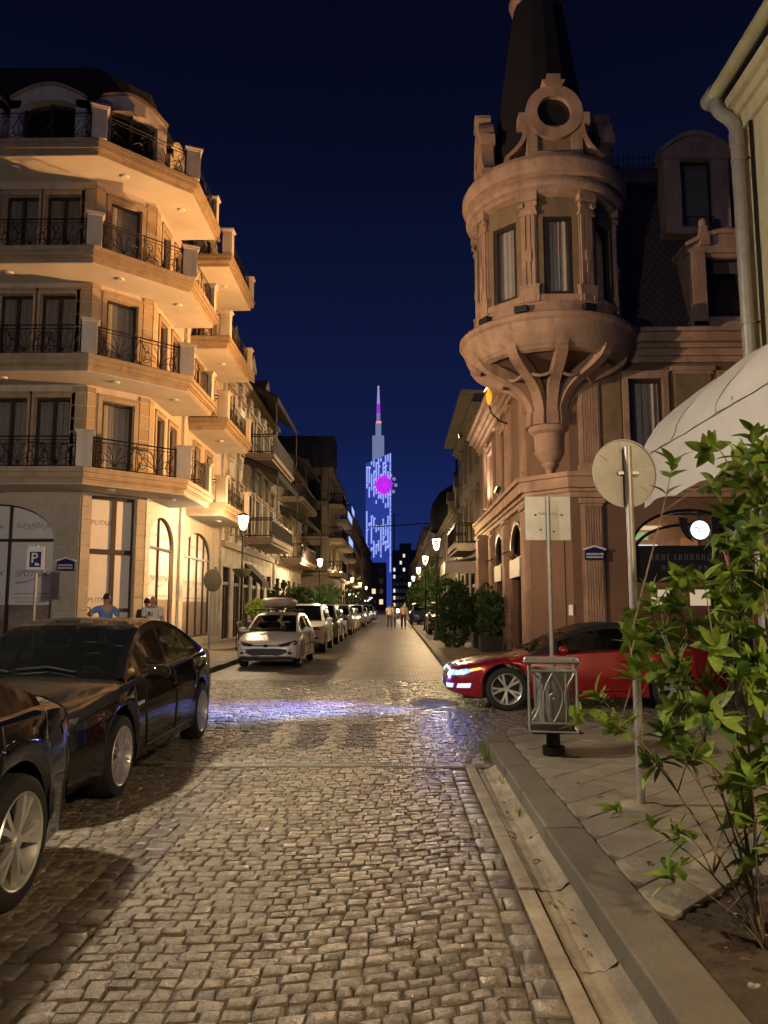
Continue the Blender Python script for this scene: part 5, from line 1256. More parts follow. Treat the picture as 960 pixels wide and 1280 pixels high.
SUV = dict(L=4.5, W=1.83, r=.36, fo=.88, wb=2.65, tw=.23, wheel='six', paint='paint_grey', sill=.30,
    top=[(0, .72), (.03, .84), (.10, .92), (.4, .99), (1.0, 1.06), (1.3, 1.09), (4.2, 1.12), (4.42, 1.1), (4.5, .8)], belt=[(0, .7), (.03, .82), (.12, .88), (.5, .95), (1.1, 1.03), (2, 1.07), (3.8, 1.10), (4.4, 1.05), (4.5, .78)],
    gh=[(1.12, 1.06), (1.4, 1.28), (1.7, 1.50), (2.0, 1.62), (2.6, 1.67), (3.5, 1.65), (4.0, 1.60), (4.25, 1.38), (4.42, 1.10)], roof=(1.92, 3.98), rf=.70, win=[(1.5, 2.45), (2.53, 3.35), (3.45, 4.0)], mirror=(1.48, 1.12), seats=(2.4,),
    doors=[[(2.49, 1.05), (2.49, .4)]], handles=[],
    sided=[('headlight', [(.42, .78), (.78, .78), (.8, .90), (.46, .88)], 'f', 'lens_clear'), ('fog_lamp', [(.55, .48), (.7, .48), (.7, .56), (.55, .56)], 'f', 'lens_clear'), ('taillight', [(.66, .9), (.82, .9), (.82, 1.05), (.66, 1.05)], 'r', 'lens_red')],
    mid=[('grille', [(-.36, .72), (.36, .72), (.40, .88), (-.40, .88)], 'f', 'black'), ('lower_intake', [(-.6, .42), (.6, .42), (.55, .58), (-.55, .58)], 'f', 'black'), ('license_plate', [(-.26, .60), (.26, .60), (.26, .71), (-.26, .71)], 'f', 'sign_white', .012)])
PI = math.pi
# near left: rear of a black saloon (nose towards the viewer), then the dusty black saloon behind it
near = car('parked_car', 'glossy black saloon with five double-spoke wheels, rear bumper towards the next saloon', EXE, (-2.94, 5.36 - 4.72 / 2, 0), PI, 'cars parked along the left kerb')
sed = car('parked_car', 'dusty black fastback saloon with ten-spoke wheels parked beside the cream shop corner', FUS, (-3.27, 5.72 + 4.87 / 2, 0), PI + R(.6), 'cars parked along the left kerb')
hat = car('parked_car', 'small white hatchback with a roof box parked by the lit street lamp', HAT, (-3.30, 19.95 + 3.83 / 2, 0), PI - R(1.5), 'cars parked along the left kerb')
pl_ = T_patch[hat.name]('license_plate', [(-.26, .24), (.26, .24), (.26, .335), (-.26, .335)], 'f', 'sign_white', .012)
text('STAG585', .085, Matrix.Translation((0, 3.83 / 2 + .02, .287)) @ Matrix.Rotation(PI, 4, 'Z') @ Matrix.Rotation(R(90), 4, 'X'), 'black', None, 'plate_lettering').parent = hat
cou = car('coupe', 'deep red coupe with black soft top and lit headlights crossing the street', COU, (.80 + 4.42 / 2, 12.95, 0), R(90))
LINE = [(SUV, 'paint_white', 'white crossover parked directly behind the hatchback with roof box', 26.0), (dict(SUV, L=4.6, r=.37), 'paint_grey', 'dark grey off-road car with bull bar parked behind the white crossover', 31.4), (HAT, 'paint_blue', 'small dark blue hatchback parked behind the dark off-road car', 36.9),
        (SUV, 'paint_silver', 'silver estate car parked behind the dark blue hatchback', 41.6), (dict(FUS), 'paint_white', 'white saloon parked behind the silver estate', 47.0), (HAT, 'paint_grey', 'grey hatchback parked behind the white saloon', 52.6), (SUV, 'paint_silver', 'silver crossover parked behind the grey hatchback', 57.2), (HAT, 'paint_grey', 'grey hatchback parked between two silver cars', 62.6), (FUS, 'paint_silver', 'silver saloon parked in front of a grey crossover', 67.2), (SUV, 'paint_grey', 'grey crossover parked behind the silver saloon', 73.0), (HAT, 'paint_silver', 'silver hatchback parked between two grey crossovers', 78.5), (SUV, 'paint_grey', 'grey crossover parked in front of the last grey saloon', 83.5), (FUS, 'paint_grey', 'grey saloon last but one in the parked row', 89.0), (HAT, 'paint_silver', 'silver hatchback at the far end of the parked row', 95.0)]
for sp, pt, lb, y in LINE:
    sp = dict(sp, paint=pt, pillarmat=pt, roofmat=pt, mirrormat=pt, handles=[], doors=sp['doors'][:1])
    car('parked_car', lb or 'car parked bumper to bumper far down the left kerb', sp, (-3.28 + rnd.uniform(-.06, .06), y + sp['L'] / 2, 0), PI, 'cars parked along the left kerb', 1)
car('parked_car', 'dark blue car with its red tail lamps parked far down the right kerb', dict(SUV, paint='paint_blue', doors=[]), (2.0, 62, .13), 0, 'cars parked along the right kerb', 1)
car('parked_car', 'dark car parked on the right pavement behind the tall shrub', dict(SUV, paint='paint_grey', doors=[]), (2.55, 41.5, .13), PI, 'cars parked along the right kerb', 1)
# roof box on the white hatchback
rbx = thing('roof_box', 'pale plastic roof box carried on the white hatchback', 'roof box', (-3.32, 21.98, 1.50))
def rbf(a, b):
    y = 21.20 + 1.55 * b; e = math.sin(math.pi * min(max(b, .0), 1)) ** .35; w = .50 * e; h = .34 * e * (1 - .25 * b)
    t = a * 2 * math.pi; c, s_ = math.cos(t), math.sin(t); sq = lambda v: math.copysign(abs(v) ** .6, v)
    return (-3.32 + w * sq(c), y, 1.68 + h * .5 * sq(s_))
MB().grid(rbf, 28, 18).build('shell', 'plastic_box', rbx, 50)
MB().grid(lambda a, b: (lambda p: (p[0] + (p[0] + 3.32) * .012, p[1], 1.67 + .012 * math.sin(a * 6.283)))(rbf(a, b)), 28, 18).build('lid_seam', 'black', rbx)
MB().box(-3.95, -2.68, 21.55, 21.60, 1.465, 1.50).box(-3.95, -2.68, 22.35, 22.40, 1.465, 1.50).build('roof_bar', 'black', rbx)
# the coupe's lit headlamps
hl = point_light('headlamp_glow', (.70, 12.40, .52), 16, (.08, .22, 1.0), .04, cou); hl.location = Matrix.Rotation(-R(90), 3, 'Z') @ hl.location
for yy, pw, cl, aim, cone in ((12.30, 6000, (.07, .26, 1.0), (-5.5, 10.9, .15), 40), (13.50, 7000, (.16, .13, 1.0), (-4.5, 11.6, .20), 38), (12.30, 420, (.08, .22, 1.0), (-2.5, 11.9, -.4), 70)):
    point_light('headlamp_beam', (.79, yy, .56), pw, cl, .05, cou, cone, aim, .8)
for o in list(cou.children):
    if o.name.startswith('headlamp_beam'):
        wl = o.location + cou.location; o.location = Matrix.Rotation(-R(90), 3, 'Z') @ (wl - cou.location); o.rotation_euler = (Matrix.Rotation(-R(90), 3, 'Z') @ o.rotation_euler.to_matrix()).to_euler()
# ================================================================ street lamps
LAMPCOL = (1, .70, .38)
def lamp_proto(label, loc, power, bowl=True, h=4.05, col=LAMPCOL, group='street lamps along the kerbs', fine=True):
    t = thing('street_lamp', label, 'street lamp', loc, 0, group); x, y, z = loc
    m = MB().lathe([(.17, 0), (.17, .08), (.13, .14), (.12, .55), (.085, .65), (.07, .72), (.05, 1.0), (.042, 2.4), (.055, 2.42), (.055, 2.5), (.04, 2.55), (.034, h - .25), (.06, h - .22), (.06, h - .16), (.03, h - .10), (.03, h)], (x, y, z), 14)
    m.build('pole', 'iron', t, 40)
    m = MB()
    for k in range(4):           # tulip arms that glow under the lamp head
        a = R(45 + 90 * k); m.tube([(x + math.cos(a) * r_, y + math.sin(a) * r_, z + h + q) for r_, q in ((.03, 0), (.09, .04), (.14, .14), (.175, .30), (.185, .46))], .013, 6)
    m.build('lantern_arm', 'lamp_rib', t, 60)
    MB().lathe([(.0, .02), (.07, .03), (.13, .13), (.168, .30), (.178, .45)], (x, y, z + h), 16).build('lantern_glass', 'lamp_glass', t, 60)
    MB().lathe([(0, .60), (.05, .59), (.16, .54), (.22, .50), (.225, .475), (.19, .465)], (x, y, z + h), 18).build('lantern_cap', 'iron', t, 50)
    MB().lathe([(0, .440), (.15, .445), (.185, .462)], (x, y, z + h), 18).build('lamp_disc', 'lamp_glow', t)
    if bowl:
        m = MB().lathe([(.04, 2.42), (.14, 2.44), (.24, 2.52), (.32, 2.66), (.34, 2.68), (.34, 2.71), (.30, 2.71), (.04, 2.66)], (x, y, z), 22); m.build('flower_bowl', mat('bowl_green', (.06, .075, .05), .6), t, 45)
    point_light('lamp_light', (x, y, z + h + .38), power, col, .10, t)
    return t
lamp_proto('lit tulip street lamp with flower bowl beside the small white hatchback', (-5.25, 26.2, .13), 900, col=(1, .76, .48))
lamp_proto('lit tulip street lamp on the left kerb between dark shrubs and the modern flats', (-5.0, 50.5, .13), 2200, h=4.0)
for y in (70.5, 88, 108, 130): lamp_proto('lit tulip street lamp far down the left kerb', (-5.0, y, .13), 1300, h=4.1)
lamp_proto('lit tulip street lamp on the right kerb behind the tall shrub', (1.75, 33.2, .13), 700, False, 3.85)
for y in (46, 60, 78, 100): lamp_proto('lit tulip street lamp far down the right kerb', (1.75, y, .13), 900, False, 3.9)
# two assumed lamps, themselves out of view, placed from the light and shadows
lamp_proto('assumed unseen lit tulip street lamp standing on the left kerb beside the two black saloons', (-4.62, 5.9, .13), 2200, False, 4.55, (1, .86, .69))  # assumed from the saloons' shadows, added unseen to light the foreground
lamp_proto('assumed unseen lit tulip street lamp standing by the yellow wall behind the leafy shrub', (2.9, -.6, .15), 1200, False, 4.0, (1, .72, .42))  # assumed from the dappled light on gutter and kerb, lamp itself unseen
# added floodlights, no fixtures seen, put in to brighten the facades
def flood(loc, aim, power, col, label, spot=110):
    t = thing('added_floodlight', label, 'floodlight', loc, 0, 'added floodlights'); d = (Vector(aim) - Vector(loc)).normalized(); q = d.to_track_quat('-Z', 'Y').to_matrix()
    m = MB(); m.box(-.16, .16, -.11, .11, .0, .14); m.v = [q @ v + Vector(loc) for v in m.v]; m.build('housing', 'black', t, bevel=.015)
    m = MB(); m.box(-.14, .14, -.09, .09, -.006, .0); m.v = [q @ v + Vector(loc) for v in m.v]; m.build('lamp_face', emat('flood_face', (1, .6, .2), 8), t)
    p = Vector(loc) + d * .06; point_light('flood_light', p, power, col, .08, t, spot, aim, .6)
flood((3.22, 24.6, 5.32), (-7.0, 24.5, 9.5), 7800, (1, .50, .175), 'added small black floodlight on the belt course aimed at the cream balconies')  # added to throw orange light on the balcony fronts
flood((3.45, 29.2, 5.22), (3.72, 29.2, 8.2), 420, (1, .78, .60), 'added small black floodlight under the bright first floor window of the turret building', 120)  # added to brighten the window surround and the cornice above
flood((-13.0, 9.6, 5.6), (5.2, 20.3, 9.8), 9300, (1, .65, .40), 'added unseen black floodlight on a pole across the side street aimed at the round turret', 60)  # added out of view to light the turret from the left
MB().tube([(-13.06, 9.55, .13), (-13.06, 9.55, 5.6)], .05, 8).build('pole', 'iron', bpy.data.objects['added_floodlight.002'])  # pole for the added turret floodlight
flood((3.12, 25.8, 9.0), (-7.4, 23.6, 15.8), 3600, (1, .46, .145), 'added small black floodlight on the main cornice aimed at the top storey dormers', 80)  # added higher up so orange light reaches the dormers
flood((3.3, 39.5, 10.4), (-7.4, 40.5, 8.0), 3800, (1, .74, .44), 'added small black floodlight on the dark house aimed at the ornate balconies', 95)  # added to give the ornate facade more light
t = thing('torch_lamp', 'orange flame shaped lamp on an iron arm under the main cornice', 'lamp', (3.1, 24.3, 8.0))
MB().lathe([(0, -.22), (.05, -.16), (.09, 0), (.10, .1), (.06, .22), (.02, .34), (0, .38)], (3.02, 24.3, 8.25), 12).build('flame', 'flame', t, 60)
MB().tube([(3.62, 24.3, 7.4), (3.35, 24.3, 7.5), (3.1, 24.3, 7.75), (3.02, 24.3, 8.02)], .03, 6).build('arm', 'iron', t, 60)
point_light('torch_light', (3.02, 24.3, 8.4), 12, (1, .5, .1), .08, t)
# ================================================================ signs and bin
ps = thing('sign_post', 'galvanised post with a round road sign seen from the back', 'road sign', (1.79, 5.86, .15))
MB().tube([(1.79, 5.86, .10), (1.79, 5.86, 2.82)], .03, 10).build('post', 'galv', ps, 50)
rot = Matrix.Rotation(R(12), 3, 'Z') @ Matrix(((1, 0, 0), (0, 0, -1), (0, 1, 0)))
cS = Vector((1.77, 5.90, 2.615))
MB().lathe([(0, -.004), (.262, -.004), (.268, .0), (.268, .014), (.260, .014), (.257, .002), (0, .002)], cS, 40, mtx=rot).build('sign_disc', 'sign_back', ps, 40)
m_ = MB()
for k in range(8):
    a = R(45 * k + 10); m_.tube([cS + rot @ Vector((math.cos(a) * r_, math.sin(a) * r_, .005)) for r_ in (.17, .245)], .004, 4)
m_.build('rib', 'sign_white', ps)
MB().box(1.71, 1.88, 5.87, 5.895, 2.60, 2.63).build('clamp', 'galv', ps, bevel=.004)
MB().lathe([(0, 0), (.12, 0), (.16, -.02)], (1.79, 5.86, .17), 12).build('concrete_foot', 'concrete', ps, 60)
pr_ = thing('sign_post', 'thin post with a square road sign seen from the back, behind the bin', 'road sign', (1.84, 9.25, .15))
MB().tube([(1.84, 9.25, .08), (1.84, 9.25, 2.90)], .024, 10).build('post', 'galv', pr_, 50)
fr = Fr((1.56, 9.285, 2.38), (1, .05)); MB().fbox(fr, 0, .56, 0, .54, 0, .012).build('sign_panel', 'sign_back', pr_, bevel=.01)
MB().fbox(fr, .17, .40, .32, .345, .012, .03).build('clamp', 'galv', pr_)
m_ = MB()
for u, v in ((.12, .30), (.44, .30), (.18, .12), (.34, .10)): m_.fbox(fr, u, u + .02, v, v + .02, .012, .02)
m_.build('bolt', 'iron', pr_, kind='stuff')
bn = thing('litter_bin', 'square ironwork litter bin with grey metal drum on one stem', 'litter bin', (1.54, 7.78, .15))
bx, by, bz = 1.54, 7.78, .15
MB().lathe([(.10, 0), (.11, .02), (.11, .09), (.07, .10), (.065, .24), (.12, .25)], (bx, by, bz), 16).build('stem', 'iron', bn, 40)
MB().lathe([(0, .30), (.15, .30), (.17, .36), (.185, .80), (.19, .82), (.175, .82), (.165, .38), (0, .36)], (bx, by, bz), 24).build('drum', 'galv', bn, 40)
m_ = MB(); hw_ = .225; R2 = Matrix.Rotation(R(-9), 3, 'Z')
P = lambda x, y, z: Vector((bx, by, bz)) + R2 @ Vector((x, y, z))
for z in (.25, .33, .82, .90):
    ring = [P(-hw_, -hw_, z), P(hw_, -hw_, z), P(hw_, hw_, z), P(-hw_, hw_, z)]
    for i in range(4): m_.tube([ring[i], ring[(i + 1) % 4]], .012, 4)
for x in (-hw_, hw_):
    for y in (-hw_, hw_): m_.tube([P(x, y, .25), P(x, y, .90)], .012, 4)
ring = [P(-hw_ - .03, -hw_ - .03, .91), P(hw_ + .03, -hw_ - .03, .91), P(hw_ + .03, hw_ + .03, .91), P(-hw_ - .03, hw_ + .03, .91)]
for i in range(4):
    a, b = ring[i], ring[(i + 1) % 4]; m_.tube([a, b], .02, 4)
m_.build('frame', 'galv', bn)
for k in range(4):
    ca, sa = [(1, 0), (0, 1), (-1, 0), (0, -1)][k]; m_ = MB(); Q = lambda u, z: P(ca * hw_ - sa * u, sa * hw_ + ca * u, z)
    for sg in (-1, 1):
        m_.tube([Q(sg * .09 * math.sin(i / 10 * PI), .34 + .47 * i / 10) for i in range(11)], .006, 4)
        m_.tube([Q(sg * (.21 - .10 * math.sin(i / 10 * PI)), .34 + .47 * i / 10) for i in range(11)], .006, 4)
        m_.tube([Q(sg * .12, .34), Q(sg * .12, .81)], .006, 4)
    m_.tube(spiral((0, .575), .05, 1, 0, 1, Q), .006, 4)
    m_.build('lattice', 'galv', bn)
MB().box(bx - .24, bx + .24, by - .24, by + .24, bz + .235, bz + .248).build('tray', 'iron', bn)
pk = thing('parking_sign', 'blue parking sign on a white board and grey post by the cream corner shop', 'road sign', (-8.70, 17.6, .0))
MB().tube([(-8.70, 18.5, .1), (-8.70, 18.5, 3.05)], .035, 8).build('post', 'galv', pk, 50)
fr = Fr((-8.70, 18.44, 0), (1, .06)); MB().fbox(fr, -.21, .21, 2.42, 3.02, 0, .02).build('board', 'white_paint', pk, bevel=.01)
MB().fbox(fr, -.235, .235, 2.40, 2.46, -.01, .05).build('board_edge', 'galv', pk)
MB().fbox(fr, -.135, .135, 2.52, 2.89, .02, .028).build('sign_panel', 'navy', pk)
text('P', .34, fr.mat(-.02, 2.73, .031), 'sign_white', pk, bold=.01)
MB().fbox(fr, -.0, .10, 2.56, 2.60, .028, .032).fbox(fr, .0, .025, 2.56, 2.63, .028, .0325).fbox(fr, .055, .075, 2.56, 2.62, .028, .0325).build('car_pictogram', 'sign_white', pk)
pk.location = (-8.70, 18.5, .13)
for c in pk.children: c.location = Vector((-8.70, 17.6, 0)) - Vector((-8.70, 18.5, .13))
sl_ = thing('sign_post', 'round road sign seen from the back on the left pavement before the lit arches', 'road sign', (-5.05, 20.9, .13))
MB().tube([(-5.05, 20.9, .1), (-5.0, 20.95, 2.55)], .028, 8).build('post', 'galv', sl_, 50)
MB().lathe([(0, 0), (.30, 0), (.31, .008), (0, .01)], (-4.99, 20.92, 2.28), 28, mtx=Matrix.Rotation(R(52), 3, 'Z') @ Matrix(((1, 0, 0), (0, 0, -1), (0, 1, 0)))).build('sign_disc', mat('sign_back_shaded', (.09, .10, .11), .5, .2), sl_, 40)  # back-lit disc: its shade is put into the darker colour
# ================================================================ people
def skin_mesh(pts, edges, rad, lvl=2):
    me = bpy.data.meshes.new('tmp'); me.from_pydata(pts, edges, []); ob = bpy.data.objects.new('tmp', me); C.objects.link(ob)
    ob.modifiers.new('s', 'SKIN'); 
    for i, r_ in enumerate(rad): me.skin_vertices[0].data[i].radius = (r_, r_) if not isinstance(r_, tuple) else r_
    me.skin_vertices[0].data[0].use_root = True
    sb = ob.modifiers.new('u', 'SUBSURF'); sb.levels = lvl; sb.render_levels = lvl
    out = bpy.data.meshes.new_from_object(ob.evaluated_get(bpy.context.evaluated_depsgraph_get())); bpy.data.objects.remove(ob)
    out.polygons.foreach_set('use_smooth', [True] * len(out.polygons)); return out
def person(label, loc, rz, h, shirt, trousers, arms, legs, group=None, logo=False, bald=False, lean=0):
    """arms: two (elbow, wrist) offsets; legs: two (knee, ankle) offsets, in body units of height h"""
    t = thing('person', label, 'person', loc, rz, group); k = h / 1.75
    V = lambda *a: Vector(a) * k
    pel, ch, nk, hd = V(0, 0, .95), V(0, lean * .25, 1.30), V(0, lean * .45, 1.48), V(0, lean * .5, 1.62)
    pts = [pel, V(0, lean * .12, 1.12), ch, V(0, lean * .4, 1.42), nk, V(0, lean * .48, 1.55), hd, V(0, lean * .5, 1.72)]; ed = [(i, i + 1) for i in range(7)]
    rad = [(.155 * k, .115 * k), (.14 * k, .105 * k), (.165 * k, .115 * k), (.11 * k, .085 * k), (.055 * k, .055 * k), (.062 * k, .07 * k), (.078 * k, .098 * k), (.055 * k, .072 * k)]
    arm_i = []
    for sg, (el, wr) in zip((-1, 1), arms):
        sh = V(sg * .19, lean * .4, 1.40); e = sh + V(*el); w = e + V(*wr); hn = w + (w - e).normalized() * .09 * k; b = len(pts)
        pts += [sh, e, w, hn]; ed += [(3, b), (b, b + 1), (b + 1, b + 2), (b + 2, b + 3)]; rad += [.062 * k, .046 * k, .032 * k, .034 * k]; arm_i.append(b)
        for f_ in range(4):      # fingers
            d = (w - e).normalized(); s_ = d.cross(Vector((0, 0, 1)) if abs(d.z) < .9 else Vector((0, 1, 0))).normalized()
            p0 = hn + s_ * (f_ - 1.5) * .019 * k; p1 = p0 + d * (.06 + .01 * (f_ in (1, 2))) * k + Vector((0, .015, 0)) * k; c = len(pts); pts += [p1]; ed += [(b + 3, c)]; rad += [.0095 * k]
    leg_i = []
    for sg, (kn, an) in zip((-1, 1), legs):
        hp = V(sg * .095, 0, .90); kk = hp + V(*kn); a = kk + V(*an); ft = a + V(0, .13, -.045); b = len(pts)
        pts += [hp, kk, a, ft]; ed += [(0, b), (b, b + 1), (b + 1, b + 2), (b + 2, b + 3)]; rad += [.088 * k, .060 * k, .042 * k, .036 * k]; leg_i.append(b)
    me = skin_mesh(pts, ed, rad); me.materials.append(MATS['skin']); link('body', me, t)
    # shirt, trousers, shoes, hair
    sp_, se, sr = [pts[0] + V(0, 0, -.02), pts[1], pts[2], pts[3]], [(0, 1), (1, 2), (2, 3)], [(.172 * k, .132 * k), (.16 * k, .125 * k), (.185 * k, .135 * k), (.125 * k, .10 * k)]
    for b in arm_i:
        c = len(sp_); sp_ += [pts[b], pts[b] + (pts[b + 1] - pts[b]) * .72]; se += [(3, c), (c, c + 1)]; sr += [.080 * k, .068 * k]
    me = skin_mesh(sp_, se, sr); me.materials.append(MATS[shirt]); link('shirt', me, t)
    tp, te, tr = [pts[0] + V(0, 0, .04)], [], [(.165 * k, .125 * k)]
    for b in leg_i:
        c = len(tp); tp += [pts[b], pts[b + 1], pts[b + 2] + V(0, 0, .04)]; te += [(0, c), (c, c + 1), (c + 1, c + 2)]; tr += [.10 * k, .074 * k, .060 * k]
    me = skin_mesh(tp, te, tr); me.materials.append(MATS[trousers]); link('trousers', me, t)
    for b in leg_i:
        a = pts[b + 2]; me = skin_mesh([a + V(0, -.05, -.05), a + V(0, .07, -.055), a + V(0, .16, -.06)], [(0, 1), (1, 2)], [.046 * k, .048 * k, .036 * k]); me.materials.append(MATS['black']); link('shoe', me, t)
    m = MB(); m.grid(lambda a, b: hd + Vector((math.sin(a * 6.283) * math.sin(b * 1.75) * .088, math.cos(a * 6.283) * math.sin(b * 1.75) * .108 - .012, math.cos(b * 1.75) * .125 + .012)) * k, 18, 8)
    if not bald: m.build('hair', 'hair', t, 60, local=True)
    m = MB()
    for sg in (-1, 1): m.lathe([(0, -.012), (.012, 0), (0, .012)], hd + V(sg * .032, .088, .0), 6)
    m.build('eye', 'black', t, local=True)
    MB().add([hd + V(-.014, .088, -.035), hd + V(.014, .088, -.035), hd + V(0, .118, -.032), hd + V(0, .09, .01)], [(0, 1, 2), (1, 3, 2), (3, 0, 2)]).build('nose', 'skin', t, local=True)
    if logo:
        for ch_, dx in (('N', -.012), ('Y', .012)): text(ch_, .17 * k, Matrix.Translation((dx, .150 * k, 1.27 * k)) @ Matrix.Rotation(PI, 4, 'Z') @ Matrix.Rotation(R(90), 4, 'X'), 'black', None, 'shirt_print').parent = t
    return t
stand = (((-.02, .02, -.44), (0, .03, -.40)), ((.02, -.02, -.44), (0, -.03, -.40)))
person('person in a blue shirt with back turned and one elbow raised by the shop door', (-6.90, 18.35, .13), R(200), 1.76, 'shirt_blue', 'denim', (((-.10, .02, -.26), (.10, .20, .02)), ((.20, .10, -.14), (-.05, .22, -.02))), stand, 'people standing by the cream corner shop')
person('person in a white printed T-shirt facing the street by the lit arches', (-6.02, 19.1, .13), R(172), 1.74, 'shirt_white', 'cloth_dark', (((-.07, .0, -.28), (-.02, .08, -.22)), ((.08, .0, -.28), (.03, .10, -.21))), stand, 'people standing by the cream corner shop', logo=True, bald=True)
person('person in dark clothes half hidden behind the one in the white T-shirt', (-6.30, 19.5, .13), R(190), 1.66, 'cloth_dark', 'cloth_dark', (((-.06, .0, -.28), (0, .12, -.18)), ((.06, .0, -.28), (0, .12, -.18))), stand, 'people standing by the cream corner shop')
walkA = (((-.02, .14, -.42), (0, -.02, -.41)), ((.02, -.10, -.43), (0, -.14, -.38))); walkB = (((-.02, -.12, -.43), (0, -.14, -.38)), ((.02, .16, -.42), (0, .0, -.41)))
hang = (((-.05, .06, -.28), (0, .10, -.23)), ((.05, -.06, -.28), (0, .02, -.25)))
person('person in white top and blue trousers walking up the middle of the cobbled street', (-.42, 52.5, 0), R(185), 1.74, 'shirt_white', 'denim', hang, walkA, 'people walking in the street')
person('person in grey top walking next to the white top in the street', (-.20, 53.4, 0), R(178), 1.70, 'shirt_grey', 'denim', hang, walkB, 'people walking in the street')
person('person in tan top and dark trousers walking beside the pair in the street', (.52, 53.5, 0), R(182), 1.78, 'shirt_pink', 'cloth_dark', hang, walkA, 'people walking in the street')
# a scooter with its headlamp on, riding behind the walkers
def two_wheeler(name, label, loc, rz, lit):
    t = thing(name, label, 'scooter' if lit else 'bicycle', loc, rz); rx = Matrix.Rotation(R(90), 3, 'Y')
    for y, nm in ((.58, 'front_wheel'), (-.55, 'rear_wheel')):
        r_ = .25 if lit else .33; w = .05 if lit else .02
        wo_ = MB().lathe([(r_ - .05, -w), (r_, -w * .6), (r_ + .015, 0), (r_, w * .6), (r_ - .05, w), (r_ - .07, 0)], (0, y, r_), 24, mtx=rx).build(nm, 'rubber', t, 40, local=True)
        m = MB()
        for k in range(8): a = k * PI / 8; m.tube([(0, y + math.cos(a) * r_ * .9, r_ + math.sin(a) * r_ * .9), (0, y - math.cos(a) * r_ * .9, r_ - math.sin(a) * r_ * .9)], .005, 4)
        m.build('spoke', 'alloy', wo_, local=True)
    m = MB().tube([(0, .58, .3), (0, .46, .75), (0, .40, 1.0)], .03, 8).tube([(-.30, .36, 1.05), (0, .40, 1.0), (.30, .36, 1.05)], .018, 8)
    if lit: m.tube([(0, .42, .75), (0, .25, .35), (0, -.1, .30), (0, -.35, .55), (0, -.6, .6)], [.14, .12, .14, .17, .1], 10).tube([(0, -.05, .78), (0, -.35, .80), (0, -.6, .80)], [.11, .14, .08], 10)
    else: m.tube([(0, .44, .8), (0, -.05, .30), (0, -.15, .82), (0, .42, .85)], .018, 6).tube([(0, -.05, .3), (0, -.55, .33), (0, -.13, .75)], .014, 6).tube([(0, -.10, .88), (0, -.3, .90)], [.05, .09], 8)
    m.build('frame', 'paint_grey', t, 50, local=True)
    for sg in (-1, 1): MB().tube([(sg * .22, .37, 1.04), (sg * .27, .36, 1.18)], .008, 5).lathe([(0, -.01), (.05, 0), (0, .012)], (sg * .28, .36, 1.22), 10, mtx=rx).build('mirror', 'black', t, local=True)
    if lit:
        MB().lathe([(0, .02), (.18, .015), (.20, -.03)], (0, .56, .98), 16, mtx=Matrix.Rotation(R(-90), 3, 'X')).build('headlight', 'headlight_white', t, 50, local=True)
    return t
sc_ = two_wheeler('scooter', 'scooter with bright white headlamp riding towards the walkers', (.20, 92, 0), PI, True)
point_light('headlamp_light', (.15, 91, 1.0), 160, (1, .9, .8), .08)
bpy.data.objects['headlamp_light'].parent = sc_; bpy.data.objects['headlamp_light'].location = (0, .75, 1.05)
two_wheeler('bicycle', 'dark bicycle leaning by the lamp post behind the white hatchback', (-5.0, 24.9, .13), R(200), False)
# ================================================================ foliage
def leaf_mesh(m, L, w, curl, fold=.25):
    mb = MB(); mb.t = []
    n = 5
    for j in range(n + 1):
        t = j / n; ww = w * math.sin(math.pi * (t ** .85) * .97 + .05) ** .9; y = L * t; z = -curl * L * t * t
        mb.v += [Vector((-ww, y, z + ww * fold)), Vector((0, y, z)), Vector((ww, y, z + ww * fold))]
    for j in range(n):
        a = j * 3; mb.f += [(a, a + 1, a + 4, a + 3), (a + 1, a + 2, a + 5, a + 4)]
    mb.t = [1.0] * len(mb.f); return mb
def foliage_crown(parent, name, m, blobs, n, size, seed, kind='stuff'):
    r_ = random.Random(seed); mb = MB(); mb.t = []
    tot = sum(b[1][0] * b[1][1] * b[1][2] for b in blobs)
    for c, rad in blobs:
        for _ in range(int(n * rad[0] * rad[1] * rad[2] / tot)):
            while True:
                d = Vector((r_.uniform(-1, 1), r_.uniform(-1, 1), r_.uniform(-1, 1)))
                if .25 < d.length < 1: break
            d = d.normalized() * d.length ** .45
            p = Vector(c) + Vector((d.x * rad[0], d.y * rad[1], d.z * rad[2])); L = size * r_.uniform(.6, 1.25)
            up = (d + Vector((r_.uniform(-.7, .7), r_.uniform(-.7, .7), r_.uniform(-.2, .9)))).normalized(); s_ = up.cross(Vector((r_.uniform(-1, 1), r_.uniform(-1, 1), r_.uniform(-1, 1)))).normalized() * L * .30; nn = up.cross(s_).normalized() * L * .12
            k = len(mb.v); mb.v += [p, p + up * L * .45 + s_ + nn, p + up * L, p + up * L * .45 - s_ + nn]; mb.f += [(k, k + 1, k + 2), (k, k + 2, k + 3)]; tv = r_.uniform(.6, 1.4); mb.t += [tv, tv]
    return mb.build(name, m, parent, kind=kind)
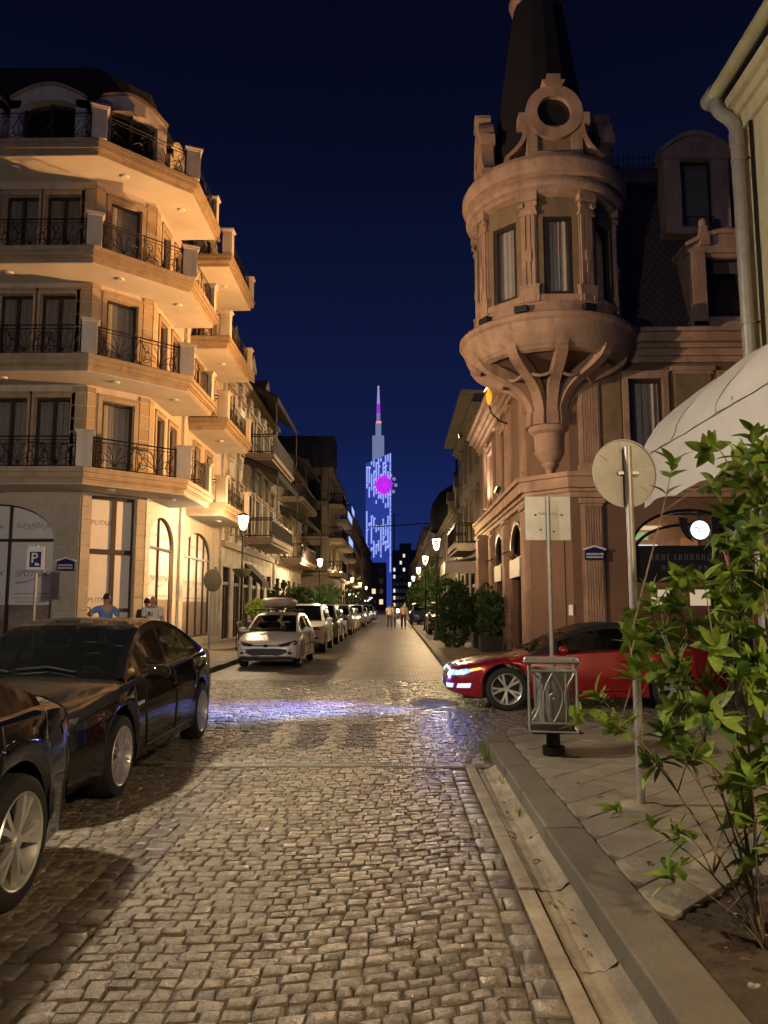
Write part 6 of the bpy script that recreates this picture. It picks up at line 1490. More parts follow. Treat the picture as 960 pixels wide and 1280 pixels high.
# --- the leafy shrub in the planting pit
SH = thing('leafy_shrub', 'tall leafy green shrub rooted in the soil pit beside the kerb', 'shrub', (1.66, 3.62, .12))
rs = random.Random(21)
roots = [(1.60, 3.55, .10), (1.68, 3.62, .10), (1.74, 3.52, .10), (1.64, 3.72, .10)]
tips = [(1.00, 3.95, 1.17), (.88, 3.9, 1.06), (1.16, 3.8, 1.30), (1.07, 3.95, .62), (1.30, 3.75, .55), (1.22, 3.7, .40), (1.30, 4.0, 1.60), (1.22, 4.05, 1.42), (1.42, 3.9, 2.33), (1.62, 3.8, 2.05), (1.66, 3.9, 2.22), (1.78, 3.8, 2.35), (1.86, 3.95, 2.5), (1.72, 4.2, 2.45), (1.95, 3.7, 2.2), (2.0, 4.0, 2.42), (1.70, 3.6, 1.85), (1.85, 3.65, 1.95), (1.62, 3.7, 1.6), (1.46, 3.6, 1.42), (1.80, 3.5, 1.6), (1.95, 3.6, 1.72), (1.40, 3.55, 1.15), (1.58, 3.5, 1.22), (1.75, 3.45, 1.30), (1.92, 3.5, 1.35), (1.36, 3.6, .92), (1.52, 3.45, .88), (1.70, 3.4, .98), (1.85, 3.4, 1.05), (1.30, 3.9, 1.0), (1.20, 3.75, .86), (1.78, 3.35, .70), (1.62, 3.35, .60), (1.50, 3.9, 1.5), (1.66, 4.0, 1.45), (2.02, 3.9, 1.9), (1.36, 3.85, 1.30), (1.12, 4.0, 1.0), (1.9, 3.3, .8), (1.75, 3.75, 2.1), (1.55, 3.65, 1.75)]
xmn = pch([(.45, 1.74), (.8, 1.52), (1.05, 1.32), (1.3, 1.22), (1.5, 1.20), (1.68, 1.32), (1.80, 1.58), (2.1, 1.66), (2.3, 1.62), (2.55, 1.84)])
for _ in range(112):
    z = rs.uniform(.5, 2.5); x = rs.uniform(xmn(z), 2.35); tips.append((x, rs.uniform(3.35, 4.4), z))
for _ in range(22): tips.append((rs.uniform(1.62, 2.3), rs.uniform(3.3, 3.9), rs.uniform(.75, 1.75)))
for _ in range(12): tips.append((rs.uniform(1.55, 2.2), rs.uniform(3.3, 3.8), rs.uniform(.38, .8)))
nodes = []
leaves = []; br = MB()
for i, tp in enumerate(tips):
    rt = Vector(min(roots, key=lambda q: (q[0] - tp[0] * .5 - .83) ** 2 + rs.random() * .01)); tp = Vector(tp)
    if i >= 46 or i % 3:
        cand = [q for q in nodes if q.z < tp.z - .12]
        if cand: rt = min(cand, key=lambda q: (q - tp).length)
    mid1 = rt.lerp(tp, .35) + Vector((rs.uniform(-.06, .06) + (.05 if tp.x < 1.4 else 0), rs.uniform(-.05, .05), .10 + rs.uniform(0, .08))); sc_b = min(1, (tp - rt).length / .8); mid1 = rt.lerp(tp, .35).lerp(mid1, sc_b); mid2 = rt.lerp(tp, .72) + Vector((rs.uniform(-.05, .05), rs.uniform(-.05, .05), .06))
    f1, f2_ = pch, None
    path = []
    for k in range(9):
        t = k / 8; a, b, c = rt.lerp(mid1, t), mid1.lerp(mid2, t), mid2.lerp(tp, t); path.append((a.lerp(b, t)).lerp(b.lerp(c, t), t))
    nodes += path[3:7]
    r0 = .003 + .006 * min(1, (tp - rt).length / 2); br.tube(path, [r0 * (1 - .75 * k / 8) for k in range(9)], 6)
    ax = (path[-1] - path[-2]).normalized(); ax = (ax + Vector((0, 0, .6))).normalized()
    nw = rs.randint(7, 10); a0 = rs.random() * 6
    for k in range(nw):                     # rosette at the tip
        an = a0 + k * 2.4; el = R(rs.uniform(8, 62)); s_ = ax.cross(Vector((1, .2, 0))).normalized(); s2_ = ax.cross(s_)
        d = (ax * math.sin(el) + (s_ * math.cos(an) + s2_ * math.sin(an)) * math.cos(el)).normalized(); leaves.append((path[-1] - ax * rs.uniform(0, .07), d, rs.uniform(.065, .145), ax))
    for k in range(rs.randint(2, 5)):       # a few along the twig
        q = rs.randint(5, 7); d = Vector((rs.uniform(-1, 1), rs.uniform(-1, 1), rs.uniform(-.2, .8))).normalized(); leaves.append((path[q], d, rs.uniform(.09, .14), Vector((0, 0, 1))))
br.build('branch', 'bark', SH, 60)
MB().tube([(1.70, 3.55, .08), (1.72, 3.56, .8), (1.76, 3.6, 1.7), (1.78, 3.65, 2.2)], [.028, .024, .018, .010], 8).build('stem', 'bark', SH, 60)
lm = [leaf_mesh(None, 1, rs.uniform(.22, .29), rs.uniform(.05, .35), rs.uniform(.15, .4)).mesh('leaf', m2, None, 60) for m2 in ('leaf', 'leaf', 'leaf', 'leaf_dark', 'leaf_dark')]
order = sorted(range(len(leaves)), key=lambda i: -leaves[i][2] / leaves[i][0].y)
rest = MB(); rest.t = []
def leaf_mtx(p, d, L, ax):
    s_ = d.cross(ax)
    s_ = s_.normalized() if s_.length > 1e-3 else Vector((1, 0, 0)); nn = s_.cross(d).normalized()
    return Matrix(((s_.x, d.x, nn.x, p.x), (s_.y, d.y, nn.y, p.y), (s_.z, d.z, nn.z, p.z), (0, 0, 0, 1))) @ Matrix.Diagonal((L, L, L, 1))
off = Matrix.Translation(-wloc(SH))
for k, i in enumerate(order):
    M = leaf_mtx(*leaves[i])
    if k < 300: o = link('leaf', lm[rs.randrange(5)], SH); o.matrix_local = off @ M
    else:
        q = leaf_mesh(None, 1, .22, .2); b = len(rest.v); rest.v += [M @ v for v in q.v]; rest.f += [tuple(a + b for a in f_) for f_ in q.f]; rest.t += [rs.uniform(.7, 1.3)] * len(q.f)
if rest.f: rest.build('foliage', 'leaf', SH, 60, kind='stuff')
fl = leaf_mesh(None, 1, .2, .1).mesh('pink_flower', mat('flower_pink', (.55, .10, .14), .5), None, 60)
o = link('pink_flower', fl, SH); o.matrix_local = off @ leaf_mtx(Vector((1.55, 3.62, 1.78)), Vector((-.25, -.2, .95)).normalized(), .085, Vector((1, 0, 0)))
# --- fallen leaves
m_ = MB(); m_.t = []
for _ in range(46):
    if rs.random() < .5: p = Vector((rs.uniform(1.3, 2.6), rs.uniform(3.2, 7.5), .162))
    elif rs.random() < .6: p = Vector((rs.uniform(.81, .96), rs.uniform(3, 7.8), .004))
    else: p = Vector((rs.uniform(-1.4, .5), rs.uniform(3.2, 9), .02))
    a = rs.random() * 6.28; d = Vector((math.cos(a), math.sin(a), rs.uniform(-.1, .25))).normalized(); q = leaf_mesh(None, 1, .25, rs.uniform(-.3, .5)); M = leaf_mtx(p, d, rs.uniform(.025, .07), Vector((0, 0, 1))); b = len(m_.v)
    m_.v += [M @ v for v in q.v]; m_.f += [tuple(i + b for i in f_) for f_ in q.f]; m_.t += [rs.uniform(.5, 1.5)] * len(q.f)
leafmat('leaf_dry', (.20, .13, .05), .2)
tag(m_.build('leaf_litter', 'leaf_dry', kind='stuff'), 'dry fallen leaves scattered over the pavement, gutter and cobbles', 'leaves')
# --- grass tufts by the kerb end
m_ = MB(); m_.t = []
for _ in range(160):
    c = rs.choice(((.955, 8.55), (.985, 8.75), (.96, 7.15), (.95, 8.3), (.97, 8.95), (.96, 6.1))); x, y = c[0] + rs.gauss(0, .02), c[1] + rs.gauss(0, .07); h_ = rs.uniform(.03, .11); dx, dy = rs.uniform(-.04, .04), rs.uniform(-.04, .04)
    k = len(m_.v); m_.v += [Vector((x - .004, y, -.01)), Vector((x + .004, y, -.01)), Vector((x + dx, y + dy, h_))]; m_.f.append((k, k + 1, k + 2)); m_.t.append(rs.uniform(.7, 1.3))
tag(m_.build('grass', 'leaf', kind='stuff'), 'small grass tufts growing at the foot of the kerbstones', 'grass')
# --- street trees, shrubs and planters
def shrub(label, loc, blobs, n, size, stem=None, m='leaf_street', group='shrubs along the pavements', name='shrub', planter=None):
    t = thing(name, label, 'shrub' if name == 'shrub' else 'tree', loc, 0, group); x, y, z = loc
    bl = [((x + b[0], y + b[1], z + b[2]), b[3]) for b in blobs]
    foliage_crown(t, 'crown', m, bl, n, size, int(x * 100 + y * 10), None)
    st = MB()
    for b in blobs: st.tube([(x, y, z), (x + b[0] * .4, y + b[1] * .4, z + b[2] * .5), (x + b[0], y + b[1], z + b[2])], [.04, .03, .012], 6)
    st.build('trunk', 'bark_dark', t, 60)
    if planter:
        w, h_ = planter; m_ = MB().box(x - w, x + w, y - w, y + w, z, z + h_); m_.build('planter', 'wood_dark', t, bevel=.02)
    return t
shrub('tall bushy shrub on the right pavement beyond the red coupe', (2.05, 27.6, .13), [(0, 0, .65, (.50, .55, .6)), (.05, 0, 1.35, (.52, .55, .6)), (-.15, .1, 1.95, (.38, .4, .4)), (.2, 0, 1.9, (.3, .4, .35))], 2600, .16)
shrub('loose pale shrub on the right kerb under the far lamp', (1.9, 37.0, .13), [(0, 0, 1.0, (.3, .5, .6)), (.1, 0, 1.7, (.35, .5, .5)), (.2, .3, 2.3, (.25, .4, .3))], 420, .20)
shrub('dark shrub in a wooden planter by the turret building arches', (3.05, 25.2, .13), [(0, 0, .9, (.32, .5, .35)), (.05, .1, 1.45, (.36, .5, .42)), (-.1, 0, 1.9, (.2, .3, .22))], 800, .17, planter=(.36, .5))
shrub('dark shrub in a wooden planter beside the ochre pilaster', (3.05, 27.6, .13), [(0, 0, .9, (.4, .5, .4)), (0, .1, 1.5, (.4, .5, .4))], 1000, .17, planter=(.34, .5))
shrub('bright green potted bush between the lamp post and the white hatchback', (-5.0, 27.6, .13), [(0, 0, 1.35, (.36, .36, .28)), (.2, 0, 1.45, (.25, .3, .2))], 700, .12, m='leaf', planter=(.26, .9))
shrub('large dark spreading shrub behind the roof box by the left pavement', (-5.1, 37.5, .13), [(0, 0, 1.3, (.7, 1.0, .6)), (.4, 0, 1.8, (.5, .8, .45)), (-.4, .4, 2.0, (.5, .7, .4))], 700, .32)
shrub('dark shrub on the left pavement under the second lamp', (-5.4, 56, .13), [(0, 0, 1.4, (1.0, 1.4, .9)), (.4, .4, 2.1, (.9, 1, .8))], 900, .30)
for k, (x, y) in enumerate(((2.6, 52), (2.5, 66), (2.4, 84), (2.4, 104), (-6.0, 96), (-6.0, 122), (2.6, 130))):
    shrub('dark clipped street tree far down the pavement', (x, y, .13), [(0, 0, 1.8, (.9, 1.2, 1.2)), (0, .3, 3.0, (.9, 1.1, .9))], 600, .38, group='street trees far down the pavements', name='street_tree')
# ================================================================ the street beyond
def row_house(name, label, side, xf, y0, y1, h, floors, wall, trim, win=(1.0, 1.7), bay=2.6, lit=(), balc=(), roofm='roof_dark', roof='mansard', group=None, gf='shop_glow', gf_lit=(), curtain=None, awn=None):
    """side -1: facade looks towards +x, side +1: towards -x"""
    fr = Fr((xf, y0, 0), (0, 1)) if side < 0 else Fr((xf, y1, 0), (0, -1)); Ln = y1 - y0; dep = 9.0 * side
    t = thing(name, label, 'building', (xf + side * 3, (y0 + y1) / 2, 0), 0, group); xb = xf + dep
    fh = (h - 4.3) / max(1, floors - 1); nb = max(1, int(Ln / bay)); ops = []
    for f_ in range(1, floors):
        for b in range(nb):
            c = Ln * (b + .5) / nb; z = 4.3 + (f_ - 1) * fh + .55; ops.append((c - win[0] / 2, c + win[0] / 2, z, z + win[1]))
    gops = [(Ln * (b + .5) / nb - bay * .34, Ln * (b + .5) / nb + bay * .34, .15, 3.3) for b in range(nb)]
    m = MB(); wall_open(m, fr, 0, Ln, 0, 4.3, gops, .25); wall_open(m, fr, 0, Ln, 4.3, h, ops, .18)
    m.quad((xf, y0, 0), (xb, y0, 0), (xb, y0, h), (xf, y0, h)); m.quad((xf, y1, 0), (xb, y1, 0), (xb, y1, h), (xf, y1, h)); m.quad((xf, y0, h), (xf, y1, h), (xb, y1, h), (xb, y0, h))
    m.build('wall', wall, t)
    k = MB()
    for z, o, th in ((4.15, .14, .25), (h - .35, .20, .18), (h - .17, .36, .19)): k.fbox(fr, -.02, Ln + .02, z, z + th, -.02, o)
    k.build('cornice', trim, t)
    for i, o in enumerate(ops):
        w = MB().fbox(fr, o[0] - .12, o[0], o[2], o[3] + .12, 0, .07).fbox(fr, o[1], o[1] + .12, o[2], o[3] + .12, 0, .07).fbox(fr, o[0], o[1], o[3], o[3] + .12, 0, .07).fbox(fr, o[0] - .2, o[1] + .2, o[3] + .12, o[3] + .24, 0, .16).fbox(fr, o[0] - .15, o[1] + .15, o[2] - .1, o[2], 0, .12)
        w.fbox(fr, (o[0] + o[1]) / 2 - .04, (o[0] + o[1]) / 2 + .04, o[2], o[3], -.17, -.10)
        wo_ = w.build('window', trim, t); MB().fbox(fr, o[0], o[1], o[2], o[3], -.19, -.17).build('pane', lit[i] if i < len(lit) and lit[i] else 'oculus', wo_)
    for i, o in enumerate(gops):
        w = MB().fbox(fr, o[0], o[0] + .1, o[2], o[3], -.2, -.05).fbox(fr, o[1] - .1, o[1], o[2], o[3], -.2, -.05).fbox(fr, o[0], o[1], 2.5, 2.65, -.2, -.06).fbox(fr, (o[0] + o[1]) / 2 - .04, (o[0] + o[1]) / 2 + .04, o[2], 2.5, -.2, -.07)
        wo_ = w.build('shop_front', 'frame_brown', t); MB().fbox(fr, o[0], o[1], o[2], o[3], -.24, -.22).build('pane', gf if i in gf_lit else 'oculus', wo_)
    if roof == 'mansard':
        r = MB(); q0 = [(xf, y0, h), (xf, y1, h), (xb, y1, h), (xb, y0, h)]; ins = 1.3; q1 = [(xf + side * ins, y0 + .3, h + 2.6), (xf + side * ins, y1 - .3, h + 2.6), (xb - side * ins, y1 - .3, h + 2.6), (xb - side * ins, y0 + .3, h + 2.6)]
        for i in range(4): r.quad(q0[i], q0[(i + 1) % 4], q1[(i + 1) % 4], q1[i])
        r.quad(*q1); ro = r.build('roof', roofm, t)
        for b in range(max(1, nb // 2)):
            c = Ln * (b + .5) / max(1, nb // 2); d = MB().fbox(fr, c - .7, c + .7, h + .1, h + 1.7, -1.2, -.15); d.fprism(fr, [(c - .85, h + 1.7), (c + .85, h + 1.7), (c, h + 2.5)], -1.2, -.05); dd = d.build('dormer', trim, ro); MB().fbox(fr, c - .4, c + .4, h + .3, h + 1.5, -.149, -.14).build('dormer_pane', 'oculus', dd) if False else None
    else: MB().box(min(xf, xb) - .3, max(xf, xb) + .3, y0 - .3, y1 + .3, h, h + .3).build('roof', roofm, t)
    for (ya, yb, z, out, mt, led) in balc:
        ua, ub = (ya - y0, yb - y0) if side < 0 else (y1 - yb, y1 - ya)
        b = MB().fbox(fr, ua, ub, z - .22, z, 0, out).fbox(fr, ua + .1, ub - .1, z - .34, z - .22, 0, out - .12).build('balcony', trim, t)
        g = MB()
        for v in (.95, .85, .08): g.tube([fr.p(ua, z + v, 0), fr.p(ua, z + v, out - .05), fr.p(ub, z + v, out - .05), fr.p(ub, z + v, 0)], .03, 4)
        n = int((ub - ua) / .22)
        for i in range(n + 1): u = ua + (ub - ua) * i / n; g.tube([fr.p(u, z, out - .05), fr.p(u, z + .95, out - .05)], .018, 4)
        for i in range(5):
            for u in (ua, ub): g.tube([fr.p(u, z, out * i / 5), fr.p(u, z + .95, out * i / 5)], .018, 4)
        g.build('railing', mt, b)
        if led: MB().fbox(fr, ua + .1, ub - .1, z + .15, z + .80, out - .03, out - .015).build('lit_panel', led, b)
    for (ya, yb, z, out, drop) in (awn or ()):
        ua, ub = (ya - y0, yb - y0) if side < 0 else (y1 - yb, y1 - ya)
        a = MB().add([fr.p(ua, z, 0), fr.p(ub, z, 0), fr.p(ub, z - drop, out), fr.p(ua, z - drop, out), fr.p(ua, z - .05, 0), fr.p(ub, z - .05, 0), fr.p(ub, z - drop - .05, out), fr.p(ua, z - drop - .05, out)], BOXF)
        a.fbox(fr, ua, ub, z - drop - .3, z - drop - .05, out - .02, out); a.add([fr.p(ua, z, 0), fr.p(ua, z - drop, out), fr.p(ua, z - drop - .3, out), fr.p(ua, z - .35, 0)], [(0, 1, 2, 3)])
        a.build('awning', 'awning_dark', t)
        g = MB()
        for u in (ua + .05, ub - .05): g.tube([fr.p(u, z - drop - .1, out - .05), fr.p(u, z - 3.1, out - .05)], .03, 4)
        g.build('awning_post', 'wood_dark', t)
    return t, fr
B2, fb2 = row_house('ornate_house', 'ornate weathered pale house with dark wooden balconies and drop awnings', -1, -7.5, 32.9, 46.6, 12.4, 3, 'stucco_pale', 'stucco_brown', win=(1.1, 2.3), bay=2.2,
    balc=((37.6, 45.0, 4.95, 1.45, 'wood_dark', None), (37.6, 45.0, 9.15, 1.45, 'wood_dark', None)), awn=((37.4, 45.2, 8.95, 1.7, .75), (37.4, 45.2, 12.9, 1.6, .9), (38.0, 40.0, 3.7, .9, .9)), gf_lit=(), roof='mansard')
m_ = MB()
for i in range(7):      # pilasters with scroll capitals
    u = .9 + i * 2.05; m_.fbox(fb2, u - .16, u + .16, 4.5, 12.0, 0, .12).fbox(fb2, u - .24, u + .24, 8.0, 8.5, 0, .2).fbox(fb2, u - .24, u + .24, 11.5, 12.0, 0, .22)
    for sg in (-1, 1): m_.lathe([(0, -.05), (.11, -.05), (.11, .05), (0, .05)], fb2.p(u + sg * .2, 11.75, .2), 10, mtx=Matrix.Rotation(R(90), 3, 'Y')).lathe([(0, -.05), (.11, -.05), (.11, .05), (0, .05)], fb2.p(u + sg * .2, 8.25, .2), 10, mtx=Matrix.Rotation(R(90), 3, 'Y'))
m_.build('pilaster', 'stucco_pale', B2)
ac = MB().box(-7.4, -7.05, 34.2, 35.1, 9.9, 10.6); ac.build('air_conditioner', 'white_paint', B2, bevel=.03)
row_house('ornate_house', 'ornate house with scrolled gable end and shadowed awnings behind the drop awnings', -1, -7.4, 46.9, 60, 11.2, 3, 'stucco_pale', 'stucco_brown', win=(1.1, 2.2), bay=2.4, balc=((49, 58, 4.6, 1.4, 'wood_dark', None), (49, 58, 8.6, 1.4, 'wood_dark', None)), awn=((48.5, 58.5, 8.0, 1.7, .8), (48.5, 58.5, 11.6, 1.7, .6)), roof='flat', gf_lit=(4,))
# modern flats with blue lit balconies, end wall towards the viewer
t3, f3 = row_house('modern_flats', 'dark modern flats with stacked balconies, some glass parapets glowing blue', -1, -5.7, 64, 86, 13.2, 4, 'stucco_grey', 'stucco_brown', win=(1.4, 1.9), bay=3.2, roof='flat',
    balc=((65, 71, 4.4, 1.2, 'iron', None), (65, 70, 7.3, 1.2, 'iron', None), (65, 70, 10.2, 1.2, 'iron', None), (72, 79, 7.3, 1.3, 'iron', 'led_blue'), (72, 79, 9.7, 1.2, 'iron', 'led_blue'), (80, 85, 11.2, 1.1, 'iron', 'led_blue')), gf_lit=(2, 4))
fe = Fr((-14.5, 64, 0), (1, 0)); m_ = MB()
for z in (4.3, 7.3, 10.2): m_.fbox(fe, 2.0, 8.8, z - .25, z, 0, .9)
for u in (2.4, 4.6, 6.6, 8.5): m_.fbox(fe, u - .18, u + .18, 0, 13.2, 0, .12)
m_.build('end_balcony', 'stucco_grey', t3)
for z in (4.3, 7.3, 10.2):
    g = MB()
    for v in (.9, .1): g.tube([fe.p(2.0, z + v, .85), fe.p(8.8, z + v, .85)], .03, 4)
    for i in range(32): g.tube([fe.p(2.0 + i * .22, z, .85), fe.p(2.0 + i * .22, z + .9, .85)], .018, 4)
    g.build('railing', 'iron', t3)
    for u in (3.0, 5.1, 7.1): MB().fbox(fe, u, u + 1.1, z + .3, z + 2.3, .0, .03).build('window', 'oculus', t3)
MB().box(-15, -5.2, 63.4, 67, 13.5, 15.8).build('roof_storey', 'roof_dark', t3)
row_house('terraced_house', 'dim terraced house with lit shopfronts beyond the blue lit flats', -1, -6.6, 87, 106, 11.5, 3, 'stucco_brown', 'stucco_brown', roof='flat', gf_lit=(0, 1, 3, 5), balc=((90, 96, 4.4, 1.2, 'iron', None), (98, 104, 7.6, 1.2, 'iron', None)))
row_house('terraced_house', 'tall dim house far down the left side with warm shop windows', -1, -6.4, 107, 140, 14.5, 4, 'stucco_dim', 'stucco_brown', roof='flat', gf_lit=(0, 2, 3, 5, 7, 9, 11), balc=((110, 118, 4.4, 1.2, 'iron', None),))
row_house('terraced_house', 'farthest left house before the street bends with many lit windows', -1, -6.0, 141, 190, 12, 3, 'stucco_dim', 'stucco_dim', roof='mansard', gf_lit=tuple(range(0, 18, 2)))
# right side
R2_, fr2 = row_house('side_house', 'dark house with projecting eaves and glass porch next to the turret building', 1, 3.75, 33.4, 45, 10.6, 3, 'stucco_dim', 'stucco_grey', roof='flat', win=(1.1, 2.0), bay=2.6, gf='win_pale', gf_lit=(), balc=((36, 41, 4.5, 1.0, 'iron', None),))
MB().box(2.9, 12, 33.4, 45.2, 10.9, 11.15).build('eaves', 'stucco_grey', R2_)
pc_ = MB().add([(3.7, 32.6, 3.75), (3.7, 36.4, 3.75), (2.1, 36.4, 3.45), (2.1, 32.6, 3.45), (3.7, 32.6, 3.7), (3.7, 36.4, 3.7), (2.1, 36.4, 3.40), (2.1, 32.6, 3.40)], BOXF).build('porch_canopy', 'galv', R2_)
MB().box(2.08, 2.12, 32.6, 36.4, 2.95, 3.42).box(2.12, 3.7, 32.6, 32.64, 2.95, 3.45).build('porch_valance', 'canvas', pc_)
[MB().box(2.2, 2.3, y_, y_ + .1, .13, 3.4).build('porch_post', 'galv', pc_) for y_ in (36.2, 33.9)]
for i in range(3): MB().box(2.3 + i * .25, 3.7, 34.2, 36.2, .13 + i * .15, .28 + i * .15).build('step', 'paver', R2_)
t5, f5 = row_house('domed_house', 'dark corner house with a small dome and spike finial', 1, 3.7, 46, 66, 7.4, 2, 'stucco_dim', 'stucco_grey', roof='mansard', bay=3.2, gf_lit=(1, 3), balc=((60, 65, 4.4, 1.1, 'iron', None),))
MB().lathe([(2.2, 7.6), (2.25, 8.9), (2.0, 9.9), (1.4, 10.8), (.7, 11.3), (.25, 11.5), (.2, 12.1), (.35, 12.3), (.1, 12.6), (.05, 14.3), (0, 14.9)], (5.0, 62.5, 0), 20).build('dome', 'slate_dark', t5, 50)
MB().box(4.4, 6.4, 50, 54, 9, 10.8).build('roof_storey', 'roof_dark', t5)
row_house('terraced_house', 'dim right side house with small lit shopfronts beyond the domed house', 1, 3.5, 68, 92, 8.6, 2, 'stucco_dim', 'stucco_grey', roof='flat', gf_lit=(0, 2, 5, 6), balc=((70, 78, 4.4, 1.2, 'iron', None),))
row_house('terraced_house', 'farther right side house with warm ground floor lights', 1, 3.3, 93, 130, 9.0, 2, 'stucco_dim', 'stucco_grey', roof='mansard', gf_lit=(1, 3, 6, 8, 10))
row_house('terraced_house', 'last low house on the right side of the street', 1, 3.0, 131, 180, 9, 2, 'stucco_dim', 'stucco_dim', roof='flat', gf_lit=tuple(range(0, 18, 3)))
# shop lamps far down the street
for k in range(26):
    sd = rnd.choice((-1, 1, -1)); y = rnd.uniform(70, 190); x = -5.6 if sd < 0 else 2.6; z = rnd.uniform(2.4, 3.6)
    l_ = thing('wall_lamp', 'small glowing wall lamp far down the street', 'wall lamp', (x, y, z), 0, 'small lamps far down the street')
    MB().lathe([(0, -.12), (.10, -.06), (.13, .03), (.08, .11), (0, .13)], (x, y, z), 10).build('globe', rnd.choice(('win_warm', 'lamp_rib', 'lamp_rib', 'win_cool')), l_, 60)
    MB().tube([(x, y, z + .1), (x - sd * -.25, y, z + .25), (x + sd * .75, y, z + .2)], .02, 5).build('arm', 'iron', l_)
# ---- tower block at the end of the street
tb = thing('apartment_tower', 'dark concrete apartment tower with scattered lit windows', 'building', (4, 330, 0))
bx0, bx1, by_ = -1.6, 9.5, 320
MB().box(bx0, bx1, by_, by_ + 14, 0, 24.6).box(1.5, 6.5, by_ + 3, by_ + 9, 24.6, 27.6).build('wall', 'block_wall', tb)
ft_ = Fr((bx0, by_, 0), (1, 0)); rr = random.Random(4)
for f_ in range(8):
    for c in range(8):
        u, z = .5 + c * 1.34, 1.2 + f_ * 2.9; l = rr.random() < .24
        w = MB().fbox(ft_, u - .08, u + .93, z - .08, z + 1.53, 0, .06).build('window', 'stucco_dim', tb); MB().fbox(ft_, u, u + .85, z, z + 1.45, .06, .09).build('pane', rr.choice(('win_warm', 'win_cool', 'win_cool', 'win_pale', 'win_warm')) if l else 'oculus', w)
tb2 = thing('apartment_tower', 'lower dark block with a flat roof left of the tall lit tower', 'building', (-10, 250, 0))
MB().box(-16, -3.2, 250, 262, 0, 15.5).build('wall', 'stucco_dim', tb2)
f_ = Fr((-16, 250, 0), (1, 0))
for i in range(4):
    for c in range(5): MB().fbox(f_, 1 + c * 2.4, 2.2 + c * 2.4, 2 + i * 3.4, 3.6 + i * 3.4, 0, .05).build('window', 'oculus' if (i * 5 + c) % 4 else 'win_warm', tb2)
cr = thing('tower_crane', 'thin lattice tower crane standing behind the apartment tower', 'crane', (3, 420, 0))
m_ = MB().tube([(-1.0, 420, 0), (-1.0, 420, 52)], .35, 4).tube([(-13, 420, 44.5), (26, 420, 47)], .3, 4).tube([(-1, 420, 52), (14, 420, 46.2)], .1, 4).tube([(-1, 420, 52), (-10, 420, 44.8)], .1, 4)
for k in range(20): m_.tube([(-1.7, 420, k * 2.6), (-.3, 420, k * 2.6 + 2.6)], .12, 4)
m_.build('lattice', 'tower_metal', cr)
# ---- the far skyscraper with the light panels, spire and lit wheel
TX, TY = -9.6, 640.0
sky_t = thing('skyscraper', 'tall blue lit skyscraper with slanted top, spire and purple wheel', 'skyscraper', (TX, TY, 0))
sc = TY / 961.0
def tz(py): return CAM_H + (VPY - py) * sc * 1.012
def txp(px): return (px - VPX) * sc
xa, xb_ = txp(457), txp(489.5); za, zb_ = tz(580), tz(566)
MB().add([(xa, TY, 0), (xb_, TY, 0), (xb_, TY + 20, 0), (xa, TY + 20, 0), (xa, TY, za), (xb_, TY, zb_), (xb_, TY + 20, zb_), (xa, TY + 20, za)], BOXF).build('shaft', emat('tower_blue', (.035, .065, .42), .55), sky_t)
m_ = MB(); rr = random.Random(9); cols = 11; cw_ = (xb_ - xa) / cols
for c in range(cols):
    z = tz(716 if c == 10 else 698 - (c % 3) * 4); x0 = xa + c * cw_
    while z < za + (zb_ - za) * c / cols - 2:
        on = rr.random() < (.95 if c == 10 else .66); ln = rr.choice((3, 4, 6, 9, 14)) if on else rr.choice((2, 3, 4, 7)); gap = tz(658) < z < tz(638)
        top = min(z + ln, za + (zb_ - za) * c / cols)
        if on and not (gap and c < 10):
            m_.box(x0 + cw_ * .22, x0 + cw_ * .78, TY - .6, TY - .1, z, top)
            if rr.random() < .45 and c < cols - 1: m_.box(x0 + cw_ * .78, x0 + cw_ * 1.22, TY - .6, TY - .1, top - 1.6, top)
        z += ln + .6
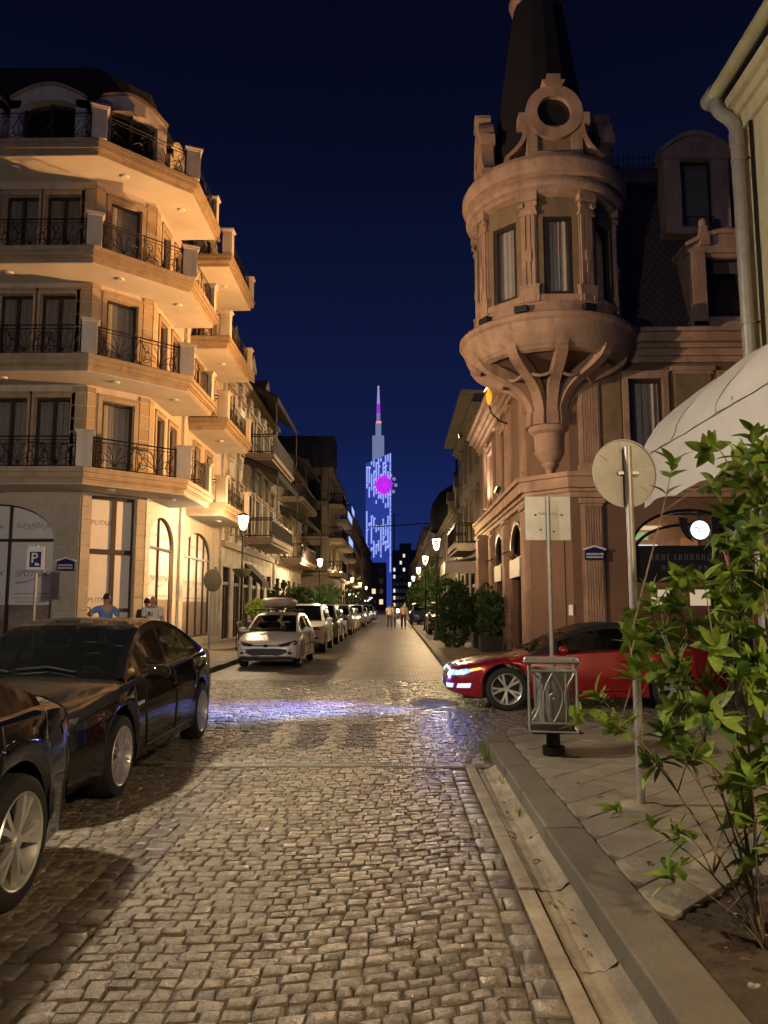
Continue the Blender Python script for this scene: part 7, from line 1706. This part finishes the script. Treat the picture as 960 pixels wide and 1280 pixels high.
m_.build('light_panel', 'led_white_blue', sky_t, kind='stuff')
MB().box(txp(465), txp(480), TY + 4, TY + 14, za - 5, tz(543)).build('upper_block', emat('tower_pale', (.26, .32, .58), .48), sky_t)
MB().box(txp(469), txp(476.2), TY + 6, TY + 12, tz(543), tz(526)).box(txp(470.3), txp(475), TY + 6.5, TY + 11.5, tz(526), tz(513)).build('mast_base', 'tower_pale', sky_t)
MB().box(txp(470), txp(476.5), TY + 5.5, TY + 6.4, tz(526), tz(524)).build('warning_light', 'led_red', sky_t)
xm = (txp(470.3) + txp(475)) / 2
MB().tube([(xm, TY + 9, tz(513)), (xm, TY + 9, tz(500))], [1.5, 1.35], 8).build('spire', 'led_purple', sky_t)
MB().tube([(xm, TY + 9, tz(500)), (xm, TY + 9, tz(478))], [1.35, .7], 8).build('spire', emat('spire_lilac', (.42, .38, .80), .6), sky_t)
MB().lathe([(0, -1), (.9, 0), (0, 1)], (xm, TY + 9, tz(477.5)), 8).build('beacon', 'led_red', sky_t)
wc = Vector((txp(481), TY - 3, tz(608))); ry = Matrix(((1, 0, 0), (0, 0, -1), (0, 1, 0))); wr = 11.5 * sc
wh = MB().lathe([(0, .6), (wr * .82, .5), (wr * .86, -.5), (0, -.6)], wc, 28, mtx=ry).build('wheel', 'led_purple', sky_t, 60)
MB().lathe([(wr * .80, .7), (wr, .5), (wr, -.5), (wr * .80, -.7)], wc, 28, 70, 290, mtx=ry).build('wheel_rim', 'led_magenta', wh)
for k in range(8):
    a = k * PI / 4 + .2; MB().tube([wc + Vector((0, -1, 0)), wc + Vector((math.cos(a) * wr, -1, math.sin(a) * wr))], .35, 4).build('wheel_spoke', 'led_magenta', wh)
for a in (-62, -38, -2, 32, 58):
    p = wc + Vector((math.cos(R(a)) * wr * 1.22, -.5, math.sin(R(a)) * wr * 1.22)); MB().lathe([(1.0 + .35 * math.cos(q), .35 * math.sin(q)) for q in [i * 6.283 / 6 for i in range(7)]], p, 14, mtx=ry).build('gondola', 'led_ring', wh)
